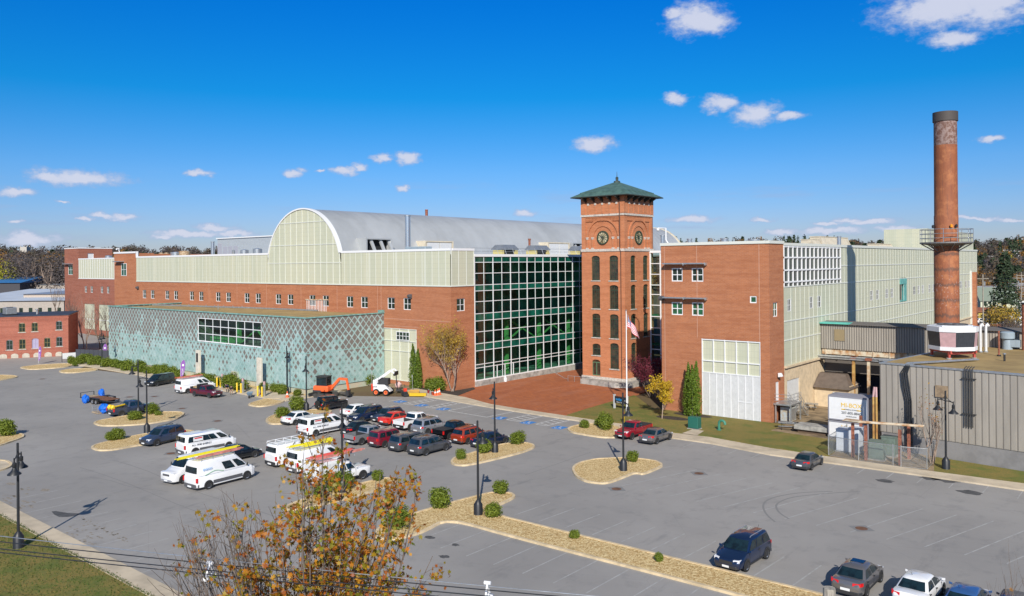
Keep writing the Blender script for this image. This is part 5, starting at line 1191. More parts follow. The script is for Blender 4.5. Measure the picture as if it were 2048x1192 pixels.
# fence and banner board in front
o = thing('banner_board', 'white banner panel on black posts in front of the mill corner', 'sign board', (*G(124, 724), 0)); bb = Vector(G(152, 722))-Vector(G(124, 724)); a0 = math.atan2(bb.y, bb.x); L = bb.length; o.rotation_euler = (0, 0, a0)
m = MB(); m.box(.1, L, -.03, .03, .6, 1.75); m.build('panel', WHITEP, o)
for x in (0, L): m = MB(); m.tube([(x, 0, 0), (x, 0, 2.0)], .06, 6); m.build('post', BLACK, o)
o = thing('screen_fence', 'dark mesh screen fence between the mill and the copper annex', 'fence', (*G(152, 722), 0)); bb = Vector((-163.9, 71.6))-Vector(G(152, 722)); L = bb.length; o.rotation_euler = (0, 0, math.atan2(bb.y, bb.x))
m = MB(); m.box(0, L, -.02, .02, .05, 2.4); m.build('mesh_screen', pmat('dark_screen', (.055, .06, .075), .8), o)
for i in range(9): m = MB(); m.tube([(L*i/8, 0, 0), (L*i/8, 0, 2.5)], .05, 6); m.build('post', BLACK, o)

# ------------------------------------------------------------------ roof equipment on the big complex
def rooftop(px, py, Y, name, label, cat, fn, z=20.5, group=None):
    x, zz_ = onY(px, py, Y); o = thing(name, label, cat, (x, Y, z), 0, group); fn(o, zz_-z); return o
def flue(rad, mat=STEEL, cap=True):
    def f(o, h):
        m = MB(); m.tube([(0, 0, 0), (0, 0, h)], rad, 14); m.build('pipe', mat, o, smooth=50)
        m = MB(); m.tube([(0, 0, h-.05), (0, 0, h+.12)], rad*1.12, 14); m.build('rim', GALV if mat is STEEL else mat, o)
    return f
rooftop(815, 432, 92, 'exhaust_flue', 'tall polished steel flue standing before the barrel roof', 'flue', flue(.48))
rooftop(425.5, 484, 96, 'exhaust_flue', 'short steel flue left of the grey penthouse', 'flue', flue(.42))
rooftop(1325, 472, 99, 'exhaust_flue', 'white flue stub behind the left end of the right block roof', 'flue', flue(.28))
rooftop(1379, 479, 104, 'roof_cowl', 'domed steel cowl on the right block roof, leftmost of three', 'cowl', flue(.35))
rooftop(1449, 478, 107, 'roof_cowl', 'wide steel cowl on the right block roof, middle of three', 'cowl', flue(.55))
rooftop(1508, 480, 112, 'roof_cowl', 'low steel cowl on the right block roof, rightmost of three', 'cowl', flue(.8))
rooftop(1678, 474, 120, 'exhaust_flue', 'thin steel flue beside the beige hoods on the right wing', 'flue', flue(.28))
rooftop(853, 420, 140, 'exhaust_flue', 'small dark flue on the ridge of the barrel roof', 'flue', flue(.35, RUSTR), z=28)
def drum(r_, h_, mat=GALV):
    def f(o, h):
        m = MB(); m.lathe([(r_*.8, 0), (r_*.8, h_*.45), (r_, h_*.5), (r_, h_), (.05, h_+.15)], n=18); m.build('drum', mat, o, smooth=40)
        m = MB(); m.box(-r_*.9, r_*.9, -r_*.9, r_*.9, 0, .25); m.build('kerb', BEIGEM, o)
    return f
RUSTD = pmat('rusty_beige_drum', (.50, .40, .26), .7, vscale=2, col2=(.30, .16, .07))
for i, (px_, r_, h_, mt, lb) in enumerate(((217, .9, 1.6, GALV, 'blue grey fan drum on the roof left of the brick pier'), (309, 1.0, 1.5, GALV, 'grey fan drum right of the brick pier'), (323, .6, 1.9, RUSTD, 'narrow rusty fan drum, left of the narrow pair'), (333, .6, 1.9, RUSTD, 'narrow rusty fan drum, right of the narrow pair'), (352, 1.3, 2.0, GALV, 'wide grey fan drum left of the rusty one'), (369, 1.3, 2.2, RUSTD, 'wide rust streaked fan drum on the left wing roof'), (489, .9, 2.0, GALV, 'grey fan drum before the grey penthouse'), (515, 1.0, 2.2, GALV, 'grey fan drum beside the beige hood'), (467, .35, 2.0, GALV, 'slim grey vent before the penthouse louvres'))):
    rooftop(px_, 495, 100, 'fan_drum', lb, 'roof fan', drum(r_, h_, mt), group='fan drums on the roofs')
def aircon(o, h):
    m = MB(); m.hexa([(-2.2, -1.2, 1.3), (2.2, -1.2, 1.3), (2.2, 1.2, 1.3), (-2.2, 1.2, 1.3), (-1.6, -.8, 2.0), (1.6, -.8, 2.0), (1.6, .8, 2.0), (-1.6, .8, 2.0)]); m.box(-2.2, 2.2, -1.2, 1.2, 1.15, 1.3); m.build('hood', GALV, o)
    m = MB(); m.box(-1.1, 1.1, -1, 1, .1, 1.15); m.build('louvre', DARK, o); m = MB(); m.box(1.4, 2.1, -1.1, .9, .1, 1.1); m.box(-2.1, -1.5, -1.1, .9, .1, 1.1); m.build('yellow_boxes', pmat('pale_yellow', (.60, .52, .22), .6) if 'pale_yellow' not in MATS else MATS['pale_yellow'], o)
for i, (px_, lb) in enumerate(((1010, 'grey hooded roof unit behind the glass wall, left one'), (1075, 'grey hooded roof unit behind the glass wall, beside the red pipe'), (1160, 'grey hooded roof unit half hidden by the clock tower'))):
    a_, _ = onX(px_, 495, -88.5); o = thing('roof_unit', lb, 'roof unit', (-88.5, a_, 20.15), PI/2, 'hooded units on the atrium roof'); aircon(o, 0)
a_, _ = onX(1059, 495, -90); o = thing('exhaust_flue', 'dark red pipe on the atrium roof', 'flue', (-90, a_, 20.1)); m = MB(); m.tube([(0, 0, 0), (0, 0, 3)], .2, 8); m.build('pipe', RUSTR, o); m = MB(); m.tube([(0, 0, 3), (.0, 0, 3.3)], .26, 8); m.build('cap', RUSTR, o)
rooftop(835, 493, 90, 'roof_duct', 'low pale blue duct on the roof behind the panel band', 'duct', lambda o, h: ((lambda m: (m.box(-2.2, 2.6, -.8, .8, .1, 1.35), m.build('duct', MATS['pale_blue_metal'], o, bevel=.1)))(MB()), (lambda m: (m.box(-1.8, 2.2, -.6, .6, 0, .1), m.build('kerb', GALV, o)))(MB())))
o = thing('beige_roof_box', 'beige service box on the roof left of the arched gable', 'service box', (-134.5, 94, 20.5)); m = MB(); m.hexa([(-3, -2, 0), (2.5, -2, 0), (2.5, 2, 0), (-3, 2, 0), (-1.5, -2, 3.2), (2.5, -2, 3.2), (2.5, 2, 3.2), (-1.5, 2, 3.2)]); m.build('casing', BEIGEM, o); m = MB(); m.box(-1.7, 2.6, -2.1, 2.1, 3.2, 3.4); m.build('cap', SIDINGD, o)
for p, lb, sg in (((1322, 1343, 472), 'white security camera mast at the left corner of the right block roof', -1), ((227, 238, 503), 'white security camera arm on top of the left brick pier', -1)):
    x, zt_ = onY(p[1] if p[0] > 1000 else 238, 470 if p[0] > 1000 else 501, 91.9 if p[0] > 1000 else 86.1)
    o = thing('security_camera', lb, 'camera', (x-.8 if p[0] > 1000 else x, 91.9 if p[0] > 1000 else 86.1, 21.45 if p[0] > 1000 else 22.4)); h = 1.9 if p[0] > 1000 else .9
    m = MB(); m.tube([(.3, 0, 0), (0, 0, .4), (0, 0, h), (-1.1, 0, h+.05)], .09, 8); m.build('arm', WHITE, o); m = MB(); m.lathe([(.02, -.35), (.2, -.25), (.22, 0), (.05, .1)], (-1.15, 0, h), 12); m.build('dome', WHITE, o, smooth=50)
# grey penthouse behind
pt = thing('grey_penthouse', 'light grey metal penthouse on the roof left of the arched gable', 'penthouse', (-165, 110, 20.5)); F = WY(110.)
xa, za = onY(435, 475, 110); xb, zb = onY(545, 471, 110)
m = MB(); m.box(xa, xb+10, 110, 125, 20.5, 25.9)
for i in range(18): m.box(xa, xb+10, 109.96, 110, 20.7+i*.29, 20.76+i*.29)
m.build('wall', pmat('pale_grey_metal', (.42, .46, .49), .5, vary=.06), pt, world=True)
m = MB(); m.box(xa-.2, xb+10, 109.7, 125.2, 25.9, 26.15); m.build('roof', WHITE, pt, world=True)
for p0, p1, t_ in ((436, 444, 487), (447, 455, 493), (457, 465, 492.5), (468, 476, 492)):
    a0, a1 = onY(p0, 500, 110)[0], onY(p1, 500, 110)[0]; m = MB(); F.box(m, a0, a1, 20.6, onY(p0, t_, 110)[1], 0, .12); m.build('louvre', pmat('louvre_grey', (.36, .37, .42), .6) if 'louvre_grey' not in MATS else MATS['louvre_grey'], pt, world=True)
# ------------------------------------------------------------------ vehicles
RIMB = pmat('rim_hollow', (.24, .24, .25), .5, metal=.3)
def loft_body(m, st, zs_low=.2):
    """st: list of (x, zb, zt, hw) from front to rear"""
    base = len(m.v); n = None
    for (x, zb, zt, hw) in st:
        zm = zb+(zt-zb)*.45
        half = [(0, zb), (hw*.86, zb), (hw*.97, zb+.07), (hw, zm), (hw*.985, zt-(zt-zb)*.22), (hw*.93, zt-.045), (hw*.84, zt-.008), (hw*.4, zt+.022), (0, zt+.028)]
        ring = half+[(-y, z) for y, z in half[-2:0:-1]]; n = len(ring)
        m.v += [(x, y, z) for y, z in ring]
    for i in range(len(st)-1):
        for k in range(n):
            a, b = base+i*n+k, base+i*n+(k+1) % n; m.f.append((a, b, b+n, a+n)); m.mi.append(m.cur)
    m.f.append(tuple(base+k for k in range(n))[::-1]); m.mi.append(m.cur)
    e = base+(len(st)-1)*n; m.f.append(tuple(e+k for k in range(n))); m.mi.append(m.cur)
SPEC = {
 'sedan':  dict(L=4.6, W=1.80, H=1.44, belt=.93, hood=.80, nose=.66, wb=1.28, wt=.48, rt=-.95, rb=-1.62, deck=.98, wr=.32, ax=(1.36, -1.32), gw=.93, tw=.70, pill=[(.06, .47), (.52, .95)]),
 'suv':    dict(L=4.75, W=1.88, H=1.73, belt=1.07, hood=1.0, nose=.82, wb=1.30, wt=.62, rt=-1.95, rb=-2.22, deck=1.05, wr=.36, ax=(1.42, -1.38), gw=.94, tw=.76, pill=[(.05, .32), (.35, .62), (.66, .95)], rails=1),
 'boxsuv': dict(L=4.45, W=1.80, H=1.72, belt=1.08, hood=1.02, nose=.92, wb=1.12, wt=.72, rt=-2.02, rb=-2.16, deck=1.05, wr=.35, ax=(1.36, -1.28), gw=.95, tw=.84, pill=[(.05, .33), (.37, .64), (.70, .95)]),
 'minivan':dict(L=5.0, W=1.95, H=1.75, belt=1.05, hood=.98, nose=.78, wb=1.75, wt=.85, rt=-2.15, rb=-2.40, deck=1.05, wr=.34, ax=(1.62, -1.42), gw=.95, tw=.80, pill=[(.03, .30), (.33, .62), (.65, .96)]),
 'hatch':  dict(L=4.3, W=1.76, H=1.55, belt=.95, hood=.90, nose=.72, wb=1.22, wt=.45, rt=-1.55, rb=-1.98, deck=.98, wr=.32, ax=(1.28, -1.25), gw=.93, tw=.74, pill=[(.05, .45), (.49, .92)]),
 'jeep':   dict(L=4.3, W=1.84, H=1.82, belt=1.15, hood=1.12, nose=1.08, wb=.75, wt=.55, rt=-1.85, rb=-2.0, deck=1.1, wr=.40, ax=(1.42, -1.38), gw=.86, tw=.76, pill=[(.05, .30), (.35, .62), (.68, .95)]),
 'pickup': dict(L=5.6, W=1.95, H=1.82, belt=1.17, hood=1.12, nose=1.02, wb=1.28, wt=.72, rt=-.72, rb=-.92, deck=1.12, wr=.39, ax=(1.78, -1.75), gw=.93, tw=.78, pill=[(.06, .48), (.53, .93)], bed=(-1.0, -2.75)),
 'vanlow': dict(L=5.7, W=2.05, H=2.12, belt=1.28, hood=1.22, nose=.98, wb=2.15, wt=1.15, rt=-2.70, rb=-2.82, deck=1.3, wr=.36, ax=(1.85, -1.75), gw=.97, tw=.87, van=1),
 'vanmid': dict(L=5.9, W=2.06, H=2.50, belt=1.28, hood=1.22, nose=.98, wb=2.25, wt=1.05, rt=-2.80, rb=-2.92, deck=1.3, wr=.36, ax=(1.95, -1.85), gw=.97, tw=.85, van=1),
 'vanold': dict(L=5.7, W=2.02, H=2.12, belt=1.30, hood=1.12, nose=1.02, wb=1.85, wt=1.20, rt=-2.70, rb=-2.80, deck=1.3, wr=.37, ax=(1.85, -1.65), gw=.97, tw=.88, van=1),
}
def wheel(root, x, y, r, side, rim=RIM):
    w = .22; s = side; m = MB(); prof = [(r*.62, 0), (r*.93, 0), (r, .04), (r, w-.04), (r*.93, w), (r*.62, w)]
    n = 24; base = 0
    for rr, t_ in prof:
        for k in range(n): a = 2*PI*k/n; m.v.append((x+rr*math.cos(a), y-s*w+s*t_, r+rr*math.sin(a)))
    for i in range(len(prof)-1):
        for k in range(n): a, b = i*n+k, i*n+(k+1) % n; m.f.append((a, b, b+n, a+n)); m.mi.append(0)
    wh = m.build('wheel', TYRE, root, smooth=50)
    m = MB(); o = y-.035*s
    for rr, dd in ((r*.66, 0),): m.face([(x+rr*math.cos(2*PI*k/20), o-.03*s, r+rr*math.sin(2*PI*k/20)) for k in range(20)], 1)
    for k in range(5):
        a = 2*PI*k/5+.3; c, sn = math.cos(a), math.sin(a); q = .115*r/.35
        m.face([(x-sn*q*.6, o, r+c*q*.6), (x+c*r*.64-sn*q, o, r+sn*r*.64+c*q), (x+c*r*.64+sn*q, o, r+sn*r*.64-c*q), (x+sn*q*.6, o, r-c*q*.6)], 0)
    pr = [(r*.56, 0), (r*.66, .02)]
    for k in range(20):
        a0, a1 = 2*PI*k/20, 2*PI*(k+1)/20
        m.face([(x+r*.56*math.cos(a0), o, r+r*.56*math.sin(a0)), (x+r*.66*math.cos(a0), o+.02*s, r+r*.66*math.sin(a0)), (x+r*.66*math.cos(a1), o+.02*s, r+r*.66*math.sin(a1)), (x+r*.56*math.cos(a1), o, r+r*.56*math.sin(a1))], 0)
    m.lathe([(.01, 0)], n=3) if False else None
    m.build('rim', [rim, RIMB], wh)
def lerp2(a, b, t_): return tuple(a[i]+(b[i]-a[i])*t_ for i in range(3))
def make_car(kind, col, label, loc, heading, cat='car', name=None, group=None, opt=(), rim=RIM, scale=1.0, trim=None, win=None, cover=None):
    s = dict(SPEC[kind]); L, W, H = s['L'], s['W'], s['H']; hw = W/2; P_ = P[col]; trim = trim or TRIM
    o = thing(name or dict(sedan='parked_car', suv='parked_suv', boxsuv='parked_suv', minivan='parked_minivan', hatch='parked_car', jeep='parked_off_roader', pickup='pickup_truck').get(kind, 'parked_van'), label, cat, loc, heading, group or 'vehicles in the car park')
    o.scale = (scale,)*3
    f = L/2; van = s.get('van'); bed = s.get('bed'); zc = .24 if kind not in ('jeep', 'pickup') else .38
    if kind in ('suv', 'boxsuv'): zc = .27
    cow = s['belt']-.01
    m = MB()
    st = [(f, zc+.14, s['nose']-.12, hw*.74), (f-.06, zc+.04, s['nose']-.03, hw*.84), (f-.2, zc, s['nose']+.03, hw*.93), (f-.5, zc, s['nose']+(s['hood']-s['nose'])*.6, hw*.985), (s['wb']+.25, zc, s['hood'], hw), (s['wb'], zc, cow, hw)]
    if bed:
        b0, b1 = bed; st += [(b0, zc, s['belt'], hw)]; loft_body(m, st)
        # load bed
        m.box(b0, b1, -hw, -hw+.07, zc+.05, s['belt']+.0); m.box(b0, b1, hw-.07, hw, zc+.05, s['belt']+.0)
        m.box(b1, b1+.07, -hw+.07, hw-.07, zc+.1, s['belt']+.0); m.box(b0, b1, -hw+.05, hw-.05, zc+.02, zc+.34, 1)
        m.box(b0-.06, b0-.001, -hw+.07, hw-.07, zc+.34, s['belt']+.0, 1)
    else:
        rb = s['rb']; st += [(0, zc, s['belt'], hw), (min(rb+.3, -.5), zc, s['belt']+.01, hw)]
        if kind == 'sedan': st += [(rb, zc, s['deck'], hw*.99), (-f+.32, zc, s['deck']+.01, hw*.96), (-f+.10, zc+.04, s['deck']-.02, hw*.88), (-f, zc+.14, s['deck']-.20, hw*.78)]
        else: st += [(-f+.28, zc, s['deck']+.02, hw*.97), (-f+.07, zc+.02, s['deck'], hw*.90), (-f, zc+.10, s['deck']-.08, hw*.84)]
        loft_body(m, st)
    # greenhouse shell
    g0, g1 = hw*s['gw'], hw*s['tw']; zb, zt = s['belt']-.03, H; xb0, xt0, xt1, xb1 = s['wb'], s['wt'], s['rt'], s['rb']
    if kind == 'sedan': zr = s['deck']-.02
    else: zr = zb
    rows = []; NR = 4
    base = len(m.v)
    def ring(t_):
        x0 = xb0+(xt0-xb0)*t_; x1 = xb1+(xt1-xb1)*t_; y = g0+(g1-g0)*(t_**1.25); z = zb+(zt-.05-zb)*t_; return x0, x1, y, z
    ts = [0, .35, .7, .93, 1.0]
    nr = 0
    for t_ in ts:
        x0, x1, y, z = ring(t_); c = .18 if t_ < 1 else .28
        if t_ == 1.0: x0 -= .07; x1 += .07; y -= .07; z += .035
        pts = [(x0, 0), (x0-.02, y*.6), (x0-.10, y*.9), (x0-.30, y), (x0*.5+x1*.5, y*1.005), (x1+.22, y), (x1+.06, y*.9), (x1+.01, y*.6), (x1, 0)]
        full = pts+[(x, -yy) for x, yy in pts[-2:0:-1]]; nr = len(full); m.v += [(x, yy, z) for x, yy in full]
    for i in range(len(ts)-1):
        for k in range(nr): a, b = base+i*nr+k, base+i*nr+(k+1) % nr; m.f.append((a, b, b+nr, a+nr)); m.mi.append(0)
    e = base+(len(ts)-1)*nr; ctr = len(m.v); m.v.append(((xt0+xt1)/2, 0, zt+.02))
    for k in range(nr): m.f.append((e+k, e+(k+1) % nr, ctr)); m.mi.append(0)
    body = m.build('body', [P_, TRIM], o, smooth=38)
    # glazing, set 1.5 cm proud of the shell
    def side_pt(u, t_, sg, off=.014):      # u 0 = front 1 = rear, t height fraction
        x0, x1, y, z = ring(t_); return (x0-.12+(x1+.10-x0+.12)*u, sg*(y*1.003+off), z)
    pill = win if win is not None else s.get('pill', [])
    if van and win is None: pill = [(.04, .20)]
    t0, t1 = (.10, .86) if not van else (.12, .68 if H > 2.3 else .80)
    for sg in (1, -1):
        for (u0, u1) in pill:
            mm = MB(); k0 = side_pt(u0, t0, sg); k1 = side_pt(u1, t0, sg); k2 = side_pt(u1-(.02 if u1 > .9 else 0), t1, sg); k3 = side_pt(u0+(.05 if u0 < .1 else 0), t1, sg)
            mid0, mid1 = side_pt(u0, (t0+t1)/2, sg, .02), side_pt(u1, (t0+t1)/2, sg, .02)
            q = [k0, k1, mid1, k2, k3, mid0]; mm.face(q if sg < 0 else q[::-1]); mm.build('side_window', CARGLASS, o)
    def end_glass(nm, x_at, zrng, sgn, wf=.9):
        mm = MB(); NN = 6; q0, q1 = [], []
        for i in range(NN+1):
            v = -1+2*i/NN
            for lst, t_ in ((q0, zrng[0]), (q1, zrng[1])):
                x0, x1, y, z = ring(t_); yy = v*y*wf; bulge = (1-abs(v)**3)*.0
                xx = (x0-.10*abs(v)**4+.022) if sgn > 0 else (x1+.05*abs(v)**4-.022)
                lst.append((xx, yy, z+.006))
        for i in range(NN): mm.face([q0[i], q0[i+1], q1[i+1], q1[i]])
        mm.build(nm, CARGLASS, o)
    end_glass('windshield', 0, (.12, .92), 1)
    if 'norear' not in opt: end_glass('rear_window', 0, ((.18 if kind != 'sedan' else .16), .88 if not van else (.62 if H > 2.3 else .78)), -1, .86)
    # wheel arches and wheels
    for ax in s['ax']:
        for sg in (1, -1):
            mm = MB(); r0 = s['wr']+.085; n = 18; yo = sg*(hw+.008)
            pts = [(ax+r0*math.cos(a), yo, s['wr']+r0*math.sin(a)) for a in [PI*-.12+i*(PI*1.24)/n for i in range(n+1)]]
            mm.face(pts if sg < 0 else pts[::-1]); mm.build('wheel_arch', TRIM, o)
            wheel(o, ax, sg*(hw+.03), s['wr'], sg, rim)
    # lamps, grille, bumpers, plates, mirrors
    nz = s['nose']
    for sg in (1, -1):
        mm = MB(); y0_, y1_ = sg*hw*.50, sg*hw*.88; zl = nz-.13
        mm.hexa([(f-.15, y0_, zl), (f-.02, y0_, zl), (f-.10, y1_, zl), (f-.42, y1_*1.03, zl), (f-.15, y0_, zl+.15), (f-.035, y0_, zl+.14), (f-.12, y1_, zl+.16), (f-.42, y1_*1.03, zl+.17)]); mm.build('headlight', LAMPW, o)
        mm = MB()
        if bed or van: b1 = bed[1] if bed else -f; zl = .75; x_ = b1 if bed else -f; mm.box(x_-.03, x_+.10, sg*(hw*.86 if not bed else hw-.13), sg*(hw+.006)*(.975 if van else 1), zl, zl+.38)
        elif kind == 'jeep': mm.box(-f-.03, -f+.1, sg*hw*.68, sg*hw*.86, .8, .98)
        elif kind in ('boxsuv',): mm.box(-f-.015, -f+.16, sg*hw*.70, sg*hw*.93, .80, 1.05)
        else: zl = s['deck']-.20; mm.hexa([(-f-.012, sg*hw*.42, zl), (-f+.12, sg*hw*.42, zl), (-f+.34, sg*hw*.985, zl-.01), (-f+.075, sg*hw*.90, zl), (-f+.03, sg*hw*.42, zl+.14), (-f+.14, sg*hw*.42, zl+.14), (-f+.34, sg*hw*.985, zl+.17), (-f+.10, sg*hw*.90, zl+.16)])
        mm.build('taillight', LAMPR, o)
        mm = MB(); mx = s['wb']-.25 if not van else s['wb']-.35; mm.hexa([(mx, sg*hw*.97, s['belt']+.02), (mx+.12, sg*hw*.97, s['belt']+.02), (mx+.1, sg*(hw+.15), s['belt']+.04), (mx, sg*(hw+.15), s['belt']+.04), (mx, sg*hw*.97, s['belt']+.12), (mx+.08, sg*hw*.97, s['belt']+.12), (mx+.06, sg*(hw+.15), s['belt']+(.17 if not van else .34)), (mx, sg*(hw+.15), s['belt']+(.17 if not van else .34))]); mm.build('wing_mirror', P_ if not van else TRIM, o, bevel=.015)
    mm = MB(); mm.box(f-.06, f+.012, -hw*.46, hw*.46, nz-.26, nz-.08); mm.build('grille', TRIM if kind != 'vanold' else GTRIM, o)
    mm = MB(); mm.hexa([(f-.25, -hw*.9, zc+.02), (f+.03, -hw*.72, zc+.02), (f+.03, hw*.72, zc+.02), (f-.25, hw*.9, zc+.02), (f-.25, -hw*.92, zc+.22), (f+.035, -hw*.72, zc+.22), (f+.035, hw*.72, zc+.22), (f-.25, hw*.92, zc+.22)]); mm.build('front_bumper', trim, o, bevel=.03)
    rx = bed[1] if bed else -f
    mm = MB(); zt_ = zc+(.22 if not van else .34); mm.hexa([(rx-.06, -hw*.78, zc), (rx+.25, -hw*.96, zc), (rx+.25, hw*.96, zc), (rx-.06, hw*.78, zc), (rx-.06, -hw*.80, zt_), (rx+.25, -hw*.98, zt_), (rx+.25, hw*.98, zt_), (rx-.06, hw*.80, zt_)]); mm.build('rear_bumper', trim, o, bevel=.03)
    mm = MB(); mm.box(rx-.085, rx-.065, -.26, .26, zc+.24, zc+.38) if not (bed or van) else mm.box(rx-.085, rx-.062, -.26, .26, zc+.06, zc+.20); mm.box(f+.036, f+.05, -.22, .22, zc+.08, zc+.2); mm.build('licence_plate', PLATE, o)
    if s.get('rails') or 'rails' in opt:
        for sg in (1, -1):
            mm = MB(); mm.tube([(xt0-.35, sg*(g1-.14), H+.0), (xt0-.5, sg*(g1-.13), H+.07), (xt1+.4, sg*(g1-.13), H+.07), (xt1+.25, sg*(g1-.14), H)], .022, 6); mm.build('roof_rail', RIM if 'silverrails' in opt else TRIM, o)
    if 'flare' in opt or kind in ('jeep',):
        pass
    if van or 'sill' in opt:
        for sg in (1, -1): mm = MB(); mm.box(s['ax'][1]+s['wr']+.1, s['ax'][0]-s['wr']-.1, sg*(hw-.02), sg*(hw+.012), zc+.18, zc+.46); mm.build('side_moulding', GTRIM, o)
    if kind == 'jeep':
        mm = MB(); n = 20; yy = .1
        for rr, a0_, a1_ in ((.40, 0, .24),):
            ring_ = [(rr*math.cos(2*PI*k/n), rr*math.sin(2*PI*k/n)) for k in range(n)]
            for k in range(n):
                (ya, za), (yb, zb_) = ring_[k], ring_[(k+1) % n]; mm.face([(-f-.02, ya, 1.0+za), (-f-.02, yb, 1.0+zb_), (-f-.26, yb*.96, 1.0+zb_*.96), (-f-.26, ya*.96, 1.0+za*.96)])
            mm.face([(-f-.26, a*.96, 1.0+c*.96) for a, c in ring_]); mm.build('spare_wheel', TYRE, o)
        for sg in (1, -1):
            for ax in s['ax']: mm = MB(); mm.hexa([(ax-.55, sg*(hw-.05), .78), (ax+.55, sg*(hw-.05), .78), (ax+.5, sg*(hw+.14), .76), (ax-.5, sg*(hw+.14), .76), (ax-.5, sg*(hw-.05), .86), (ax+.5, sg*(hw-.05), .86), (ax+.42, sg*(hw+.14), .83), (ax-.42, sg*(hw+.14), .83)]); mm.build('wheel_flare', TRIM, o, bevel=.02)
    if not van:
        xs_ = [s['wb']-.30, (s['wb']+s['rb'])/2+.08, s['rb']+.32] if not bed else [s['wb']-.25, s['rb']+.02]
        for sg in (1, -1):
            mm = MB()
            for x_ in xs_: mm.box(x_-.008, x_+.008, sg*(hw-.03), sg*(hw+.004), zc+.16, s['belt']-.05)
            for x_ in xs_[1:]: mm.box(x_+.06, x_+.24, sg*(hw-.03), sg*(hw+.02), s['belt']-.16, s['belt']-.12)
            mm.box(s['ax'][1]+s['wr']+.12, s['ax'][0]-s['wr']-.12, sg*(hw-.05), sg*(hw+.003), zc+.02, zc+.12); mm.build('door_trim', TRIM, o)
    if 'sunroof' in opt:
        mm = MB(); mm.box((xt0+xt1)/2+.0, (xt0+xt1)/2+.55, -.36, .36, H+.0, H+.028); mm.build('sunroof', CARGLASS, o)
    if cover: mm = MB(); mm.box(bed[0]-.03, bed[1]+.03, -hw+.04, hw-.04, s['belt']+.0, s['belt']+.06); mm.build('bed_cover', cover, o, bevel=.02)
    mm = MB(); mm.tube([(xt1+.35, .2, H), (xt1+.15, .2, H+.22)], .012, 4); mm.build('antenna', TRIM, o)
    return o
def at_wheel(kind, px, py, which, heading, side, scale=1.0):
    """car origin from the ground point of one visible wheel; side +1 = its left side"""
    s = SPEC[kind]; x, y = G(px, py); ax = s['ax'][0 if which == 'f' else 1]; dx, dy = ax*scale, side*(s['W']/2)*scale
    return (x-dx*math.cos(heading)+dy*math.sin(heading), y-dx*math.sin(heading)-dy*math.cos(heading), 0)
U, DN = R(90), R(-90)
def vehicle(kind, col, label, px, py, which, hd, side, cat='car', **k):
    return make_car(kind, col, label, at_wheel(kind, px, py, which, hd, side, k.get('scale', 1)), hd, cat, **k)
# heading +90 = nose away from the camera's left; their right flank faces the camera
vehicle('minivan', 'black', 'black minivan parked below the hedge, left of the van with the orange ladder', 314, 773, 'f', R(-72), 1, 'minivan')
vn = vehicle('vanlow', 'white', 'white work van with orange ladders on its roof beside the maroon flatbed truck', 376, 787, 'r', U, -1, 'van', win=[(.04, .20), (.24, .38)], trim=GTRIM)
vehicle('suv', 'slate', 'slate blue sport utility vehicle parked alone on the left island end', 314, 892.5, 'f', R(-80), 1, 'suv')
dk = vehicle('pickup', 'slate', 'dark grey pickup with yellow gear in its bed behind the left lamp post', 243.6, 834, 'r', R(92), -1, 'pickup')
vehicle('boxsuv', 'white', 'white compact car whose nose shows left of the white passenger van', 352, 909, 'f', R(-84), 1, 'car', scale=.95) if False else make_car('boxsuv', 'white', 'white compact car whose nose shows left of the white passenger van', (*[a+b for a, b in zip(G(352, 909), (-.2, 2.6))], 0), R(-88), 'car')
v7 = vehicle('vanlow', 'white', 'white passenger van with red and white window sign beside the navy sedan', 391, 911, 'r', R(88), -1, 'van', win=[(.03, .20), (.26, .42), (.425, .60), (.605, .95)], trim=GTRIM)
vehicle('sedan', 'black', 'navy black sedan half hidden behind the ladders of the tall white van', 510, 915, 'f', R(88), -1, 'car')
v9 = vehicle('vanold', 'white', 'white van with chrome grille facing left, tucked behind the tall white van', 367, 967.5, 'f', R(-82), 1, 'van', trim=RIM)
v10 = vehicle('vanmid', 'white', 'tall white work van with yellow ladders and blue side lettering', 417.7, 978.9, 'r', R(94), -1, 'van', win=[(.03, .20), (.25, .46)], trim=GTRIM)
v11 = make_car('vanold', 'white', 'white van with a white roof rack, left of the van with the yellow ladder', (G(539, 935)[0], G(539, 935)[1]+2.9, 0), U, 'van', win=[(.04, .19)], opt=())
v12 = make_car('vanlow', 'white', 'white van with a bright yellow ladder behind the autumn tree', (G(581, 948)[0], G(581, 948)[1]+2.9, 0), U, 'van', win=[(.04, .20)], trim=GTRIM)
vehicle('sedan', 'white', 'white sedan beside the two round shrubs at the left end of the parked rows', 591, 850.5, 'r', U, -1, 'car')
v15 = vehicle('vanlow', 'white', 'white passenger van with red sign in the centre of the parked rows', 632, 873, 'r', R(89), -1, 'van', win=[(.03, .20), (.26, .42), (.425, .60), (.605, .95)], trim=GTRIM)
make_car('sedan', 'black', 'dark car of which only the roof shows between white sedan and passenger van', (-78.0, 57.6, 0), U)
make_car('jeep', 'black', 'black soft top off roader with spare wheel on its back', (G(657, 822)[0]-.9, G(657, 822)[1]+1.2, 0), U, 'off roader', rim=TRIM)
make_car('sedan', 'white', 'white sedan with red tail lamp right of the black off roader', (G(683, 836)[0], G(683, 836)[1]+2.6, 0), U)
vehicle('suv', 'navy', 'navy blue sport utility vehicle facing the camera behind the centre passenger van', 723.7, 846.3, 'f', DN, 1, 'suv')
make_car('hatch', 'slate', 'slate blue hatchback facing the camera right of the navy sport utility', (G(742, 846)[0]+.3, G(742, 846)[1]+2.4, 0), DN)
make_car('sedan', 'red', 'bright red sedan between the blue hatchback and the white pickup', (G(756, 853)[0]+.2, G(756, 853)[1]+2.7, 0), U)
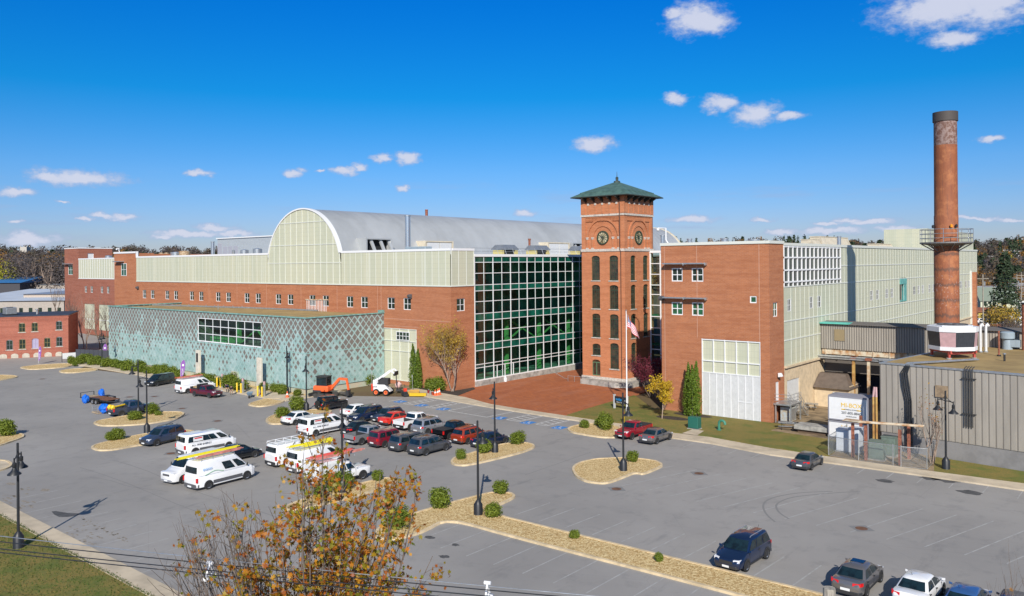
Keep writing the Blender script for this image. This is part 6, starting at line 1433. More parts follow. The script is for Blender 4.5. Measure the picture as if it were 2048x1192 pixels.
make_car('pickup', 'white', 'white pickup truck with open bed right of the bright red sedan', (G(793, 863)[0], G(793, 863)[1]+3.0, 0), U, 'pickup')
make_car('sedan', 'black', 'black sedan with glowing red tail lamps behind the lamp post beside the silver pickup', (G(684, 874)[0]+.2, G(684, 874)[1]+2.5, 0), U)
vehicle('pickup', 'silver', 'silver pickup truck with dark open bed', 723.7, 890.7, 'r', U, -1, 'pickup', scale=.96, trim=RIM)
vehicle('boxsuv', 'dred', 'dark red boxy sport utility vehicle right of the silver pickup', 769.9, 895.8, 'r', U, -1, 'suv')
make_car('minivan', 'grey', 'blue grey minivan between the dark red and the steel grey sport utilities', (-61.9, 57.1, 0), U, 'minivan', scale=.95)
vehicle('suv', 'grey', 'steel grey sport utility vehicle with silver roof rails at the front right of the rows', 852.7, 911.8, 'r', U, -1, 'suv', opt=('silverrails', 'sunroof'))
vehicle('suv', 'silver', 'silver sport utility vehicle behind the blue grey minivan', 855.9, 870.4, 'r', U, -1, 'suv')
vehicle('pickup', 'black', 'black pickup truck with flat black bed cover', 899.9, 880, 'r', U, -1, 'pickup', scale=.95, cover=TRIM)
vehicle('suv', 'orangered', 'copper red sport utility vehicle right of the black pickup', 936.4, 889, 'r', U, -1, 'suv', scale=.95)
vehicle('sedan', 'navy', 'dark navy sedan at the right end of the rows beside the island', 1010.5, 887.5, 'f', U, -1, 'car')
make_car('sedan', 'bronze', 'bronze brown sedan whose roof shows behind the black pickup and copper red vehicle', (-58.6, 66.5, 0), U) if False else None
vehicle('pickup', 'crimson', 'crimson pickup truck facing the camera by the front lawn', 1264.8, 879.7, 'f', DN, 1, 'pickup', scale=.93, cover=TRIM)
vehicle('sedan', 'bronze', 'bronze grey sedan right of the crimson pickup', 1314.8, 888.7, 'r', U, -1, 'car')
vehicle('sedan', 'grey', 'dark grey sedan parked alone along the kerb by the fenced transformers', 1624.5, 940.8, 'r', U, -1, 'car', scale=.93)
vehicle('suv', 'navy', 'dark blue sport utility vehicle with reddish roof alone beside the gravel strip', 1494.5, 1143.8, 'f', R(-92), 1, 'suv', opt=('silverrails',))
vehicle('sedan', 'bronze', 'bronze grey sedan with sunroof and red tail lamps at the bottom right', 1735, 1194, 'r', U, -1, 'car', opt=('sunroof',))
make_car('sedan', 'white', 'white sedan seen from behind at the bottom right edge', (-11.75, 49.35, 0), R(88))
make_car('sedan', 'blue', 'medium blue sedan cut off by the bottom edge of the photo', (-9.35, 48.95, 0), U)
make_car('suv', 'navy', 'navy vehicle in the bottom right corner of the photo', (-6.95, 48.55, 0), U)
# work truck (maroon, flat bed)
mt = vehicle('pickup', 'maroon', 'maroon flatbed work truck facing right beside the gate posts', 388.7, 793, 'r', R(8), -1, 'truck', scale=.93)
for ch in list(mt.children):
    pass
m = MB(); m.box(-2.75, -1.0, -1.02, 1.02, 1.18, 1.3); m.box(-1.12, -1.0, -1.0, 1.0, 1.3, 1.95); m.box(-2.75, -2.68, -1, 1, 1.3, 1.5); m.build('flatbed', TRIM, mt); m = MB(); m.box(-2.5, -1.4, -.6, .6, 1.3, 1.55); m.build('timber_load', pmat('timber', (.42, .30, .16), .8, vary=.3), mt)
def ladder(parent_label, veh, z, x0, x1, y, mat, label, w=.36, tilt=0.):
    r_ = rootof(veh); c, s_ = math.cos(r_.rotation_euler.z), math.sin(r_.rotation_euler.z); o = thing('roof_ladder', label, 'ladder', (r_.location.x-s_*y, r_.location.y+c*y, z), r_.rotation_euler.z, 'ladders on the vans')
    m = MB()
    for k in (0, 1):
        for s2 in (-w/2, w/2): m.bar((x0+k*.35, s2*(1-.2*k), k*.07), (x1+k*.35, s2*(1-.2*k), k*.07+tilt), .035, .07)
    m.build('rails', mat, o); m = MB(); n = int((x1-x0)/.42)
    for i in range(1, n): m.bar((x0+i*.42, -w/2, tilt*i/n), (x0+i*.42, w/2, tilt*i/n), .035)
    m.build('rungs', mat, o); return o
LY, LO, LS = pmat('ladder_yellow', (.82, .72, .03), .5), pmat('ladder_orange', (.55, .16, .06), .5, vary=.3), pmat('ladder_pink', (.60, .24, .20), .5, vary=.3)
def rack(veh, z, bars=4, x0=-2.4, x1=.8, mat=GALV):
    m = MB()
    for i in range(bars): x = x0+(x1-x0)*i/(bars-1); m.tube([(x, -.85, z-.2), (x, -.82, z), (x, .82, z), (x, .85, z-.2)], .03, 6)
    for s_ in (-.82, .82): m.tube([(x0, s_, z+.02), (x1, s_, z+.02)], .025, 6)
    m.build('roof_rack', mat, veh)
rack(vn, 2.28); ladder('', vn, 2.33, -3.0, 1.0, .35, LO, 'orange ladder on the white van beside the maroon truck, far one'); ladder('', vn, 2.33, -3.0, .6, -.3, LS, 'reddish ladder on the white van beside the maroon truck, near one')
rack(v10, 2.66); ladder('', v10, 2.72, -3.9, 1.9, .55, LY, 'long yellow ladder on the tall white work van', tilt=0); ladder('', v10, 2.72, -2.7, 1.6, -.4, LS, 'faded pink ladder on the near side of the tall white work van')
rack(v11, 2.3, 5, -2.6, 1.0, WHITE); rack(v12, 2.3); ladder('', v12, 2.34, -2.9, 1.7, .4, LY, 'bright yellow ladder above the autumn tree, far one'); ladder('', v12, 2.34, -1.8, 1.4, -.35, LY, 'short yellow ladder on the same van, near one')
# utility body truck behind the tree
ub = make_car('pickup', 'white', 'white utility truck with a closed service body behind the autumn tree', (-57.2, 44.4, 0), R(88), 'truck')
m = MB(); m.box(-3.0, -.9, -1.08, 1.08, .75, 2.25); m.build('service_body', P['white'], ub, bevel=.04); m = MB()
for s_ in (-1, 1):
    for k in range(3): m.box(-2.9+k*.68, -2.3+k*.68, s_*1.085-.01, s_*1.085+.01, 1.25, 2.05)
m.box(-3.02, -3.0, -.8, .8, .95, 2.05); m.build('lockers', WHITEP, ub); rack(ub, 2.45, 4, -2.9, 1.0); ladder('', ub, 2.5, -3.2, 2.0, -.4, LS, 'red ladder on the white utility truck behind the tree'); ladder('', ub, 2.5, -3.0, 1.5, .4, pmat('ladder_red', (.72, .12, .10), .5), 'bright red ladder on the far side of the utility truck')
# lettering on the vans
def side_text(veh, s, x, z, size, mat, y=-1.06, name='lettering'):
    M = Matrix.Translation((x, y, z)) @ Matrix.Rotation(PI/2, 4, 'X'); text_obj(name, s, size, mat, veh, M, .004)
for v in (v7, v15):
    side_text(v, 'ALL-TIME ENERGY', -1.1, 1.05, .26, FONTK)
    m = MB(); m.box(-1.95, -.95, -1.04, -1.0, 1.42, 1.82); m.build('window_sign', PLATE, v); m = MB(); m.box(-1.85, -1.05, -1.055, -1.041, 1.66, 1.78); m.build('sign_band', FONTR, v)
    m = MB(); m.box(-2.88, -2.86, -.8, -.1, 1.45, 1.95); m.box(-2.88, -2.86, .1, .8, 1.45, 1.95); m.build('rear_door_window', CARGLASS, v)
side_text(v10, 'ENERGY', -1.95, 1.75, .24, FONTB)
m = MB()
for i in range(10): x = -2.2+i*.18; z = 1.38+.12*math.sin(i*.5-1.2); m.bar((x, -1.047, z), (x+.18, -1.047, 1.38+.12*math.sin((i+1)*.5-1.2)), .012, .03, 0)
m.build('green_swoosh', pmat('green_line', (.12, .45, .15), .5), v10)
# trailer with timber deck
tr = thing('flatbed_trailer', 'tandem axle flatbed trailer with rust brown deck and blue tarpaulins', 'trailer', (-111.2, 48.6, 0), 0, 'vehicles in the car park')
a, b_ = Vector(G(168, 803)), Vector(G(232, 812)); pa, pb = G(205, 808), G(165, 795)
tr.location = (*G(206, 806), 0); hv = Vector(G(225, 803))-Vector(G(180, 796)); hd = math.atan2(hv.y, hv.x); tr.rotation_euler = (0, 0, hd)
m = MB(); m.box(-2.3, 2.3, -1.0, 1.0, .62, .7); m.build('deck', pmat('rust_brown_deck', (.20, .085, .04), .85, vary=.3, vscale=3), tr)
m = MB(); m.box(-4.0, -2.3, -1.0, 1.0, .62, .68); m.build('timber_deck', pmat('weathered_timber', (.40, .31, .21), .9, vary=.2), tr)
m = MB(); m.bar((-4.0, -1.02, .6), (2.4, -1.02, .6), .08, .16); m.bar((-4.0, 1.02, .6), (2.4, 1.02, .6), .08, .16); m.bar((2.3, -1, .55), (3.5, 0, .5), .08, .12); m.bar((2.3, 1, .55), (3.5, 0, .5), .08, .12)
for y in (-.95, .95): m.bar((-4.0, y, .68), (-4.0, y, 1.25), .08)
m.bar((-4.0, -.95, 1.22), (-4.0, .95, 1.22), .06); m.build('frame', BLACK, tr)
for sg in (1, -1):
    m = MB(); m.box(-.95, .95, sg*1.04, sg*1.34, .78, .86); m.box(-.98, -.9, sg*1.04, sg*1.34, .5, .8); m.box(.9, .98, sg*1.04, sg*1.34, .5, .8); m.build('mudguard', BLACK, tr)
    for x in (-.45, .45): wheel(tr, x, sg*1.3, .34, sg, RIM)
TARP = pmat('blue_tarpaulin', (.01, .14, .62), .5, vary=.25, vscale=4)
def blob(name, mat, parent, c, rx, ry, rz_, seed, n=10, world=False):
    rg_ = random.Random(seed); m = MB(); rows = 7
    for j in range(rows):
        v = PI*j/(rows-1)
        for i in range(n):
            u = 2*PI*i/n; k = 1+rg_.uniform(-.14, .14); m.v.append((c[0]+rx*k*math.sin(v)*math.cos(u), c[1]+ry*k*math.sin(v)*math.sin(u), c[2]-rz_*k*math.cos(v)))
    for j in range(rows-1):
        for i in range(n): a, b = j*n+i, j*n+(i+1) % n; m.f.append((a, b, b+n, a+n)); m.mi.append(0)
    return m.build(name, mat, parent, world=world)
for i, (px_, py_, lb, rr) in enumerate(((171, 806, 'blue tarpaulin bundle hanging over the trailer side', .6), (203, 794, 'blue tarpaulin bundle on the far side of the trailer', .55), (209, 826, 'crumpled blue tarpaulin behind the dark grey pickup', .8))):
    x, y = G(px_, py_); o = thing('tarpaulin', lb, 'tarpaulin', (x, y, 0)); blob('bundle', TARP, o, (0, 0, .6), rr, rr*.8, .6, i); blob('fold', TARP, o, (.35, -.2, .3), rr*.6, rr*.5, .32, i+9)
x, y = G(199, 826); o = thing('pallet_cage', 'wooden pallet with a wire cage beside the blue tarpaulin', 'pallet', (x, y, 0)); m = MB(); m.box(-.9, .9, -.6, .6, .05, .18); m.build('pallet', MATS['weathered_timber'], o); m = MB()
for a_, b2 in (((-.85, -.55), (.85, -.55)), ((-.85, .55), (.85, .55)), ((-.85, -.55), (-.85, .55))):
    for z in (.4, .7, 1.0): m.tube([(*a_, z), (*b2, z)], .02, 4)
for q in ((-.85, -.55), (.85, -.55), (-.85, .55), (.85, .55)): m.tube([(*q, .1), (*q, 1.0)], .025, 4)
m.build('cage', GALV, o)
o = thing('yellow_compressor', 'yellow machine with two round tanks lying in the dark pickup bed', 'machine', (dk.location.x, dk.location.y, .75), dk.rotation_euler.z); m = MB(); m.tube([(-2.5, -.5, .55), (-.8, .1, .6)], .12, 8); m.build('arm', YELLOW, o)
for q in ((-2.6, .35), (-2.55, -.35)): blob('tank', YELLOW, o, (q[0], q[1], .45), .32, .32, .34, 3)

# mini excavator
def track(m, x0, x1, y0, y1, r_, mi=0):
    n = 8; pts = [(x1+r_*math.cos(a), r_+r_*math.sin(a)) for a in [-PI/2+i*PI/n for i in range(n+1)]]+[(x0+r_*math.cos(a), r_+r_*math.sin(a)) for a in [PI/2+i*PI/n for i in range(n+1)]]
    b = len(m.v); N = len(pts); m.v += [(x, y0, z) for x, z in pts]+[(x, y1, z) for x, z in pts]
    for i in range(N): j = (i+1) % N; m.f.append((b+i, b+j, b+N+j, b+N+i)); m.mi.append(mi)
    m.f.append(tuple(range(b, b+N))); m.mi.append(mi); m.f.append(tuple(range(b+N, b+2*N))[::-1]); m.mi.append(mi)
ex = thing('mini_excavator', 'orange mini excavator with black cab before the copper annex corner', 'excavator', (*G(652, 794), 0), R(22)); ex.scale = (1.15, 1.15, 1.15)
m = MB(); track(m, -1.0, 1.0, -.95, -.6, .28); track(m, -1.0, 1.0, .6, .95, .28); m.build('tracks', pmat('dusty_rubber', (.05, .048, .045), .9, vary=.3), ex)
m = MB(); m.hexa([(-1.9, -.95, .1), (-1.7, -.95, .1), (-1.7, .95, .1), (-1.9, .95, .1), (-2.0, -.95, .5), (-1.85, -.95, .5), (-1.85, .95, .5), (-2.0, .95, .5)]); m.bar((-1.75, -.4, .25), (-1, -.4, .3), .12); m.bar((-1.75, .4, .25), (-1, .4, .3), .12); m.build('dozer_blade', TRIM, ex)
m = MB(); m.box(-1.35, .75, -.85, .85, .75, 1.5); m.build('body', ORANGE, ex, bevel=.15, seg=2); m = MB(); m.box(-1.38, -.2, -.88, .88, .62, .98); m.box(-.4, .4, -.4, .4, .5, .75); m.build('counterweight', TRIM, ex, bevel=.06)
m = MB(); z0_, z1_ = 1.45, 2.55
for q in ((-.9, -.75), (.45, -.75), (-.9, .35), (.45, .35)): m.box(q[0], q[0]+.09, q[1], q[1]+.09, z0_, z1_)
m.box(-1.0, .6, -.8, .5, z1_, z1_+.12); m.box(-.9, .5, -.72, .42, z0_, z0_+.1); m.build('cab_frame', TRIM, ex); m = MB(); m.box(-.84, .5, -.70, .40, z0_+.1, z1_); m.build('cab_glass', CARGLASS, ex)
m = MB(); m.bar((.7, .1, 1.1), (1.9, .1, 2.35), .22, .32); m.bar((1.85, .1, 2.35), (2.9, .1, 2.3), .2, .28); m.build('boom', ORANGE, ex); m = MB(); m.bar((2.85, .1, 2.45), (3.15, .1, 1.0), .18, .24); m.build('stick', ORANGE, ex)
m = MB(); m.hexa([(2.8, -.2, .35), (3.3, -.2, .3), (3.3, .4, .3), (2.8, .4, .35), (2.95, -.2, .95), (3.25, -.2, 1.05), (3.25, .4, 1.05), (2.95, .4, .95)]); m.build('bucket', TRIM, ex); m = MB(); m.tube([(1.0, .1, 1.0), (1.9, .1, 2.0)], .06, 6); m.tube([(2.1, .1, 2.5), (2.9, .1, 2.6)], .05, 6); m.build('rams', GALV, ex)
x, y = G(690, 792); o = thing('concrete_breaker_parts', 'dusty black attachments lying before the excavator arm', 'attachment', (x, y, 0)); m = MB(); m.box(-1.1, .3, -.35, .35, .1, .55); m.tube([(-.8, -.4, .45), (.8, -.4, .3)], .16, 8); m.build('bucket', pmat('dusty_black', (.09, .085, .075), .9, vary=.5), o, bevel=.05); m = MB(); m.box(.4, 1.2, -.3, .4, 0, .35); m.build('plate', MATS['dusty_black'], o)
# skid steer
sk = thing('skid_steer', 'white and red skid steer loader with raised arms beside the copper annex', 'loader', (*G(768, 789), 0), R(28)); sk.scale = (1.12, 1.12, 1.12)
m = MB(); m.hexa([(-1.3, -.55, .45), (1.1, -.55, .45), (1.1, .55, .45), (-1.3, .55, .45), (-1.3, -.55, 1.35), (.3, -.55, 1.35), (.3, .55, 1.35), (-1.3, .55, 1.35)]); m.box(-1.25, -.7, -.78, -.5, 1.1, 2.0); m.box(-1.25, -.7, .5, .78, 1.1, 2.0); m.build('body', P['white'], sk, bevel=.06)
m = MB(); m.box(-1.48, -1.28, -.75, .75, .5, 1.45); m.build('rear_grille', ORANGE if False else pmat('loader_red', (.75, .05, .02), .4), sk, bevel=.05); m = MB(); m.box(-1.5, -1.47, -.45, .45, 1.05, 1.3); m.build('tail_panel', WHITEP, sk)
m = MB(); m.box(-.65, .75, -.48, .48, 1.3, 2.15); m.build('cab', TRIM, sk, bevel=.05)
for sg in (-1, 1):
    m = MB(); m.bar((-1.0, sg*.68, 1.9), (-.4, sg*.68, 2.2), .14, .2); m.bar((-.5, sg*.68, 2.1), (1.2, sg*.68, 3.3), .14, .2); m.bar((1.15, sg*.68, 3.3), (1.7, sg*.68, 2.9), .14, .18); m.build('lift_arm', P['white'], sk)
    for x_ in (-.75, .6): wheel(sk, x_, sg*.98, .42, sg, pmat('orange_rim', (.80, .15, .04), .5) if 'orange_rim' not in MATS else MATS['orange_rim'])
m = MB(); m.box(1.55, 1.75, -.7, .7, 2.55, 3.05); m.bar((1.7, 0, 2.7), (1.75, 0, 1.2), .1); m.build('coupler', TRIM, sk)
# ------------------------------------------------------------------ lamp posts
def lampmesh(double):
    o = thing('lamp_post', 'x', 'street lamp', (0, 0, 0), 0, 'lamp posts of the car park')
    m = MB(); m.lathe([(.36, 0), (.34, .05), (.34, .75), (.17, 1.02), (.11, 1.1)], n=16); m.build('base', BLACK, o, smooth=35)
    m = MB(); m.lathe([(.095, 1.0), (.085, 4.2), (.075, 7.05), (.02, 7.08)], n=12); m.build('pole', BLACK, o, smooth=40)
    for s in ((-1, 1) if double else (1,)):
        m = MB(); m.tube([(0, 0, 6.15), (s*.45, 0, 6.2), (s*1.0, 0, 6.15), (s*1.04, 0, 6.25)], .045, 6); m.tube([(0, 0, 6.65), (s*.3, 0, 6.35), (s*.75, 0, 6.2)], .02, 5); m.build('arm', BLACK, o)
        m = MB(); m.tube([(s*1.0, 0, 6.15), (s*1.0, 0, 5.95)], .05, 8); m.lathe([(.06, 5.98), (.13, 5.9), (.13, 5.66), (.1, 5.62), (.2, 5.42), (.42, 5.22), (.43, 5.17), (.38, 5.2)], (s*1.0, 0, 0), 16); m.build('lamp_shade', BLACK, o, smooth=40)
    return o
L1, L2 = lampmesh(False), lampmesh(True); first = {1: L1, 2: L2}; used = set()
# arm azimuth in world degrees
for px_, py_, n, az, lb in ((37, 1098, 2, 150, 'black lamp post with two shades on the grass at the bottom left'), (277, 832, 1, 200, 'black lamp post on the island by the dark grey pickup'), (294, 867, 1, 200, 'black lamp post at the end of the island by the slate blue vehicle'),
                            (613, 822, 1, -40, 'black lamp post at the left end of the parked rows'), (990, 906, 1, 140, 'black lamp post on the island with three shrubs'), (1247, 943, 1, -30, 'black lamp post on the rounded island near the crimson pickup'),
                            (956.5, 1031, 1, 110, 'black lamp post on the long gravel strip in the foreground'), (1892, 940, 2, -40, 'black lamp post with two shades before the siding building'), (574, 789, 1, 140, 'black lamp post close to the copper wall behind the shrubs'),
                            (204, 735, 2, 140, 'far black lamp post beside the left corner of the copper annex'), (685, 986, 1, 140, 'black lamp post rising behind the autumn tree')):
    o = first[n] if n not in used else copy_tree(first[n]); used.add(n); o.location = (*G(px_, py_), .1); o.rotation_euler = (0, 0, R(az)); o['label'] = lb

# ------------------------------------------------------------------ plants
def leaf_quads(m, c, rad, n, size, rg_, shell=.35, flat=1., minz=None):
    for _ in range(n):
        while True:
            v = Vector((rg_.uniform(-1, 1), rg_.uniform(-1, 1), rg_.uniform(-1, 1)))
            if shell**2 < v.length_squared <= 1: break
        p = Vector((c[0]+v.x*rad[0], c[1]+v.y*rad[1], c[2]+v.z*rad[2]))
        if minz is not None and p.z < minz: continue
        s = size*rg_.uniform(.6, 1.35); nrm = (v+Vector((rg_.gauss(0, .7), rg_.gauss(0, .7), rg_.gauss(.3, .7)))).normalized()
        a = nrm.orthogonal().normalized()*s; b = nrm.cross(a)*rg_.uniform(.5, .9); th = rg_.uniform(0, 6.28); a, b = a*math.cos(th)+b*math.sin(th), b*math.cos(th)-a*math.sin(th)
        m.face([p-a, p-b*.6+a*.1, p+a, p+b*.8])
def shrub_proto(seed, r, h, n, mat=None, size=.1):
    rg_ = random.Random(seed); o = thing('shrub', 'x', 'shrub', (0, 0, 0), 0, 'round shrubs of the car park'); m = MB()
    for k in range(5):
        a = k*1.3+seed; leaf_quads(m, (r*.38*math.cos(a), r*.38*math.sin(a), h*.5+rg_.uniform(-.1, .12)*h), (r*.68, r*.68, h*.52), n//5, size, rg_, .55, minz=.03)
    leaf_quads(m, (0, 0, h*.5), (r*.8, r*.8, h*.45), n//3, size*1.5, rg_, .2, minz=.03)
    m.build('foliage', mat or LF_BUSH, o); m = MB()
    for k in range(5): a = k*1.26; m.tube([(0, 0, 0), (r*.25*math.cos(a), r*.25*math.sin(a), h*.35), (r*.5*math.cos(a), r*.5*math.sin(a), h*.7)], [.04, .03, .012], 5)
    m.build('stems', BARK, o); return o
shr = [shrub_proto(1, 1.0, 1.5, 1500), shrub_proto(2, .9, 1.25, 1300), shrub_proto(3, 1.1, 1.7, 1700)]; used_s = set()
def shrub(px_, py_, sc, lb, k=0, group='round shrubs of the car park'):
    o = shr[k] if k not in used_s else copy_tree(shr[k]); used_s.add(k); o.location = (*G(px_, py_), .1); o.scale = (sc*(1+.16*math.sin(px_)), sc*(1+.16*math.cos(px_*1.7)), sc*(1+.18*math.sin(px_*2.3))); o.rotation_euler = (0, 0, (px_*7) % 6); o['label'] = lb; o['group'] = group; return o
for a in ((795, 1058, .85, 'round green shrub on the gravel strip half hidden by the autumn tree', 2), (880, 1016, .85, 'round green shrub at the bend of the long gravel strip', 0), (1001, 989, .72, 'round green shrub on the tip of the gravel strip behind the lamp post', 1), (986, 1036, .72, 'dense green shrub just right of the lamp post on the gravel strip', 0),
          (1149, 1079, .45, 'tiny green shrub on the long gravel strip, left one', 1), (1318, 1126, .4, 'tiny green shrub on the long gravel strip, right one', 1), (922, 920, .65, 'small round shrub at the left end of the island with three shrubs', 0), (968, 907, .85, 'round shrub in the middle of the island with three shrubs', 1), (1035, 889, .85, 'round shrub at the right end of the island with three shrubs', 2),
          (1265, 925, .7, 'single round shrub on the rounded island', 1), (1169, 857, .65, 'left shrub on the island before the front lawn', 0), (1211, 861, .95, 'right large shrub on the island before the front lawn', 2), (1201, 853, .7, 'rear shrub behind the large one on the island before the lawn', 0),
          (565, 837, .95, 'round shrub left of the white sedan at the parked rows', 2), (594, 822, 1.15, 'larger round shrub behind the white sedan at the parked rows', 0), (270, 841, .85, 'round shrub before the dark grey pickup, left one', 0), (305, 829, .9, 'round shrub before the dark grey pickup, right one', 2), (316, 832, .5, 'low sprig beside the shrub right of the dark pickup', 1),
          (222, 883, .62, 'left of two small shrubs touching on the far left island', 1), (235, 881, .72, 'right of two small shrubs touching on the far left island', 2), (12, 873, 1.1, 'round shrub at the left edge on its kerbed island', 0), (680, 982, 1.0, 'green shrub behind the autumn tree by the utility truck', 2), (755, 963, .6, 'small shrub at the right end of the island behind the autumn tree', 1), (640, 1000, .7, 'shrub on the island seen through the autumn tree', 0)):
    shrub(*a)
rowx = [(143, 729, .8), (150, 733, .6), (160, 729, .9), (172, 725, 1.0), (184, 731, .95), (198, 731, .9), (212, 735, 1.1), (228, 736, 1.0), (240, 738, .9), (255, 742, 1.0), (267, 744, .8), (282, 746, .95), (297, 748, .9), (312, 751, 1.0), (326, 753, .9), (345, 755, .9), (358, 760, 1.0), (398, 768, 1.0), (418, 771, 1.0), (436, 772, .9), (459, 777, 1.1), (480, 781, 1.15), (527, 783, .9), (551, 785, .75), (564, 790, .85), (595, 793, .75)]
ords = ['first', 'second', 'third', 'fourth', 'fifth', 'sixth', 'seventh', 'eighth', 'ninth', 'tenth', 'eleventh', 'twelfth', 'thirteenth', 'fourteenth', 'fifteenth', 'sixteenth', 'seventeenth', 'eighteenth', 'nineteenth', 'twentieth', 'twenty-first', 'twenty-second', 'twenty-third', 'twenty-fourth', 'twenty-fifth', 'twenty-sixth']
for i, (x, y, s) in enumerate(rowx): shrub(x, y, s*1.15, f'green shrub in the row along the copper wall, {ords[i]} from the left', i % 3, 'shrubs along the copper wall')
for a in ((704, 772, 1.0, 'leafy shrub at the right foot of the copper wall', 0), (735, 770, 1.0, 'leafy shrub behind the skid steer loader', 2), (874, 783, 1.25, 'spreading green bush left of the birch clump', 2), (861, 779, .9, 'lower bush left of the spreading bush by the birch', 0)): shrub(*a, group='shrubs by the brick wing')
for i, (px_, py_, h, lb) in enumerate(((826, 777, 6.9, 'tall pointed arborvitae beside the pale panel bay, left one'), (836, 778, 6.1, 'tall pointed arborvitae beside the pale panel bay, right one'), (1377, 832, 6.6, 'left arborvitae of the trio before the right brick block'), (1385, 835, 6.4, 'middle arborvitae of the trio before the right brick block'), (1393, 834, 6.9, 'right arborvitae of the trio before the right brick block'))):
    rg_ = random.Random(i+40); o = thing('arborvitae', lb, 'evergreen', (*G(px_, py_), .1), 0, 'arborvitae by the brick walls'); m = MB()
    for k in range(18):
        f_ = k/18; rr = .72*(1-f_**1.8)*(.85+.3*math.sin(f_*3)); leaf_quads(m, (rg_.uniform(-.08, .08), rg_.uniform(-.08, .08), .3+f_*(h-.5)), (rr+.04, rr+.04, .5), 150, .11, rg_, .6)
    m.build('foliage', LF_ARB, o); m = MB(); m.tube([(0, 0, 0), (0, 0, h*.9)], [.09, .02], 6); m.build('trunk', BARK, o)

def branch(m, p, d, L, r, depth, rg_, tips, up=.25, spread=.6, nseg=4, kids=3, curve=.18, ratio=.68, sides=6):
    pts = [p]; rad = [r]; q = Vector(p); dd = Vector(d).normalized()
    for i in range(nseg):
        dd = (dd+Vector((rg_.gauss(0, curve), rg_.gauss(0, curve), rg_.gauss(up*.35, curve*.6)))).normalized(); q = q+dd*(L/nseg); pts.append(q.copy()); rad.append(r*(1-(i+1)/nseg*.55))
    m.tube(pts, rad, max(3, sides), caps=False); tips.append((pts[-1], dd, depth)); tips.append((pts[len(pts)//2], dd, depth))
    if depth <= 0: return
    for k in range(kids):
        t_ = rg_.uniform(.35, 1.0); i = min(nseg-1, int(t_*nseg)); bp = pts[i].lerp(pts[i+1], t_*nseg-i) if t_ < 1 else pts[-1]
        a = rg_.uniform(0, 2*PI); ax = dd.orthogonal().normalized(); ax = Matrix.Rotation(a, 3, dd) @ ax; nd = (dd+ax*spread*rg_.uniform(.7, 1.4)+Vector((0, 0, up))).normalized()
        branch(m, bp, nd, L*ratio*rg_.uniform(.7, 1.15), rad[i]*.62, depth-1, rg_, tips, up, spread, nseg, kids, curve, ratio, sides-1)
def leafy_tree(name, label, loc, h, rg_seed, leaf, bark, trunk_r, stems=1, nleaf=8, lsize=.12, depth=3, kids=3, spread=.6, up=.3, lrad=.35, prob=1., L=None, lean=.3, ratio=.68, group=None, first_h=.35):
    rg_ = random.Random(rg_seed); o = thing(name, label, 'tree', loc, 0, group); m = MB(); tips = []
    for s in range(stems):
        a = 2*PI*s/stems+rg_.random(); d = Vector((lean*math.cos(a), lean*math.sin(a), 1)) if stems > 1 else Vector((0, 0, 1))
        branch(m, Vector((.15*math.cos(a), .15*math.sin(a), 0)) if stems > 1 else Vector((0, 0, 0)), d, L or h*.5, trunk_r, depth, rg_, tips, up, spread, 5, kids, .10, ratio, 8)
    m.build('trunk', bark, o, smooth=60)
    if leaf:
        m = MB()
        for (p, d, dep) in tips:
            if dep <= 1 and p.z > h*.22 and rg_.random() < prob: leaf_quads(m, p, (lrad, lrad, lrad*.8), nleaf, lsize, rg_, 0)
        m.build('crown', leaf, o)
    return o
leafy_tree('birch_clump', 'multi stemmed birch with thinning golden brown leaves by the glass wall', (*G(905, 784), .1), 8, 11, LF_BIRCH, BARKL, .10, 7, 5, .11, 3, 5, .6, .28, .45, .95, L=5.0, lean=.42)
leafy_tree('maple_sapling', 'small burgundy leaved tree before the narrow glass strip', (*G(1302, 796), .1), 4.5, 23, LF_RED, BARK, .07, 4, 9, .09, 3, 5, .75, .25, .36, .95, L=3.0, lean=.6)
leafy_tree('yellow_tree', 'small tree with bright yellow leaves on the lawn before the right block', (*G(1324, 839), .1), 4.6, 31, LF_YEL, BARKL, .07, 1, 12, .10, 3, 5, .75, .22, .34, .95, L=2.5)
leafy_tree('bare_shrub', 'leafless twiggy shrub between the burgundy and the yellow tree', (*G(1316, 800), .1), 3.6, 33, None, BARKL, .035, 9, 0, .1, 2, 4, .35, .35, .3, L=2.4, lean=.35)
leafy_tree('bare_tree', 'leafless young tree with several stems before the siding building', (*G(1864, 928), .1), 6, 35, LF_OAK, BARKL, .07, 5, 1, .09, 3, 3, .45, .45, .2, .35, L=3.2, lean=.28)
for i, (px_, py_, lb) in enumerate(((140, 695, 'bare tree beside the mill corner, leftmost of the row'), (168, 697, 'pale trunked bare tree before the dark brick wing, second of the row'), (172, 704, 'white trunked bare tree nearest the road, left of the copper annex'), (200, 698, 'bare tree before the right panel bay of the dark brick wing'), (212, 700, 'bare tree touching the copper annex corner'))):
    leafy_tree('bare_tree', lb, (*G(px_, py_), 0), 9, 50+i, None, BARKL if i in (1, 2) else BARK, .16, 1, 0, .1, 3, 5, .7, .35, .3, L=6, group='bare trees by the far wing')
leafy_tree('bare_tree', 'tall bare tree before the beige warehouse behind the mill', (*G(118, 668), 0), 14, 61, None, BARK, .2, 1, 0, .1, 4, 4, .5, .35, .3, L=9)

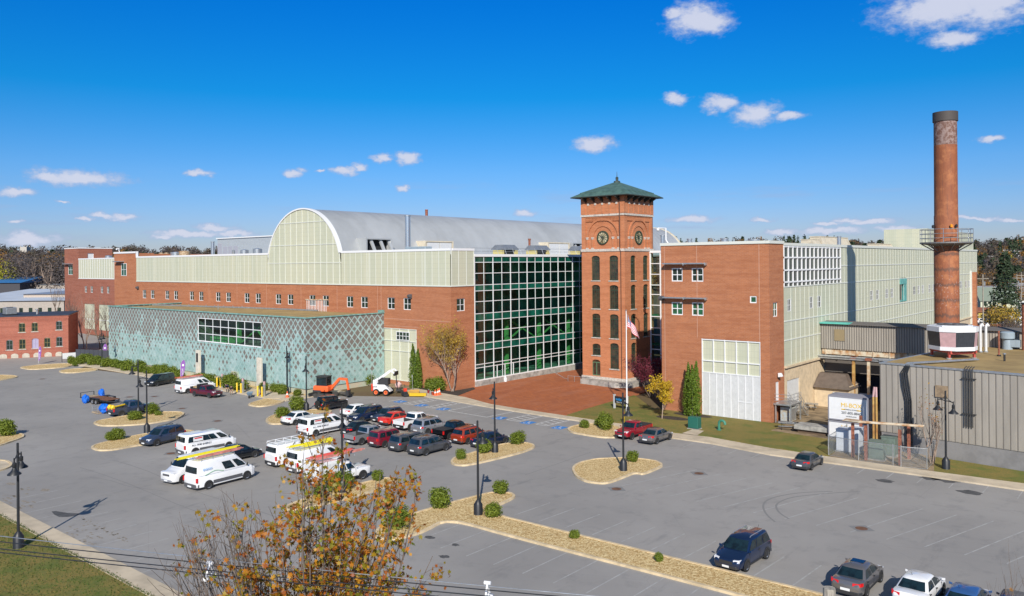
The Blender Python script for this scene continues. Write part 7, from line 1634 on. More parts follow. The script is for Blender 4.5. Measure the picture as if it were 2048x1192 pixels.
# the autumn tree in the foreground (its foot is below the frame)
def big_leaf(m, p, nrm, s, rg_):
    a = nrm.orthogonal().normalized(); b = nrm.cross(a); th = rg_.uniform(0, 6.28); a, b = a*math.cos(th)+b*math.sin(th), b*math.cos(th)-a*math.sin(th)
    pr = [(-.1, -.9), (.25, -.3), (.75, -.45), (.45, .05), (.8, .55), (.25, .35), (0, 1.0), (-.3, .35), (-.8, .5), (-.45, 0), (-.75, -.5), (-.25, -.3)]
    cup = rg_.uniform(-.25, .25); m.face([p+a*(x*s)+b*(y*s)+nrm*(cup*s*(x*x+y*y)) for x, y in pr])
def autumn():
    rg_ = random.Random(77); d = 23.5; cx_ = (598-1024)/FPX*d; base = Vector((CA*cx_-SA*d, SA*cx_+CA*d, 0))
    o = thing('autumn_tree', 'large foreground tree with sparse orange, yellow and green leaves', 'tree', base); m = MB(); tips = []
    m.tube([(0, 0, -.1), (.05, 0, 2.5), (.1, .1, 5.4), (.0, .1, 8.5)], [.24, .2, .15, .05], 10, caps=False)
    right = Vector((CA, SA, 0)); fwd = Vector((-SA, CA, 0)); lf = MB(); n = 0
    for k in range(88):
        tx = rg_.uniform(-1.08, 1.0); ty = rg_.uniform(-1, 1); z1 = 14.3-2.9*abs(tx-.15)**1.4-rg_.random()**1.3*3.6-.5*abs(ty); z0 = rg_.uniform(3.0, 6.2)
        A, B = Vector((.1, .1, z0)), right*(tx*3.75)+fwd*(ty*2.3)+Vector((0, 0, z1)); C_ = right*(tx*2.3)+fwd*(ty*1.3)+Vector((0, 0, z0+(z1-z0)*.35)); pts = []
        for i in range(9): f = i/8; pts.append(A*(1-f)**2+C_*(2*f*(1-f))+B*f*f+Vector((rg_.gauss(0, .05), rg_.gauss(0, .05), 0))*(1 if 0 < i else 0))
        m.tube(pts, [.045*(1-i/8)+.009 for i in range(9)], 5, caps=False)
        left = tx < -.45; pr = .12 if left else .62
        if z1 > 12.4: pr *= .8
        for q in range(15):
            f = rg_.uniform(.36, 1.0); i = min(7, int(f*8)); bp = pts[i].lerp(pts[i+1], f*8-i); dd = (right*rg_.gauss(tx*.4, .7)+fwd*rg_.gauss(0, .6)+Vector((0, 0, abs(rg_.gauss(.7, .5))))).normalized(); L = rg_.uniform(.35, 1.0)
            e = bp+dd*L; mdl = bp+dd*L*.5+Vector((0, 0, .06)); m.tube([bp, mdl, e], [.012, .008, .004], 3, caps=False)
            for tp in (mdl, e, e.lerp(mdl, .5)):
                if rg_.random() > pr: continue
                for _ in range(rg_.randint(4, 9)):
                    c = tp+Vector((rg_.gauss(0, .11), rg_.gauss(0, .11), rg_.gauss(-.06, .09))); nn = Vector((rg_.gauss(.15, .7), rg_.gauss(-.3, .7), rg_.gauss(.3, .5))).normalized(); big_leaf(lf, c, nn, rg_.uniform(.055, .11), rg_); n += 1
    for k in range(46):
        tx = rg_.uniform(-1.12, -.35); st_ = right*(tx*2.4)+fwd*rg_.uniform(-1, 1)+Vector((0, 0, rg_.uniform(6.8, 8.6))); tpz = 12.4-1.6*abs(tx+.55)-rg_.random()*1.5; e = right*(tx*3.7+rg_.gauss(0, .15))+fwd*rg_.uniform(-1.6, 1.6)+Vector((0, 0, tpz)); pts = [st_.lerp(e, i/6)+Vector((rg_.gauss(0, .04), rg_.gauss(0, .04), 0)) for i in range(7)]
        m.tube(pts, [.022, .019, .016, .013, .01, .007, .004], 4, caps=False)
        for q in range(6):
            bp = pts[rg_.randint(2, 5)]; e2 = bp+Vector((rg_.gauss(0, .3), rg_.gauss(0, .3), rg_.uniform(.3, .8))); m.tube([bp, bp.lerp(e2, .5), e2], [.008, .006, .003], 3, caps=False)
    m.build('trunk', pmat('grey_bark', (.15, .12, .10), .9, vary=.3, vscale=4), o, smooth=60)
    lf.build('crown', LF_OAK, o); print('autumn leaves', n); return o
autumn()
# bare twigs at the bottom right
def twig_tree():
    rg_ = random.Random(9); d = 21; cx_ = (2010-1024)/FPX*d; base = Vector((CA*cx_-SA*d, SA*cx_+CA*d, 0)); o = thing('bare_tree', 'bare twigs of a near tree with one curled brown leaf, bottom right corner', 'tree', base); m = MB(); tips = []
    m.tube([(0, 0, -.1), (0, 0, 5), (.1, 0, 8.6)], [.16, .12, .07], 8, caps=False)
    for k in range(7): branch(m, Vector((.1, 0, 8.2)), Vector((-CA*rg_.uniform(-.3, .9), -SA*rg_.uniform(-.3, .9), 1)), rg_.uniform(1.2, 2.1), .022, 2, rg_, tips, .4, .4, 5, 3, .12, .6, 5)
    m.build('trunk', BARK, o); lf = MB()
    for i in range(5): p = tips[i*7 % len(tips)][0]; big_leaf(lf, p, Vector((.3, -.5, .4)).normalized(), .07, rg_)
    lf.build('leaves', LF_OAK, o)
twig_tree()

# ------------------------------------------------------------------ wires and pole
wz = 10.5
wa, wb = Vector(G(0, 1063, wz)), Vector(G(1200, 1192, wz)); wd = (wb-wa).normalized()
def wire(name, lb, pxl, pyl, pxr, pyr, r_, mat):
    a, b = Vector(G(pxl, pyl, wz)), Vector(G(pxr, pyr, wz)); d = (b-a).normalized(); A0 = a-d*22; B0 = b+d*6; o = thing(name, lb, 'cable', (A0.x, A0.y, wz), 0, 'overhead cables'); m = MB()
    pts = []
    for i in range(30):
        q = A0.lerp(B0, i/29); pts.append((q.x-A0.x, q.y-A0.y, .25*((i/29-.5)**2)*4-.15))
    m.tube(pts, r_, 6); m.build('cable', mat, o, smooth=60); return o
wire('overhead_cable', 'pale grey overhead messenger wire crossing the bottom of the photo', 0, 1063, 1150, 1188, .013, GALV)
wire('overhead_cable', 'black overhead cable, highest of the three across the bottom', 0, 1074, 1000, 1181, .015, BLACK); wire('overhead_cable', 'black overhead cable, middle of the three across the bottom', 0, 1088, 900, 1184, .015, BLACK); wire('overhead_cable', 'black overhead cable, lowest of the three across the bottom', 0, 1095, 800, 1184, .015, BLACK)
for px_, py_, lb in ((420, 1140, 'white cable spacer on the overhead wires inside the autumn tree'), (975, 1180, 'white cable spacer on the overhead wires at the bottom centre')):
    o = thing('cable_spacer', lb, 'spacer', (*G(px_, py_-12, wz), wz), math.atan2(wd.y, wd.x)); m = MB(); z = -.0
    for s in (-1, 1): m.bar((0, 0, 0), (0, s*.2, -.34), .045); m.bar((0, s*.06, -.3), (0, s*.2, -.34), .04)
    m.bar((0, -.2, -.34), (0, .2, -.34), .045); m.build('frame', WHITE, o); m = MB()
    for q in ((0, -.2, -.38), (0, .2, -.38), (0, 0, .03)): m.tube([(-.09, q[1], q[2]), (.09, q[1], q[2])], .05, 8)
    m.build('clips', WHITE, o)
d = 19.3; cx_ = (1653-1024)/FPX*d; o = thing('utility_pole', 'weathered wooden pole top at the bottom edge by the gravel strip', 'pole', (CA*cx_-SA*d, SA*cx_+CA*d, 0)); ztop = HC-(1176-527+5)/FPX*d
m = MB(); m.tube([(0, 0, 0), (0, 0, ztop-.06), (0, 0, ztop)], [.18, .145, .135], 16); m.build('shaft', pmat('weathered_wood', (.34, .31, .26), .95, vary=.4, vscale=5, stretch=(3, 3, .3)), o, smooth=40); m = MB(); m.tube([(.15, 0, ztop-.9), (.32, 0, ztop-.9)], .03, 6); m.build('bolt', GALV, o)

# ------------------------------------------------------------------ small things by the gate, machines and plaza
for i, (x, y) in enumerate(((434, 775), (441, 776), (474, 786.5), (482, 787.5), (515.5, 793.5), (524, 795))):
    o = thing('bollard', f'yellow steel bollard of the barrier posts, {ords[i]} from the left', 'bollard', (*G(x, y), .05), 0, 'yellow bollards'); m = MB(); m.tube([(0, 0, 0), (0, 0, 1.45), (0, 0, 1.52)], [.12, .12, .06], 12); m.build('post', YELLOW, o, smooth=40); m = MB(); m.lathe([(.18, 0), (.18, .05)], n=12, cap=True); m.build('flange', YELLOW, o)
for i, (x, y, lb) in enumerate(((445, 777, 'left'), (486, 787, 'middle'), (529, 794, 'right'))):
    o = thing('gate_terminal', f'grey barrier terminal pillar with orange top behind the bollards, {lb} one', 'terminal', (*G(x, y), .05), R(30), 'barrier terminals'); m = MB(); m.box(-.14, .14, -.14, .14, 0, 1.75); m.build('pillar', GALV, o); m = MB(); m.box(-.12, .12, -.13, .13, 1.75, 2.2); m.build('top', PINK, o); m = MB(); m.box(-.32, -.14, -.1, .1, 1.2, 1.75); m.build('card_reader', BLACK, o)
for i, (x, y, lb, sc_) in enumerate(((472, 780, 'orange cone left of the middle bollards', 1.4), (488.5, 780, 'orange cone right of the middle terminal', 1.5), (521, 790.5, 'small orange and white cone between the right bollards', .8), (574.5, 796, 'orange cone with white band beside the lamp post at the copper wall', 1.15), (870.5, 792.5, 'orange traffic cone, left of the cluster before the mulch bed', 1.15), (875.5, 792, 'orange traffic cone, middle of the cluster before the mulch bed', 1.25), (878.5, 791, 'orange traffic cone, right of the cluster before the mulch bed', 1.35))):
    o = thing('traffic_cone', lb, 'cone', (*G(x, y), .1), 0, 'traffic cones'); o.scale = (sc_,)*3; m = MB(); m.lathe([(.19, .04), (.035, .75), (.0, .75)], n=14); m.box(-.22, .22, -.22, .22, 0, .045); m.build('cone', ORANGE, o, smooth=40)
    if i > 1: m = MB(); m.lathe([(.138, .32), (.098, .5)], n=14); m.build('white_band', WHITEP, o)
o = thing('wheelbarrow', 'blue grey wheelbarrow standing before the right bollards', 'wheelbarrow', (*G(500, 795), 0), R(-40)); m = MB(); m.hexa([(-.35, -.25, .4), (.4, -.25, .35), (.4, .25, .35), (-.35, .25, .4), (-.6, -.4, .78), (.75, -.4, .72), (.75, .4, .72), (-.6, .4, .78)]); m.build('tray', pmat('blue_grey_metal', (.22, .32, .42), .5), o)
m = MB(); m.bar((.75, -.1, .2), (-1.1, -.3, .72), .05); m.bar((.75, .1, .2), (-1.1, .3, .72), .05); m.bar((-.3, -.25, .4), (-.4, -.3, 0), .05); m.bar((-.3, .25, .4), (-.4, .3, 0), .05); m.build('frame', GALV, o); wheel(o, .78, .11, .2, 1, RIM)
def bollard_post(px_, py_, h, lb):
    o = thing('sign_post', lb, 'sign', (*G(px_, py_), .1), R(-30), 'parking signs'); m = MB(); m.tube([(0, 0, 0), (0, 0, h)], .04, 6); m.build('post', GALV, o); m = MB(); m.box(-.16, .16, -.06, -.04, h-.52, h); m.build('plate', WHITEP, o); m = MB(); m.box(-.1, .1, -.07, -.061, h-.45, h-.3); m.build('green_symbol', pmat('sign_green', (.03, .35, .15), .5) if 'sign_green' not in MATS else MATS['sign_green'], o)
bollard_post(825, 782, 2.3, 'parking sign on a thin post before the arborvitae pair'); bollard_post(743.5, 779, 2.6, 'white topped sign post left of the skid steer loader')
for i, x in enumerate(((452, 772), (472.5, 776), (494, 782), (516, 788))): 
    o = thing('thin_post', f'thin grey marker post behind the barrier pillars, {ords[i]} from the left', 'post', (*G(*x), .1), 0, 'thin marker posts'); m = MB(); m.tube([(0, 0, 0), (0, 0, 2.9)], .035, 6); m.build('rod', GALV, o); m = MB(); m.lathe([(.1, 0), (.1, .06)], n=8, cap=True); m.build('foot', GALV, o)
def feather(px_, py_, az, lb, hgt=3.4):
    o = thing('feather_flag', lb, 'flag', (*G(px_, py_), .1), R(az), 'purple feather flags'); m = MB()
    pole = [(0, 0, 0), (0, 0, hgt*.55), (.05, 0, hgt*.8), (.28, 0, hgt*.96), (.55, 0, hgt)]; m.tube(pole, [.03, .025, .02, .015, .012], 6); m.build('pole', WHITEP, o)
    m = MB(); n = 10; PU = pmat('purple_cloth', (.25, .09, .38), .7) if 'purple_cloth' not in MATS else MATS['purple_cloth']
    L_ = [(.02, .5), (.02, hgt*.55), (.07, hgt*.8), (.29, hgt*.955), (.55, hgt*.99)]; R_ = [(.42, .75), (.66, hgt*.5), (.74, hgt*.72), (.74, hgt*.88), (.60, hgt*.985)]
    for k in range(4): (a, b), (c, d_), (e, f_), (g_, h_) = L_[k], R_[k], R_[k+1], L_[k+1]; m.hexa([(a, -.008, b), (c, -.008+.03, d_), (c, .022, d_), (a, .008, b), (g_, -.008, h_), (e, -.008+.03, f_), (e, .022, f_), (g_, .008, h_)])
    m.build('cloth', PU, o); M = Matrix.Translation((.36, -.03, hgt*.42)) @ Matrix.Rotation(R(90), 4, 'X') @ Matrix.Rotation(R(90), 4, 'Z'); text_obj('lettering', 'NOW', .42, PLATE, o, M, .004)
    m = MB(); m.lathe([(.01, 0), (.01, .01)], n=3) if False else m.face([(.42+.17*math.cos(a_*PI/6), -.045, hgt*.74+.2*math.sin(a_*PI/6)) for a_ in range(12)]); m.build('emblem', PLATE, o); return o
feather(77, 728, 20, 'purple feather flag on the island before the brick mill'); feather(206, 722, 45, 'purple feather flag at the left corner of the copper annex'); feather(361, 762, 55, 'purple feather flag in the shrub row near the black minivan')
# flag pole with the flag hanging in the wind
o = thing('flag_pole', 'tall white flag pole on the front lawn', 'flag pole', (*G(1254, 824), .1)); ht = HC-(624-527)/FPX*(G(1254, 824)[0]*-SA+G(1254, 824)[1]*CA)-.1
m = MB(); m.tube([(0, 0, 0), (0, 0, ht)], [.11, .05], 12); m.build('pole', WHITE, o, smooth=40); m = MB(); m.lathe([(.01, ht), (.09, ht+.06), (.09, ht+.12), (.01, ht+.18)], n=10); m.build('finial', GALV, o); m = MB(); m.tube([(0, 0, 0), (0, 0, .35)], .2, 12); m.build('base', CONC, o)
fl = thing('national_flag', 'stars and stripes flag drooping from the white pole', 'flag', (*G(1254, 824), .1))
def flagmat():
    m = D.materials.new('flag_cloth'); m.use_nodes = True; t = NT(m.node_tree); b = t.N['Principled BSDF']; b.inputs['Roughness'].default_value = .7
    uv = t.n('ShaderNodeUVMap'); s = t.n('ShaderNodeSeparateXYZ'); t.L.new(uv.outputs[0], s.inputs[0])
    st_ = t.m('GREATER_THAN', t.m('FRACT', t.m('MULTIPLY', s.outputs[1], 6.5)), .5); c = t.mix(st_, (.60, .03, .06), (.80, .80, .82))
    c = t.mix(t.m('MULTIPLY', t.m('LESS_THAN', s.outputs[0], .4), t.m('GREATER_THAN', s.outputs[1], .46)), c, (.03, .05, .22))
    v = t.n('ShaderNodeTexVoronoi'); v.inputs['Scale'].default_value = 15; v.inputs['Randomness'].default_value = .1; t.L.new(uv.outputs[0], v.inputs['Vector'])
    st2 = t.m('MULTIPLY', t.m('LESS_THAN', v.outputs['Distance'], .3), t.m('MULTIPLY', t.m('LESS_THAN', s.outputs[0], .38), t.m('GREATER_THAN', s.outputs[1], .48)))
    t.L.new(t.mix(st2, c, (.8, .8, .82)), b.inputs['Base Color']); return m
nx, nz_ = 24, 12; vs, fs, uvs = [], [], []
Rt, Fw = Vector((CA, SA, 0)), Vector((-SA, CA, 0))
for j in range(nz_+1):
    for i in range(nx+1):
        u, v = i/nx, j/nz_; drop = 2.6*u**1.1; hz_ = 1.5*u; w_ = 1.6*(1-.5*u)
        p = Rt*(hz_+.1+.12*math.sin(u*9+v*2))+Fw*(.22*math.sin(u*11+v*3)*u)+Vector((0, 0, ht-.45-drop-(1-v)*w_*(1-.2*u)+.1*math.sin(u*8+v*4)*u)); vs.append(p); uvs.append((u, v))
for j in range(nz_):
    for i in range(nx): a = j*(nx+1)+i; fs.append((a, a+1, a+nx+2, a+nx+1))
me = D.meshes.new('cloth'); me.from_pydata(vs, [], fs); ul = me.uv_layers.new(); [setattr(ul.data[l.index], 'uv', uvs[l.vertex_index]) for l in me.loops]; me.materials.append(flagmat()); me.polygons.foreach_set('use_smooth', [True]*len(fs)); fo = D.objects.new('cloth', me); COL.objects.link(fo); fo.parent = fl
m = MB(); m.tube([(.1, 0, ht-.4), (.1, 0, ht-2.4)], .015, 5); m.build('halyard', WHITE, fl)
# lawn sign
A_, B_ = Vector(G(1229, 818)), Vector(G(1251, 822)); sd = (B_-A_); L_ = sd.length; o = thing('lawn_sign', 'black sign board with blue and white lettering between pale posts on the lawn', 'sign', (*A_, .1), math.atan2(sd.y, sd.x))
L_ = 2.2
for x in (0, L_): m = MB(); m.box(x-.11, x+.11, -.11, .11, 0, 1.75); m.box(x-.14, x+.14, -.14, .14, 1.75, 1.82); m.build('post', pmat('pale_grey_post', (.48, .49, .50), .7) if 'pale_grey_post' not in MATS else MATS['pale_grey_post'], o)
m = MB(); m.box(.11, L_-.11, -.06, .06, .75, 1.62); m.build('board', BLACK, o); text_obj('lettering', 'today', .46, pmat('bright_blue', (.02, .38, .85), .5), o, Matrix.Translation((.82, -.068, 1.25)) @ Matrix.Rotation(PI/2, 4, 'X'), .006); text_obj('lettering', '& A', .34, PLATE, o, Matrix.Translation((1.75, -.068, 1.15)) @ Matrix.Rotation(PI/2, 4, 'X'), .006); text_obj('lettering', 'MILLS AT THE FALLS', .15, PLATE, o, Matrix.Translation((1.1, -.068, .88)) @ Matrix.Rotation(PI/2, 4, 'X'), .006)
o = thing('hydrant_marker', 'yellow and red marker beside the crimson pickup', 'marker', (*G(1246.5, 847), .1)); m = MB(); m.lathe([(.14, 0), (.14, .5), (.17, .52), (.13, .7), (.02, .78)], n=12); m.build('body', YELLOW, o, smooth=40); m = MB(); m.tube([(0, 0, .7), (0, 0, 1.1)], .03, 6); m.box(-.12, .12, -.02, .02, 1.0, 1.3); m.build('flag', ORANGE, o)
# tools by the skid steer
o = thing('cement_mixer', 'small mixer with a pale pink drum right of the skid steer', 'mixer', (*G(796.5, 787), .1), R(40)); m = MB(); m.lathe([(.2, -.45), (.45, -.25), (.5, .1), (.3, .5), (.22, .5)], n=16)
m.v = [tuple(Matrix.Translation((0, 0, 1.15)) @ Matrix.Rotation(.9, 4, 'Y') @ Vector(v)) for v in m.v]; m.build('drum', pmat('pale_pink', (.62, .40, .36), .7, vary=.2), o, smooth=50); m = MB(); m.bar((-.4, -.4, 0), (0, -.3, 1.1), .06); m.bar((-.4, .4, 0), (0, .3, 1.1), .06); m.bar((.5, -.3, 0), (0, -.3, 1.1), .06); m.bar((.5, .3, 0), (0, .3, 1.1), .06); m.box(-.3, .4, -.35, .35, .3, .55); m.build('frame', TRIM, o)
o = thing('plate_compactor', 'black plate compactor with a red fuel can on it', 'compactor', (*G(810, 793), .1), R(-20)); m = MB(); m.box(-.6, .6, -.35, .35, 0, .3); m.box(-.4, .3, -.3, .3, .3, .65); m.build('base', TRIM, o, bevel=.04); m = MB(); m.tube([(-.4, -.3, .4), (-.9, -.3, 1.5), (-.9, .3, 1.5), (-.4, .3, .4)], .035, 6); m.build('handle', TRIM, o); m = MB(); m.box(-.1, .25, -.2, .2, .65, 1.1); m.build('engine', MATS['loader_red'], o)
for i, (x, y, sx, lb) in enumerate(((826, 790, 1.0, 'stack of yellow orange boards on the soil, left'), (836, 793, 1.2, 'stack of yellow orange boards on the soil, front right'), (829, 786, .7, 'small pile of yellow orange boards at the back'))):
    o = thing('board_stack', lb, 'boards', (*G(x, y), .1), R(20+i*15), 'yellow boards'); 
    for k in range(3): m = MB(); m.box(-sx, sx, -.3+.05*k, .3, k*.13, k*.13+.1); m.build('board', YELLOW if i == 1 else pmat('ochre_board', (.62, .36, .08), .7) if 'ochre_board' not in MATS else MATS['ochre_board'], o)
for i, (x, y, c_, lb) in enumerate(((857, 788, 'dred', 'dark red bucket beside the cones'), (861, 791, 'silver', 'grey bucket beside the cones'), (865.5, 791.5, 'orangered', 'orange bucket beside the cones'))):
    o = thing('bucket', lb, 'bucket', (*G(x, y), .1), 0, 'buckets by the cones'); m = MB(); m.lathe([(.16, 0), (.2, .45), (.18, .45), (.15, .05), (.01, .05)], n=12); m.build('pail', P[c_], o, smooth=40); m = MB(); m.tube([(-.19, 0, .44), (0, -.05, .62), (.19, 0, .44)], .012, 5); m.build('handle', GALV, o)
o = thing('white_planter', 'small white bottle shaped bollard light on the brick plaza', 'bollard light', (*G(1011, 765), .12)); m = MB(); m.lathe([(.22, 0), (.22, .6), (.12, .75), (.12, .95), (.01, 1.0)], n=12); m.build('body', WHITE, o, smooth=40); m = MB(); m.lathe([(.26, 0), (.26, .05)], n=12, cap=True); m.build('foot', GALV, o)

# ------------------------------------------------------------------ people
def person(px_, py_, az, lb, shirt, trousers, bend=.0, hair=(.05, .03, .02), z=.05):
    o = thing('person', lb, 'person', (*G(px_, py_), z), R(az)); me = D.meshes.new('person_body')
    sn, cs = math.sin(bend), math.cos(bend); hip = Vector((0, 0, .92))
    def T(x, y, h): q = Vector((x, y, h)); return hip+Vector((q.x*cs+q.z*sn, q.y, q.z*cs-q.x*sn))
    V = [hip, T(0, 0, .22), T(0, 0, .44), T(0, 0, .56), T(.02, 0, .68), T(.01, 0, .80),
         T(0, .19, .48), T(.06, .26, .22), T(.26, .22, .06), T(0, -.19, .48), T(.08, -.26, .22), T(.28, -.2, .08),
         Vector((0, .10, .86)), Vector((.03, .13, .48)), Vector((-.03, .14, .08)), Vector((.12, .15, .03)), Vector((0, -.10, .86)), Vector((.10, -.12, .48)), Vector((.04, -.13, .08)), Vector((.19, -.14, .03)), T(.34, .2, .0), T(.36, -.18, .02)]
    E_ = [(0, 1), (1, 2), (2, 3), (3, 4), (4, 5), (2, 6), (6, 7), (7, 8), (8, 20), (2, 9), (9, 10), (10, 11), (11, 21), (0, 12), (12, 13), (13, 14), (14, 15), (0, 16), (16, 17), (17, 18), (18, 19)]
    Rr = [.15, .14, .16, .06, .095, .07, .07, .05, .035, .07, .05, .035, .10, .065, .045, .035, .10, .065, .045, .035, .03, .03]
    me.from_pydata(V, E_, []); b = D.objects.new('body', me); COL.objects.link(b); md = b.modifiers.new('skin', 'SKIN'); b.modifiers.new('sub', 'SUBSURF').levels = 2
    sv_ = me.skin_vertices[0].data if me.skin_vertices else None
    if sv_ is None:
        bm = bmesh.new(); bm.from_mesh(me); lay = bm.verts.layers.skin.verify(); bm.to_mesh(me); bm.free(); sv_ = me.skin_vertices[0].data
    for i, r_ in enumerate(Rr): sv_[i].radius = (r_, r_*(1.25 if i in (1, 2) else 1)); sv_[i].use_root = i == 0
    bpy.context.view_layer.update(); dg = bpy.context.evaluated_depsgraph_get(); nm = D.meshes.new_from_object(b.evaluated_get(dg)); D.objects.remove(b)
    sk_ = pmat('skin', (.52, .30, .20), .6) if 'skin' not in MATS else MATS['skin']; nm.materials.clear(); s1, s2 = pmat('shirt_'+shirt[0], shirt[1], .85, vary=.2), pmat('trousers_'+trousers[0], trousers[1], .85, vary=.2)
    for q in (s1, s2, sk_, TRIM): nm.materials.append(q)
    hd = T(.02, 0, .68)
    for p in nm.polygons:
        c_ = p.center; p.use_smooth = True; rel = Vector((c_.x-hip.x, c_.y, c_.z-hip.z)); hh = rel.x*sn+rel.z*cs
        if c_.z < .11: p.material_index = 3
        elif (c_-hd).length < .19: p.material_index = 2
        elif min((c_-V[20]).length, (c_-V[21]).length) < .14: p.material_index = 2
        elif c_.z < .95 and hh < .04: p.material_index = 1
        else: p.material_index = 0
    bo = D.objects.new('body', nm); COL.objects.link(bo); bo.parent = o
    blob('hair', pmat('hair_'+lb[:6], hair, .9), o, tuple(hd+Vector((-.02, 0, .055))), .105, .10, .09, 2, 12)
    return o
person(463, 790, -30, 'person in a dark shirt and brown trousers bending over at the barrier posts', ('dark', (.05, .035, .04)), ('tan', (.30, .20, .13)), 1.0)
person(455, 785, -50, 'person in a navy top crouching behind the bending worker', ('navy', (.02, .03, .14)), ('black', (.03, .03, .035)), 1.15)
# ------------------------------------------------------------------ town and hills behind
def hill(name, pts, depth, mat):
    """ridge: list of (px, py, distance) read along the skyline, falls to the plain in front"""
    m = MB(); top, mid, low = [], [], []
    for px_, py_, d in pts:
        dr_ = px_dir(px_, py_); k = d/(-SA*dr_.x+CA*dr_.y); q = dr_*k; z = HC+q.z
        f_ = Vector((q.x, q.y)); n = f_.normalized(); top.append((*f_, z)); mid.append((*(f_-n*depth*.45), z*.45)); low.append((*(f_-n*depth), -.5))
    for i in range(len(pts)-1):
        m.face([low[i], low[i+1], mid[i+1], mid[i]]); m.face([mid[i], mid[i+1], top[i+1], top[i]])
        b0, b1 = Vector(top[i]), Vector(top[i+1]); e0 = b0+Vector((b0.x, b0.y, 0)).normalized()*300; e1 = b1+Vector((b1.x, b1.y, 0)).normalized()*300; e0.z = e1.z = -1; m.face([top[i], top[i+1], e1, e0])
    tag(m.build(name, mat, smooth=60), kind='structure'); return top, mid, low
HIL = pmat('wooded_hill', (.10, .075, .045), .95, vary=.4, vscale=.03)
LR = [(-500, 522, 900), (-200, 516, 850), (0, 515, 800), (100, 522, 780), (160, 520, 760), (260, 517, 800), (400, 515, 850), (520, 522, 900), (800, 525, 1000)]
RR = [(1200, 522, 900), (1380, 502, 850), (1500, 500, 800), (1600, 498, 800), (1700, 500, 820), (1800, 504, 850), (1900, 503, 850), (1980, 501, 800), (2048, 499, 780), (2300, 498, 760), (2700, 500, 760)]
hl = hill('left_hills', LR, 330, HIL); hr = hill('right_hills', RR, 420, HIL)
def cloudtree(m, c, r_, h, n, size, rg_):
    for k in range(3):
        a = rg_.uniform(0, 6.3); leaf_quads(m, (c[0]+math.cos(a)*r_*.4, c[1]+math.sin(a)*r_*.4, c[2]+h*(.45+.18*k)), (r_*.72, r_*.72, h*.30), n//3, size, rg_, .3)
def cone(m, c, r_, h, n, size, rg_):
    for k in range(6):
        f_ = k/6; leaf_quads(m, (c[0], c[1], c[2]+h*(.2+f_*.75)), (r_*(1-f_)+.3, r_*(1-f_)+.3, h*.11), n//6, size, rg_, .4)
def wood(name, ridge, count, seed, cols, pine=.1, nface=42, hscale=1., dens_top=1., jitter=1.):
    rg_ = random.Random(seed); ms = {k: MB() for k in cols}; top, mid, low = ridge
    for i in range(count):
        s = rg_.random()*(len(top)-1); k = int(s); f_ = s-k; v = rg_.random()**.8
        T_ = Vector(top[k]).lerp(Vector(top[k+1]), f_); M_ = Vector(mid[k]).lerp(Vector(mid[k+1]), f_); L_ = Vector(low[k]).lerp(Vector(low[k+1]), f_)
        p = L_.lerp(M_, v*2) if v < .5 else M_.lerp(T_, v*2-1); key = rg_.choices(list(cols), list(cols.values()))[0]; h = rg_.uniform(9, 14)*hscale; r_ = h*rg_.uniform(.42, .6)
        if rg_.random() < pine: cone(ms.setdefault(LF_PINE, MB()), p, r_*.8, h*1.15, nface, r_*.32, rg_)
        else: cloudtree(ms[key], p, r_, h, nface, r_*.145, rg_)
    par = None
    for j, (mt, mm) in enumerate(ms.items()):
        if not mm.f: continue
        o = mm.build(name if par is None else 'tree_tops', mt, par); par = par or tag(o, name.replace('_', ' ')+' of bare and autumn coloured trees on the skyline', 'wood', kind='stuff')
wood('left_wood', hl, 900, 1, {LF_FAR: 6, LF_BARE: 4, LF_FARO: .8, LF_FARY: .2}, .05, 230, 1.0)
wood('right_wood', hr, 1000, 2, {LF_FAR: 6, LF_BARE: 2, LF_FARO: 1.6, LF_FARY: .2}, .2, 210, .95)
# pine group on the skyline right of the clock tower
rg_ = random.Random(12); 
for i, (px_, tp) in enumerate(((1352, 475), (1362, 478), (1393, 478), (1568, 473), (1577, 472), (1588, 470), (1596, 474), (1609, 471), (1619, 476), (1628, 474), (1655, 472), (1668, 473), (2030, 477), (2040, 476), (2020, 478), (2000, 480))):
    d = 640; dr_ = px_dir(px_, tp); k = d/(-SA*dr_.x+CA*dr_.y); q = dr_*k; o = thing('pine_tree', f'dark pine on the skyline right of the clock tower, {ords[i]} from the left' if i < 12 else f'dark pine on the hill above the houses at the right edge, {ords[i-12]} of four', 'tree', (q.x, q.y, 8), 0, 'pines on the skyline'); h = HC+q.z-8; m = MB(); cone(m, (0, 0, 0), 4.4, h*1.1, 300, .9, rg_); m.build('crown', LF_PINE, o); m = MB(); m.tube([(0, 0, 0), (0, 0, h*.8)], .4, 5); m.build('trunk', BARK, o)
# bare riverside wood behind the warehouses at the left: individual trees
rg_ = random.Random(21); protos = []
for k in range(5):
    mt = (LF_BARE, LF_FAR, LF_BARE, LF_FARO, LF_FARY)[k]; o = thing('riverside_tree', 'x', 'tree', (0, 0, 0), 0, 'trees behind the warehouses'); m = MB(); cloudtree(m, (0, 0, 0), 6.0, 15, 2600, .27 if mt is LF_BARE else .3, rg_); m.build('crown', mt, o); m = MB(); tp = []
    branch(m, Vector((0, 0, 0)), Vector((0, 0, 1)), 8, .3, 2, rg_, tp, .3, .5, 4, 4, .1, .7, 6); m.build('trunk', BARK if k else BARKL, o); protos.append(o)
usedp = set(); spots = []
for i in range(64):
    px_ = -120+i*4.4*1.0 if i < 60 else rg_.uniform(0, 130); spots.append((px_+rg_.uniform(-3, 3), rg_.uniform(330, 470)))
rows_ = {0: 'grey bare', 1: 'brown', 2: 'pale bare', 3: 'orange', 4: 'yellow green'}
sp = sorted(spots)
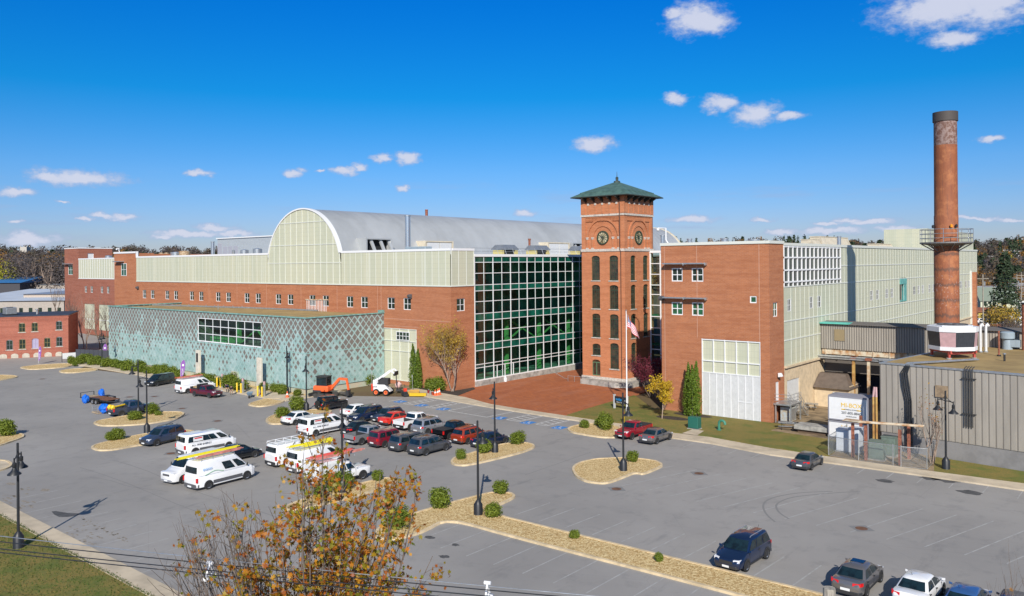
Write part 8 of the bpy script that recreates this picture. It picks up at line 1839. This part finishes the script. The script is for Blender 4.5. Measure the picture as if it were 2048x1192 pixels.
for i, (px_, d) in enumerate(sp):
    k = 4 if i in (36,) else (3 if i in (30, 31, 52) else rg_.choice((0, 0, 1, 2, 2, 0, 1)))
    o = protos[k] if k not in usedp else copy_tree(protos[k]); usedp.add(k); dr_ = px_dir(px_, 560); kk = d/(-SA*dr_.x+CA*dr_.y); q = dr_*kk; s = rg_.uniform(.85, 1.15)*(1.25 if k == 3 else 1)
    o.location = (q.x, q.y, 0); o.scale = (s*1.5, s*1.5, s*1.4); o.rotation_euler = (0, 0, rg_.uniform(0, 6)); o['group'] = rows_[k]+' trees behind the warehouses'
    o['label'] = rows_[k]+' autumn tree in the belt of trees behind the white roofed warehouses'
for k in range(5):
    if k not in usedp: 
        for c in list(protos[k].children): D.objects.remove(c)
        D.objects.remove(protos[k])
# warehouses
WR = pmat('white_roofing', (.50, .55, .62), .7, vary=.08, vscale=.1); WWALL = pmat('pale_grey_wall', (.40, .36, .32), .8, vary=.08)
def shed(px0, px1, py_base, py_eave, d0, depth, lb, wallm=WWALL, roofm=WR, rise=1.0, name='warehouse', win=0, zb=0):
    def at(px_, d): dr_ = px_dir(px_, 600); k = d/(-SA*dr_.x+CA*dr_.y); return Vector((dr_.x*k, dr_.y*k))
    A, B = at(px0, d0), at(px1, d0); dr_ = px_dir((px0+px1)/2, py_eave); kk = d0/(-SA*dr_.x+CA*dr_.y); ze = HC+dr_.z*kk; f_ = Vector((-SA, CA)); C_, E_ = B+f_*depth, A+f_*depth
    o = thing(name, lb, 'building', (*A, zb)); m = MB(); m.prism([tuple(A), tuple(B), tuple(C_), tuple(E_)], -.5, ze, top=False); m.build('wall', wallm, o, world=True)
    m = MB(); cA, cB = (A+E_)/2, (B+C_)/2; d_ = (B-A).normalized()*.6; q = f_*.6
    for (p, r_, s_) in (((A-d_-q), (B+d_-q), 1), ((E_-d_+q), (C_+d_+q), -1)):
        a4 = [(*p, ze), (*r_, ze), (*(cB+d_), ze+rise), (*(cA-d_), ze+rise)]; m.face(a4 if s_ > 0 else a4[::-1])
    m.face([(*(A-d_*0), ze), (*(cA), ze+rise-.02), (*(E_), ze)]); m.face([(*B, ze), (*C_, ze), (*cB, ze+rise-.02)])
    m.build('roof', roofm, o, world=True)
    for i in range(win):
        t_ = (i+.5)/win; p = A.lerp(B, t_)-f_*.08; w = MB(); w.box(-.55, .55, -.04, .04, ze*.35, ze*.75); w.v = [(p.x+v[0]*(B-A).normalized().x-v[1]*(B-A).normalized().y, p.y+v[0]*(B-A).normalized().y+v[1]*(B-A).normalized().x, v[2]) for v in w.v]; w.build('window', WGLASS, o, world=True)
    return o
shed(-120, 128, 655, 602, 250, 95, 'long white roofed warehouse behind the mill building', rise=2.4, win=13)
shed(47, 135, 648, 588, 262, 60, 'flat beige warehouse with blue grey roof edge beside the dark brick wing', wallm=pmat('beige_wall', (.46, .38, .31), .8), rise=.4, roofm=pmat('blue_grey_roof', (.24, .29, .38), .6))
shed(65, 140, 600, 569, 330, 40, 'farther low warehouse with pale roof behind the beige one', rise=.5)
o = shed(-60, 40, 590, 566, 320, 30, 'far warehouse with bright blue metal roof at the left edge', roofm=pmat('blue_roof', (.03, .17, .42), .5), wallm=pmat('dark_wall', (.06, .06, .07), .8), rise=2.2)
dr_ = px_dir(50.5, 494); k = 760/(-SA*dr_.x+CA*dr_.y); q = dr_*k; o = thing('church_tower', 'small square grey church tower on the far left skyline', 'tower', (q.x, q.y, 12), R(40)); h = HC+q.z-12
m = MB(); m.box(-3.1, 3.1, -3.1, 3.1, 0, h); m.build('shaft', STONE, o)
m = MB()
for x in (-2.9, 2.5):
    for y in (-2.9, 2.5): m.box(x, x+.5, y, y+.5, h, h+1.2)
m.build('pinnacle', STONE, o); m = MB(); m.box(-.8, .8, -3.14, -3.1, h*.45, h*.8); m.box(3.1, 3.14, -.8, .8, h*.45, h*.8); m.build('window', DARK, o)
# right side: field, road, houses, poles, trees
def spot(px_, d, py_=600): dr_ = px_dir(px_, py_); k = d/(-SA*dr_.x+CA*dr_.y); return (dr_.x*k, dr_.y*k, HC+dr_.z*k)
def house(px_, d, w, dp, ze, zr, az, wallm, roofm, lb, zb=0, chim=True):
    x, y, _ = spot(px_, d); o = thing('house', lb, 'house', (x, y, zb), R(az), 'houses at the right edge'); m = MB(); m.box(-w/2, w/2, -dp/2, dp/2, -1, ze); m.face([(-w/2, -dp/2, ze), (-w/2, 0, zr), (-w/2, dp/2, ze)]); m.face([(w/2, -dp/2, ze), (w/2, dp/2, ze), (w/2, 0, zr)]); m.build('wall', wallm, o)
    m = MB()
    for s_ in (-1, 1): m.hexa([(-w/2-.4, s_*(dp/2+.4), ze-.35), (w/2+.4, s_*(dp/2+.4), ze-.35), (w/2+.4, 0, zr), (-w/2-.4, 0, zr), (-w/2-.4, s_*(dp/2+.4), ze-.15), (w/2+.4, s_*(dp/2+.4), ze-.15), (w/2+.4, 0, zr+.2), (-w/2-.4, 0, zr+.2)])
    rf = m.build('roof', roofm, o)
    if chim: m = MB(); m.box(w*.2, w*.2+.7, -.5, .5, zr-.8, zr+1.2); m.build('chimney', BRICK, rf)
    n = max(2, int(w/2.6))
    for fl_ in range(max(1, int(ze/2.8))):
        for i in range(n): m = MB(); a = -w/2+(i+.5)*w/n; m.box(a-.5, a+.5, -dp/2-.03, -dp/2+.02, 1+fl_*2.8, 2.3+fl_*2.8); m.build('window', WGLASS, o)
        for i in range(2): m = MB(); a = -dp/2+(i+.5)*dp/2; m.box(w/2-.02, w/2+.03, a-.5, a+.5, 1+fl_*2.8, 2.3+fl_*2.8); m.build('window', WGLASS, o)
    return o
HW = pmat('white_clapboard', (.72, .73, .74), .7); HR = pmat('grey_shingle', (.24, .25, .27), .9, vary=.2, vscale=1); HG = pmat('green_shingle', (.20, .24, .19), .9); HY = pmat('yellow_clapboard', (.52, .38, .08), .8); HC_ = pmat('cream_clapboard', (.55, .56, .42), .8)
house(1986, 270, 11, 9, 5.6, 9.5, 30, HC_, HG, 'cream gabled house with green grey roof behind the end pier')
house(1973, 300, 12, 9, 6.0, 9.0, 45, HW, HR, 'white house partly hidden behind the utility pole at the right')
house(1976, 250, 9, 7, 3.2, 4.0, 35, HY, pmat('brown_edge', (.25, .09, .05), .8), 'low mustard yellow shop with brown trim', chim=False)
house(2035, 235, 14, 9, 3.4, 4.0, 40, HW, HR, 'long low white building at the right edge', chim=False)
house(2045, 300, 12, 10, 7, 10, 50, HW, HR, 'tall pale house at the right edge behind the wires')
for i, (px_, d, zb, lb) in enumerate(((1990, 560, 13, 'small white house on the hillside, leftmost of four'), (2018, 600, 18, 'white gabled house on the hillside, second of four'), (2035, 590, 17, 'white gabled house on the hillside, third of four'), (2046, 640, 18, 'white gabled house on the hillside, rightmost of four'))): house(px_, d+60, 9, 7, 4.5, 7.5, 35+i*8, HW, pmat('pale_shingle', (.42, .42, .42), .9) if 'pale_shingle' not in MATS else MATS['pale_shingle'], lb, zb+1, False)
house(1704, 520, 14, 12, 9, 10, 40, BEIGEM, HR, 'distant pinkish block behind the thin flue', 14, False)
# road patch behind
sheet('far_street', [spot(1958, 255)[:2], spot(2120, 300)[:2], spot(2120, 262)[:2], spot(1958, 232)[:2]], 0, ASPHALT, px=False)
o = thing('brick_kerb_wall', 'long low brick wall beside the far street', 'wall', (*spot(1970, 222)[:2], 0), R(40)); m = MB(); m.box(-6, 8, -.3, .3, 0, 1.3); m.build('wall', BRICKD, o); m = MB(); m.box(-6.1, 8.1, -.35, .35, 1.3, 1.4); m.build('coping', STONE, o)
for i, (px_, d, h, lb) in enumerate(((1966, 190, 15.5, 'wooden utility pole right of the end pier'), (1988, 225, 14, 'wooden utility pole before the cream house'), (2034, 215, 15, 'wooden utility pole with crossarm left of the edge'), (2043, 250, 15, 'utility pole at the very right edge'))):
    x, y, _ = spot(px_, d); o = thing('utility_pole', lb, 'pole', (x, y, 0), R(30), 'utility poles by the street'); m = MB(); m.tube([(0, 0, 0), (0, 0, h)], [.18, .12], 8); m.build('shaft', MATS['weathered_wood'], o); m = MB(); m.box(-1.3, 1.3, -.07, .07, h-1.1, h-.95); m.build('crossarm', MATS['weathered_wood'], o); m = MB(); m.tube([(.35, 0, h-2.6), (.35, 0, h-1.7)], .22, 8); m.build('transformer_can', GALV, o)
x0_, x1_ = spot(1966, 190), spot(2300, 240)
for i, z in enumerate((13.8, 14.4, 12.6)):
    o = thing('overhead_cable', f'thin wire strung between the far utility poles, {ords[i]} of three', 'cable', (x0_[0], x0_[1], z)); m = MB(); m.tube([(0, 0, 0), ((x1_[0]-x0_[0])/2, (x1_[1]-x0_[1])/2, -.6), (x1_[0]-x0_[0], x1_[1]-x0_[1], 0)], .03, 4); m.build('wire', BLACK, o)
x, y, _ = spot(2010, 205); rg_ = random.Random(4); o = thing('spruce_tree', 'tall dark spruce rising above the houses at the right', 'tree', (x, y, 0)); h = spot(2010, 205, 492)[2]
m = MB(); cone(m, (0, 0, 0), 5.2, h, 1500, .42, rg_)
for k in range(60):
    a = rg_.uniform(0, 6.3); z = rg_.uniform(3, h*.92); rr = 5.0*(1-z/h)+.6; m.tube([(0, 0, z), (rr*math.cos(a), rr*math.sin(a), z-.3)], [.06, .02], 3); leaf_quads(m, (rr*.75*math.cos(a), rr*.75*math.sin(a), z-.2), (rr*.4, rr*.4, .45), 40, .28, rg_, 0)
m.build('crown', LF_PINE, o); m = MB(); m.tube([(0, 0, 0), (0, 0, h)], [.4, .05], 8); m.build('trunk', BARK, o)
for i, (px_, d, h, lf, lb) in enumerate(((2005, 195, 9.5, LF_BIRCH, 'wide brown leaved tree before the spruce'), (1992, 202, 8, LF_FAR, 'brown bushy tree left of the wide brown tree'), (2040, 280, 12, LF_FARO, 'orange brown tree at the right edge behind the houses'), (1966, 330, 13, LF_FARO, 'orange tree just right of the panelled penthouse'), (2022, 190, 6, LF_BARE, 'bare bushy tree right of the wide brown tree'), (1978, 380, 15, LF_FAR, 'brown tree behind the white house'), (1996, 400, 16, LF_FARO, 'tall orange brown tree behind the cream house'), (2046, 400, 15, LF_FAR, 'brown tree on the slope at the right edge'), (2030, 360, 15, LF_FARO, 'golden tree behind the spruce'))):
    x, y, _ = spot(px_, d); o = thing('broadleaf_tree', lb, 'tree', (x, y, 0), 0, 'trees at the right edge'); m = MB(); 
    for k in range(6): a = k*1.05; leaf_quads(m, (h*.25*math.cos(a), h*.25*math.sin(a), h*(.5+.07*(k % 3))), (h*.24, h*.24, h*.25), 260, h*.022, rg_, .1)
    m.build('crown', lf, o); m = MB(); tp = []; branch(m, Vector((0, 0, 0)), Vector((0, 0, 1)), h*.5, h*.02, 2, rg_, tp, .3, .6, 4, 4, .1, .7, 6); m.build('trunk', BARK, o)
# scrub on the waste land behind the plant
m = MB(); rg_ = random.Random(8)
for i in range(330):
    px_ = rg_.uniform(1955, 2200); d = rg_.uniform(150, 225); x, y, _ = spot(px_, d); leaf_quads(m, (x, y, .7), (1.6, 1.6, 1.1), 26, .22, rg_, 0)
o = m.build('scrub_bushes', LF_FAR); tag(o, 'brown scrub covering the waste ground behind the plant annex', 'scrub', kind='stuff')
for i, (px_, d, c_, lb) in enumerate(((1962, 262, 'red', 'tiny red car on the far street'), (1966, 240, 'white', 'tiny white car before the mustard shop'), (2040, 262, 'red', 'tiny red vehicle at the right edge on the far street'))): x, y, _ = spot(px_, d); make_car('hatch', c_, lb, (x, y, 0), R(40), group='cars on the far street')
# grass tufts along the near lawn
m = MB(); rg_ = random.Random(3)
for i in range(9000):
    x = rg_.uniform(-72, -42); y = rg_.uniform(15.5, 22.05) if rg_.random() < .8 else 21.95+abs(rg_.gauss(0, .12)); s = rg_.uniform(.03, .08); a = rg_.uniform(0, 6.3); c, s_ = math.cos(a)*s*.5, math.sin(a)*s*.5
    m.face([(x-c, y-s_, .11), (x+c, y+s_, .11), (x+rg_.uniform(-.05, .05), y+rg_.uniform(-.05, .05), .11+s*1.5)])
tag(m.build('grass', leafmat('grass_blades', [(.06, .11, .015), (.10, .15, .025), (.17, .14, .05)], .8, .3)), 'short uneven grass on the near lawn', 'grass', kind='stuff')
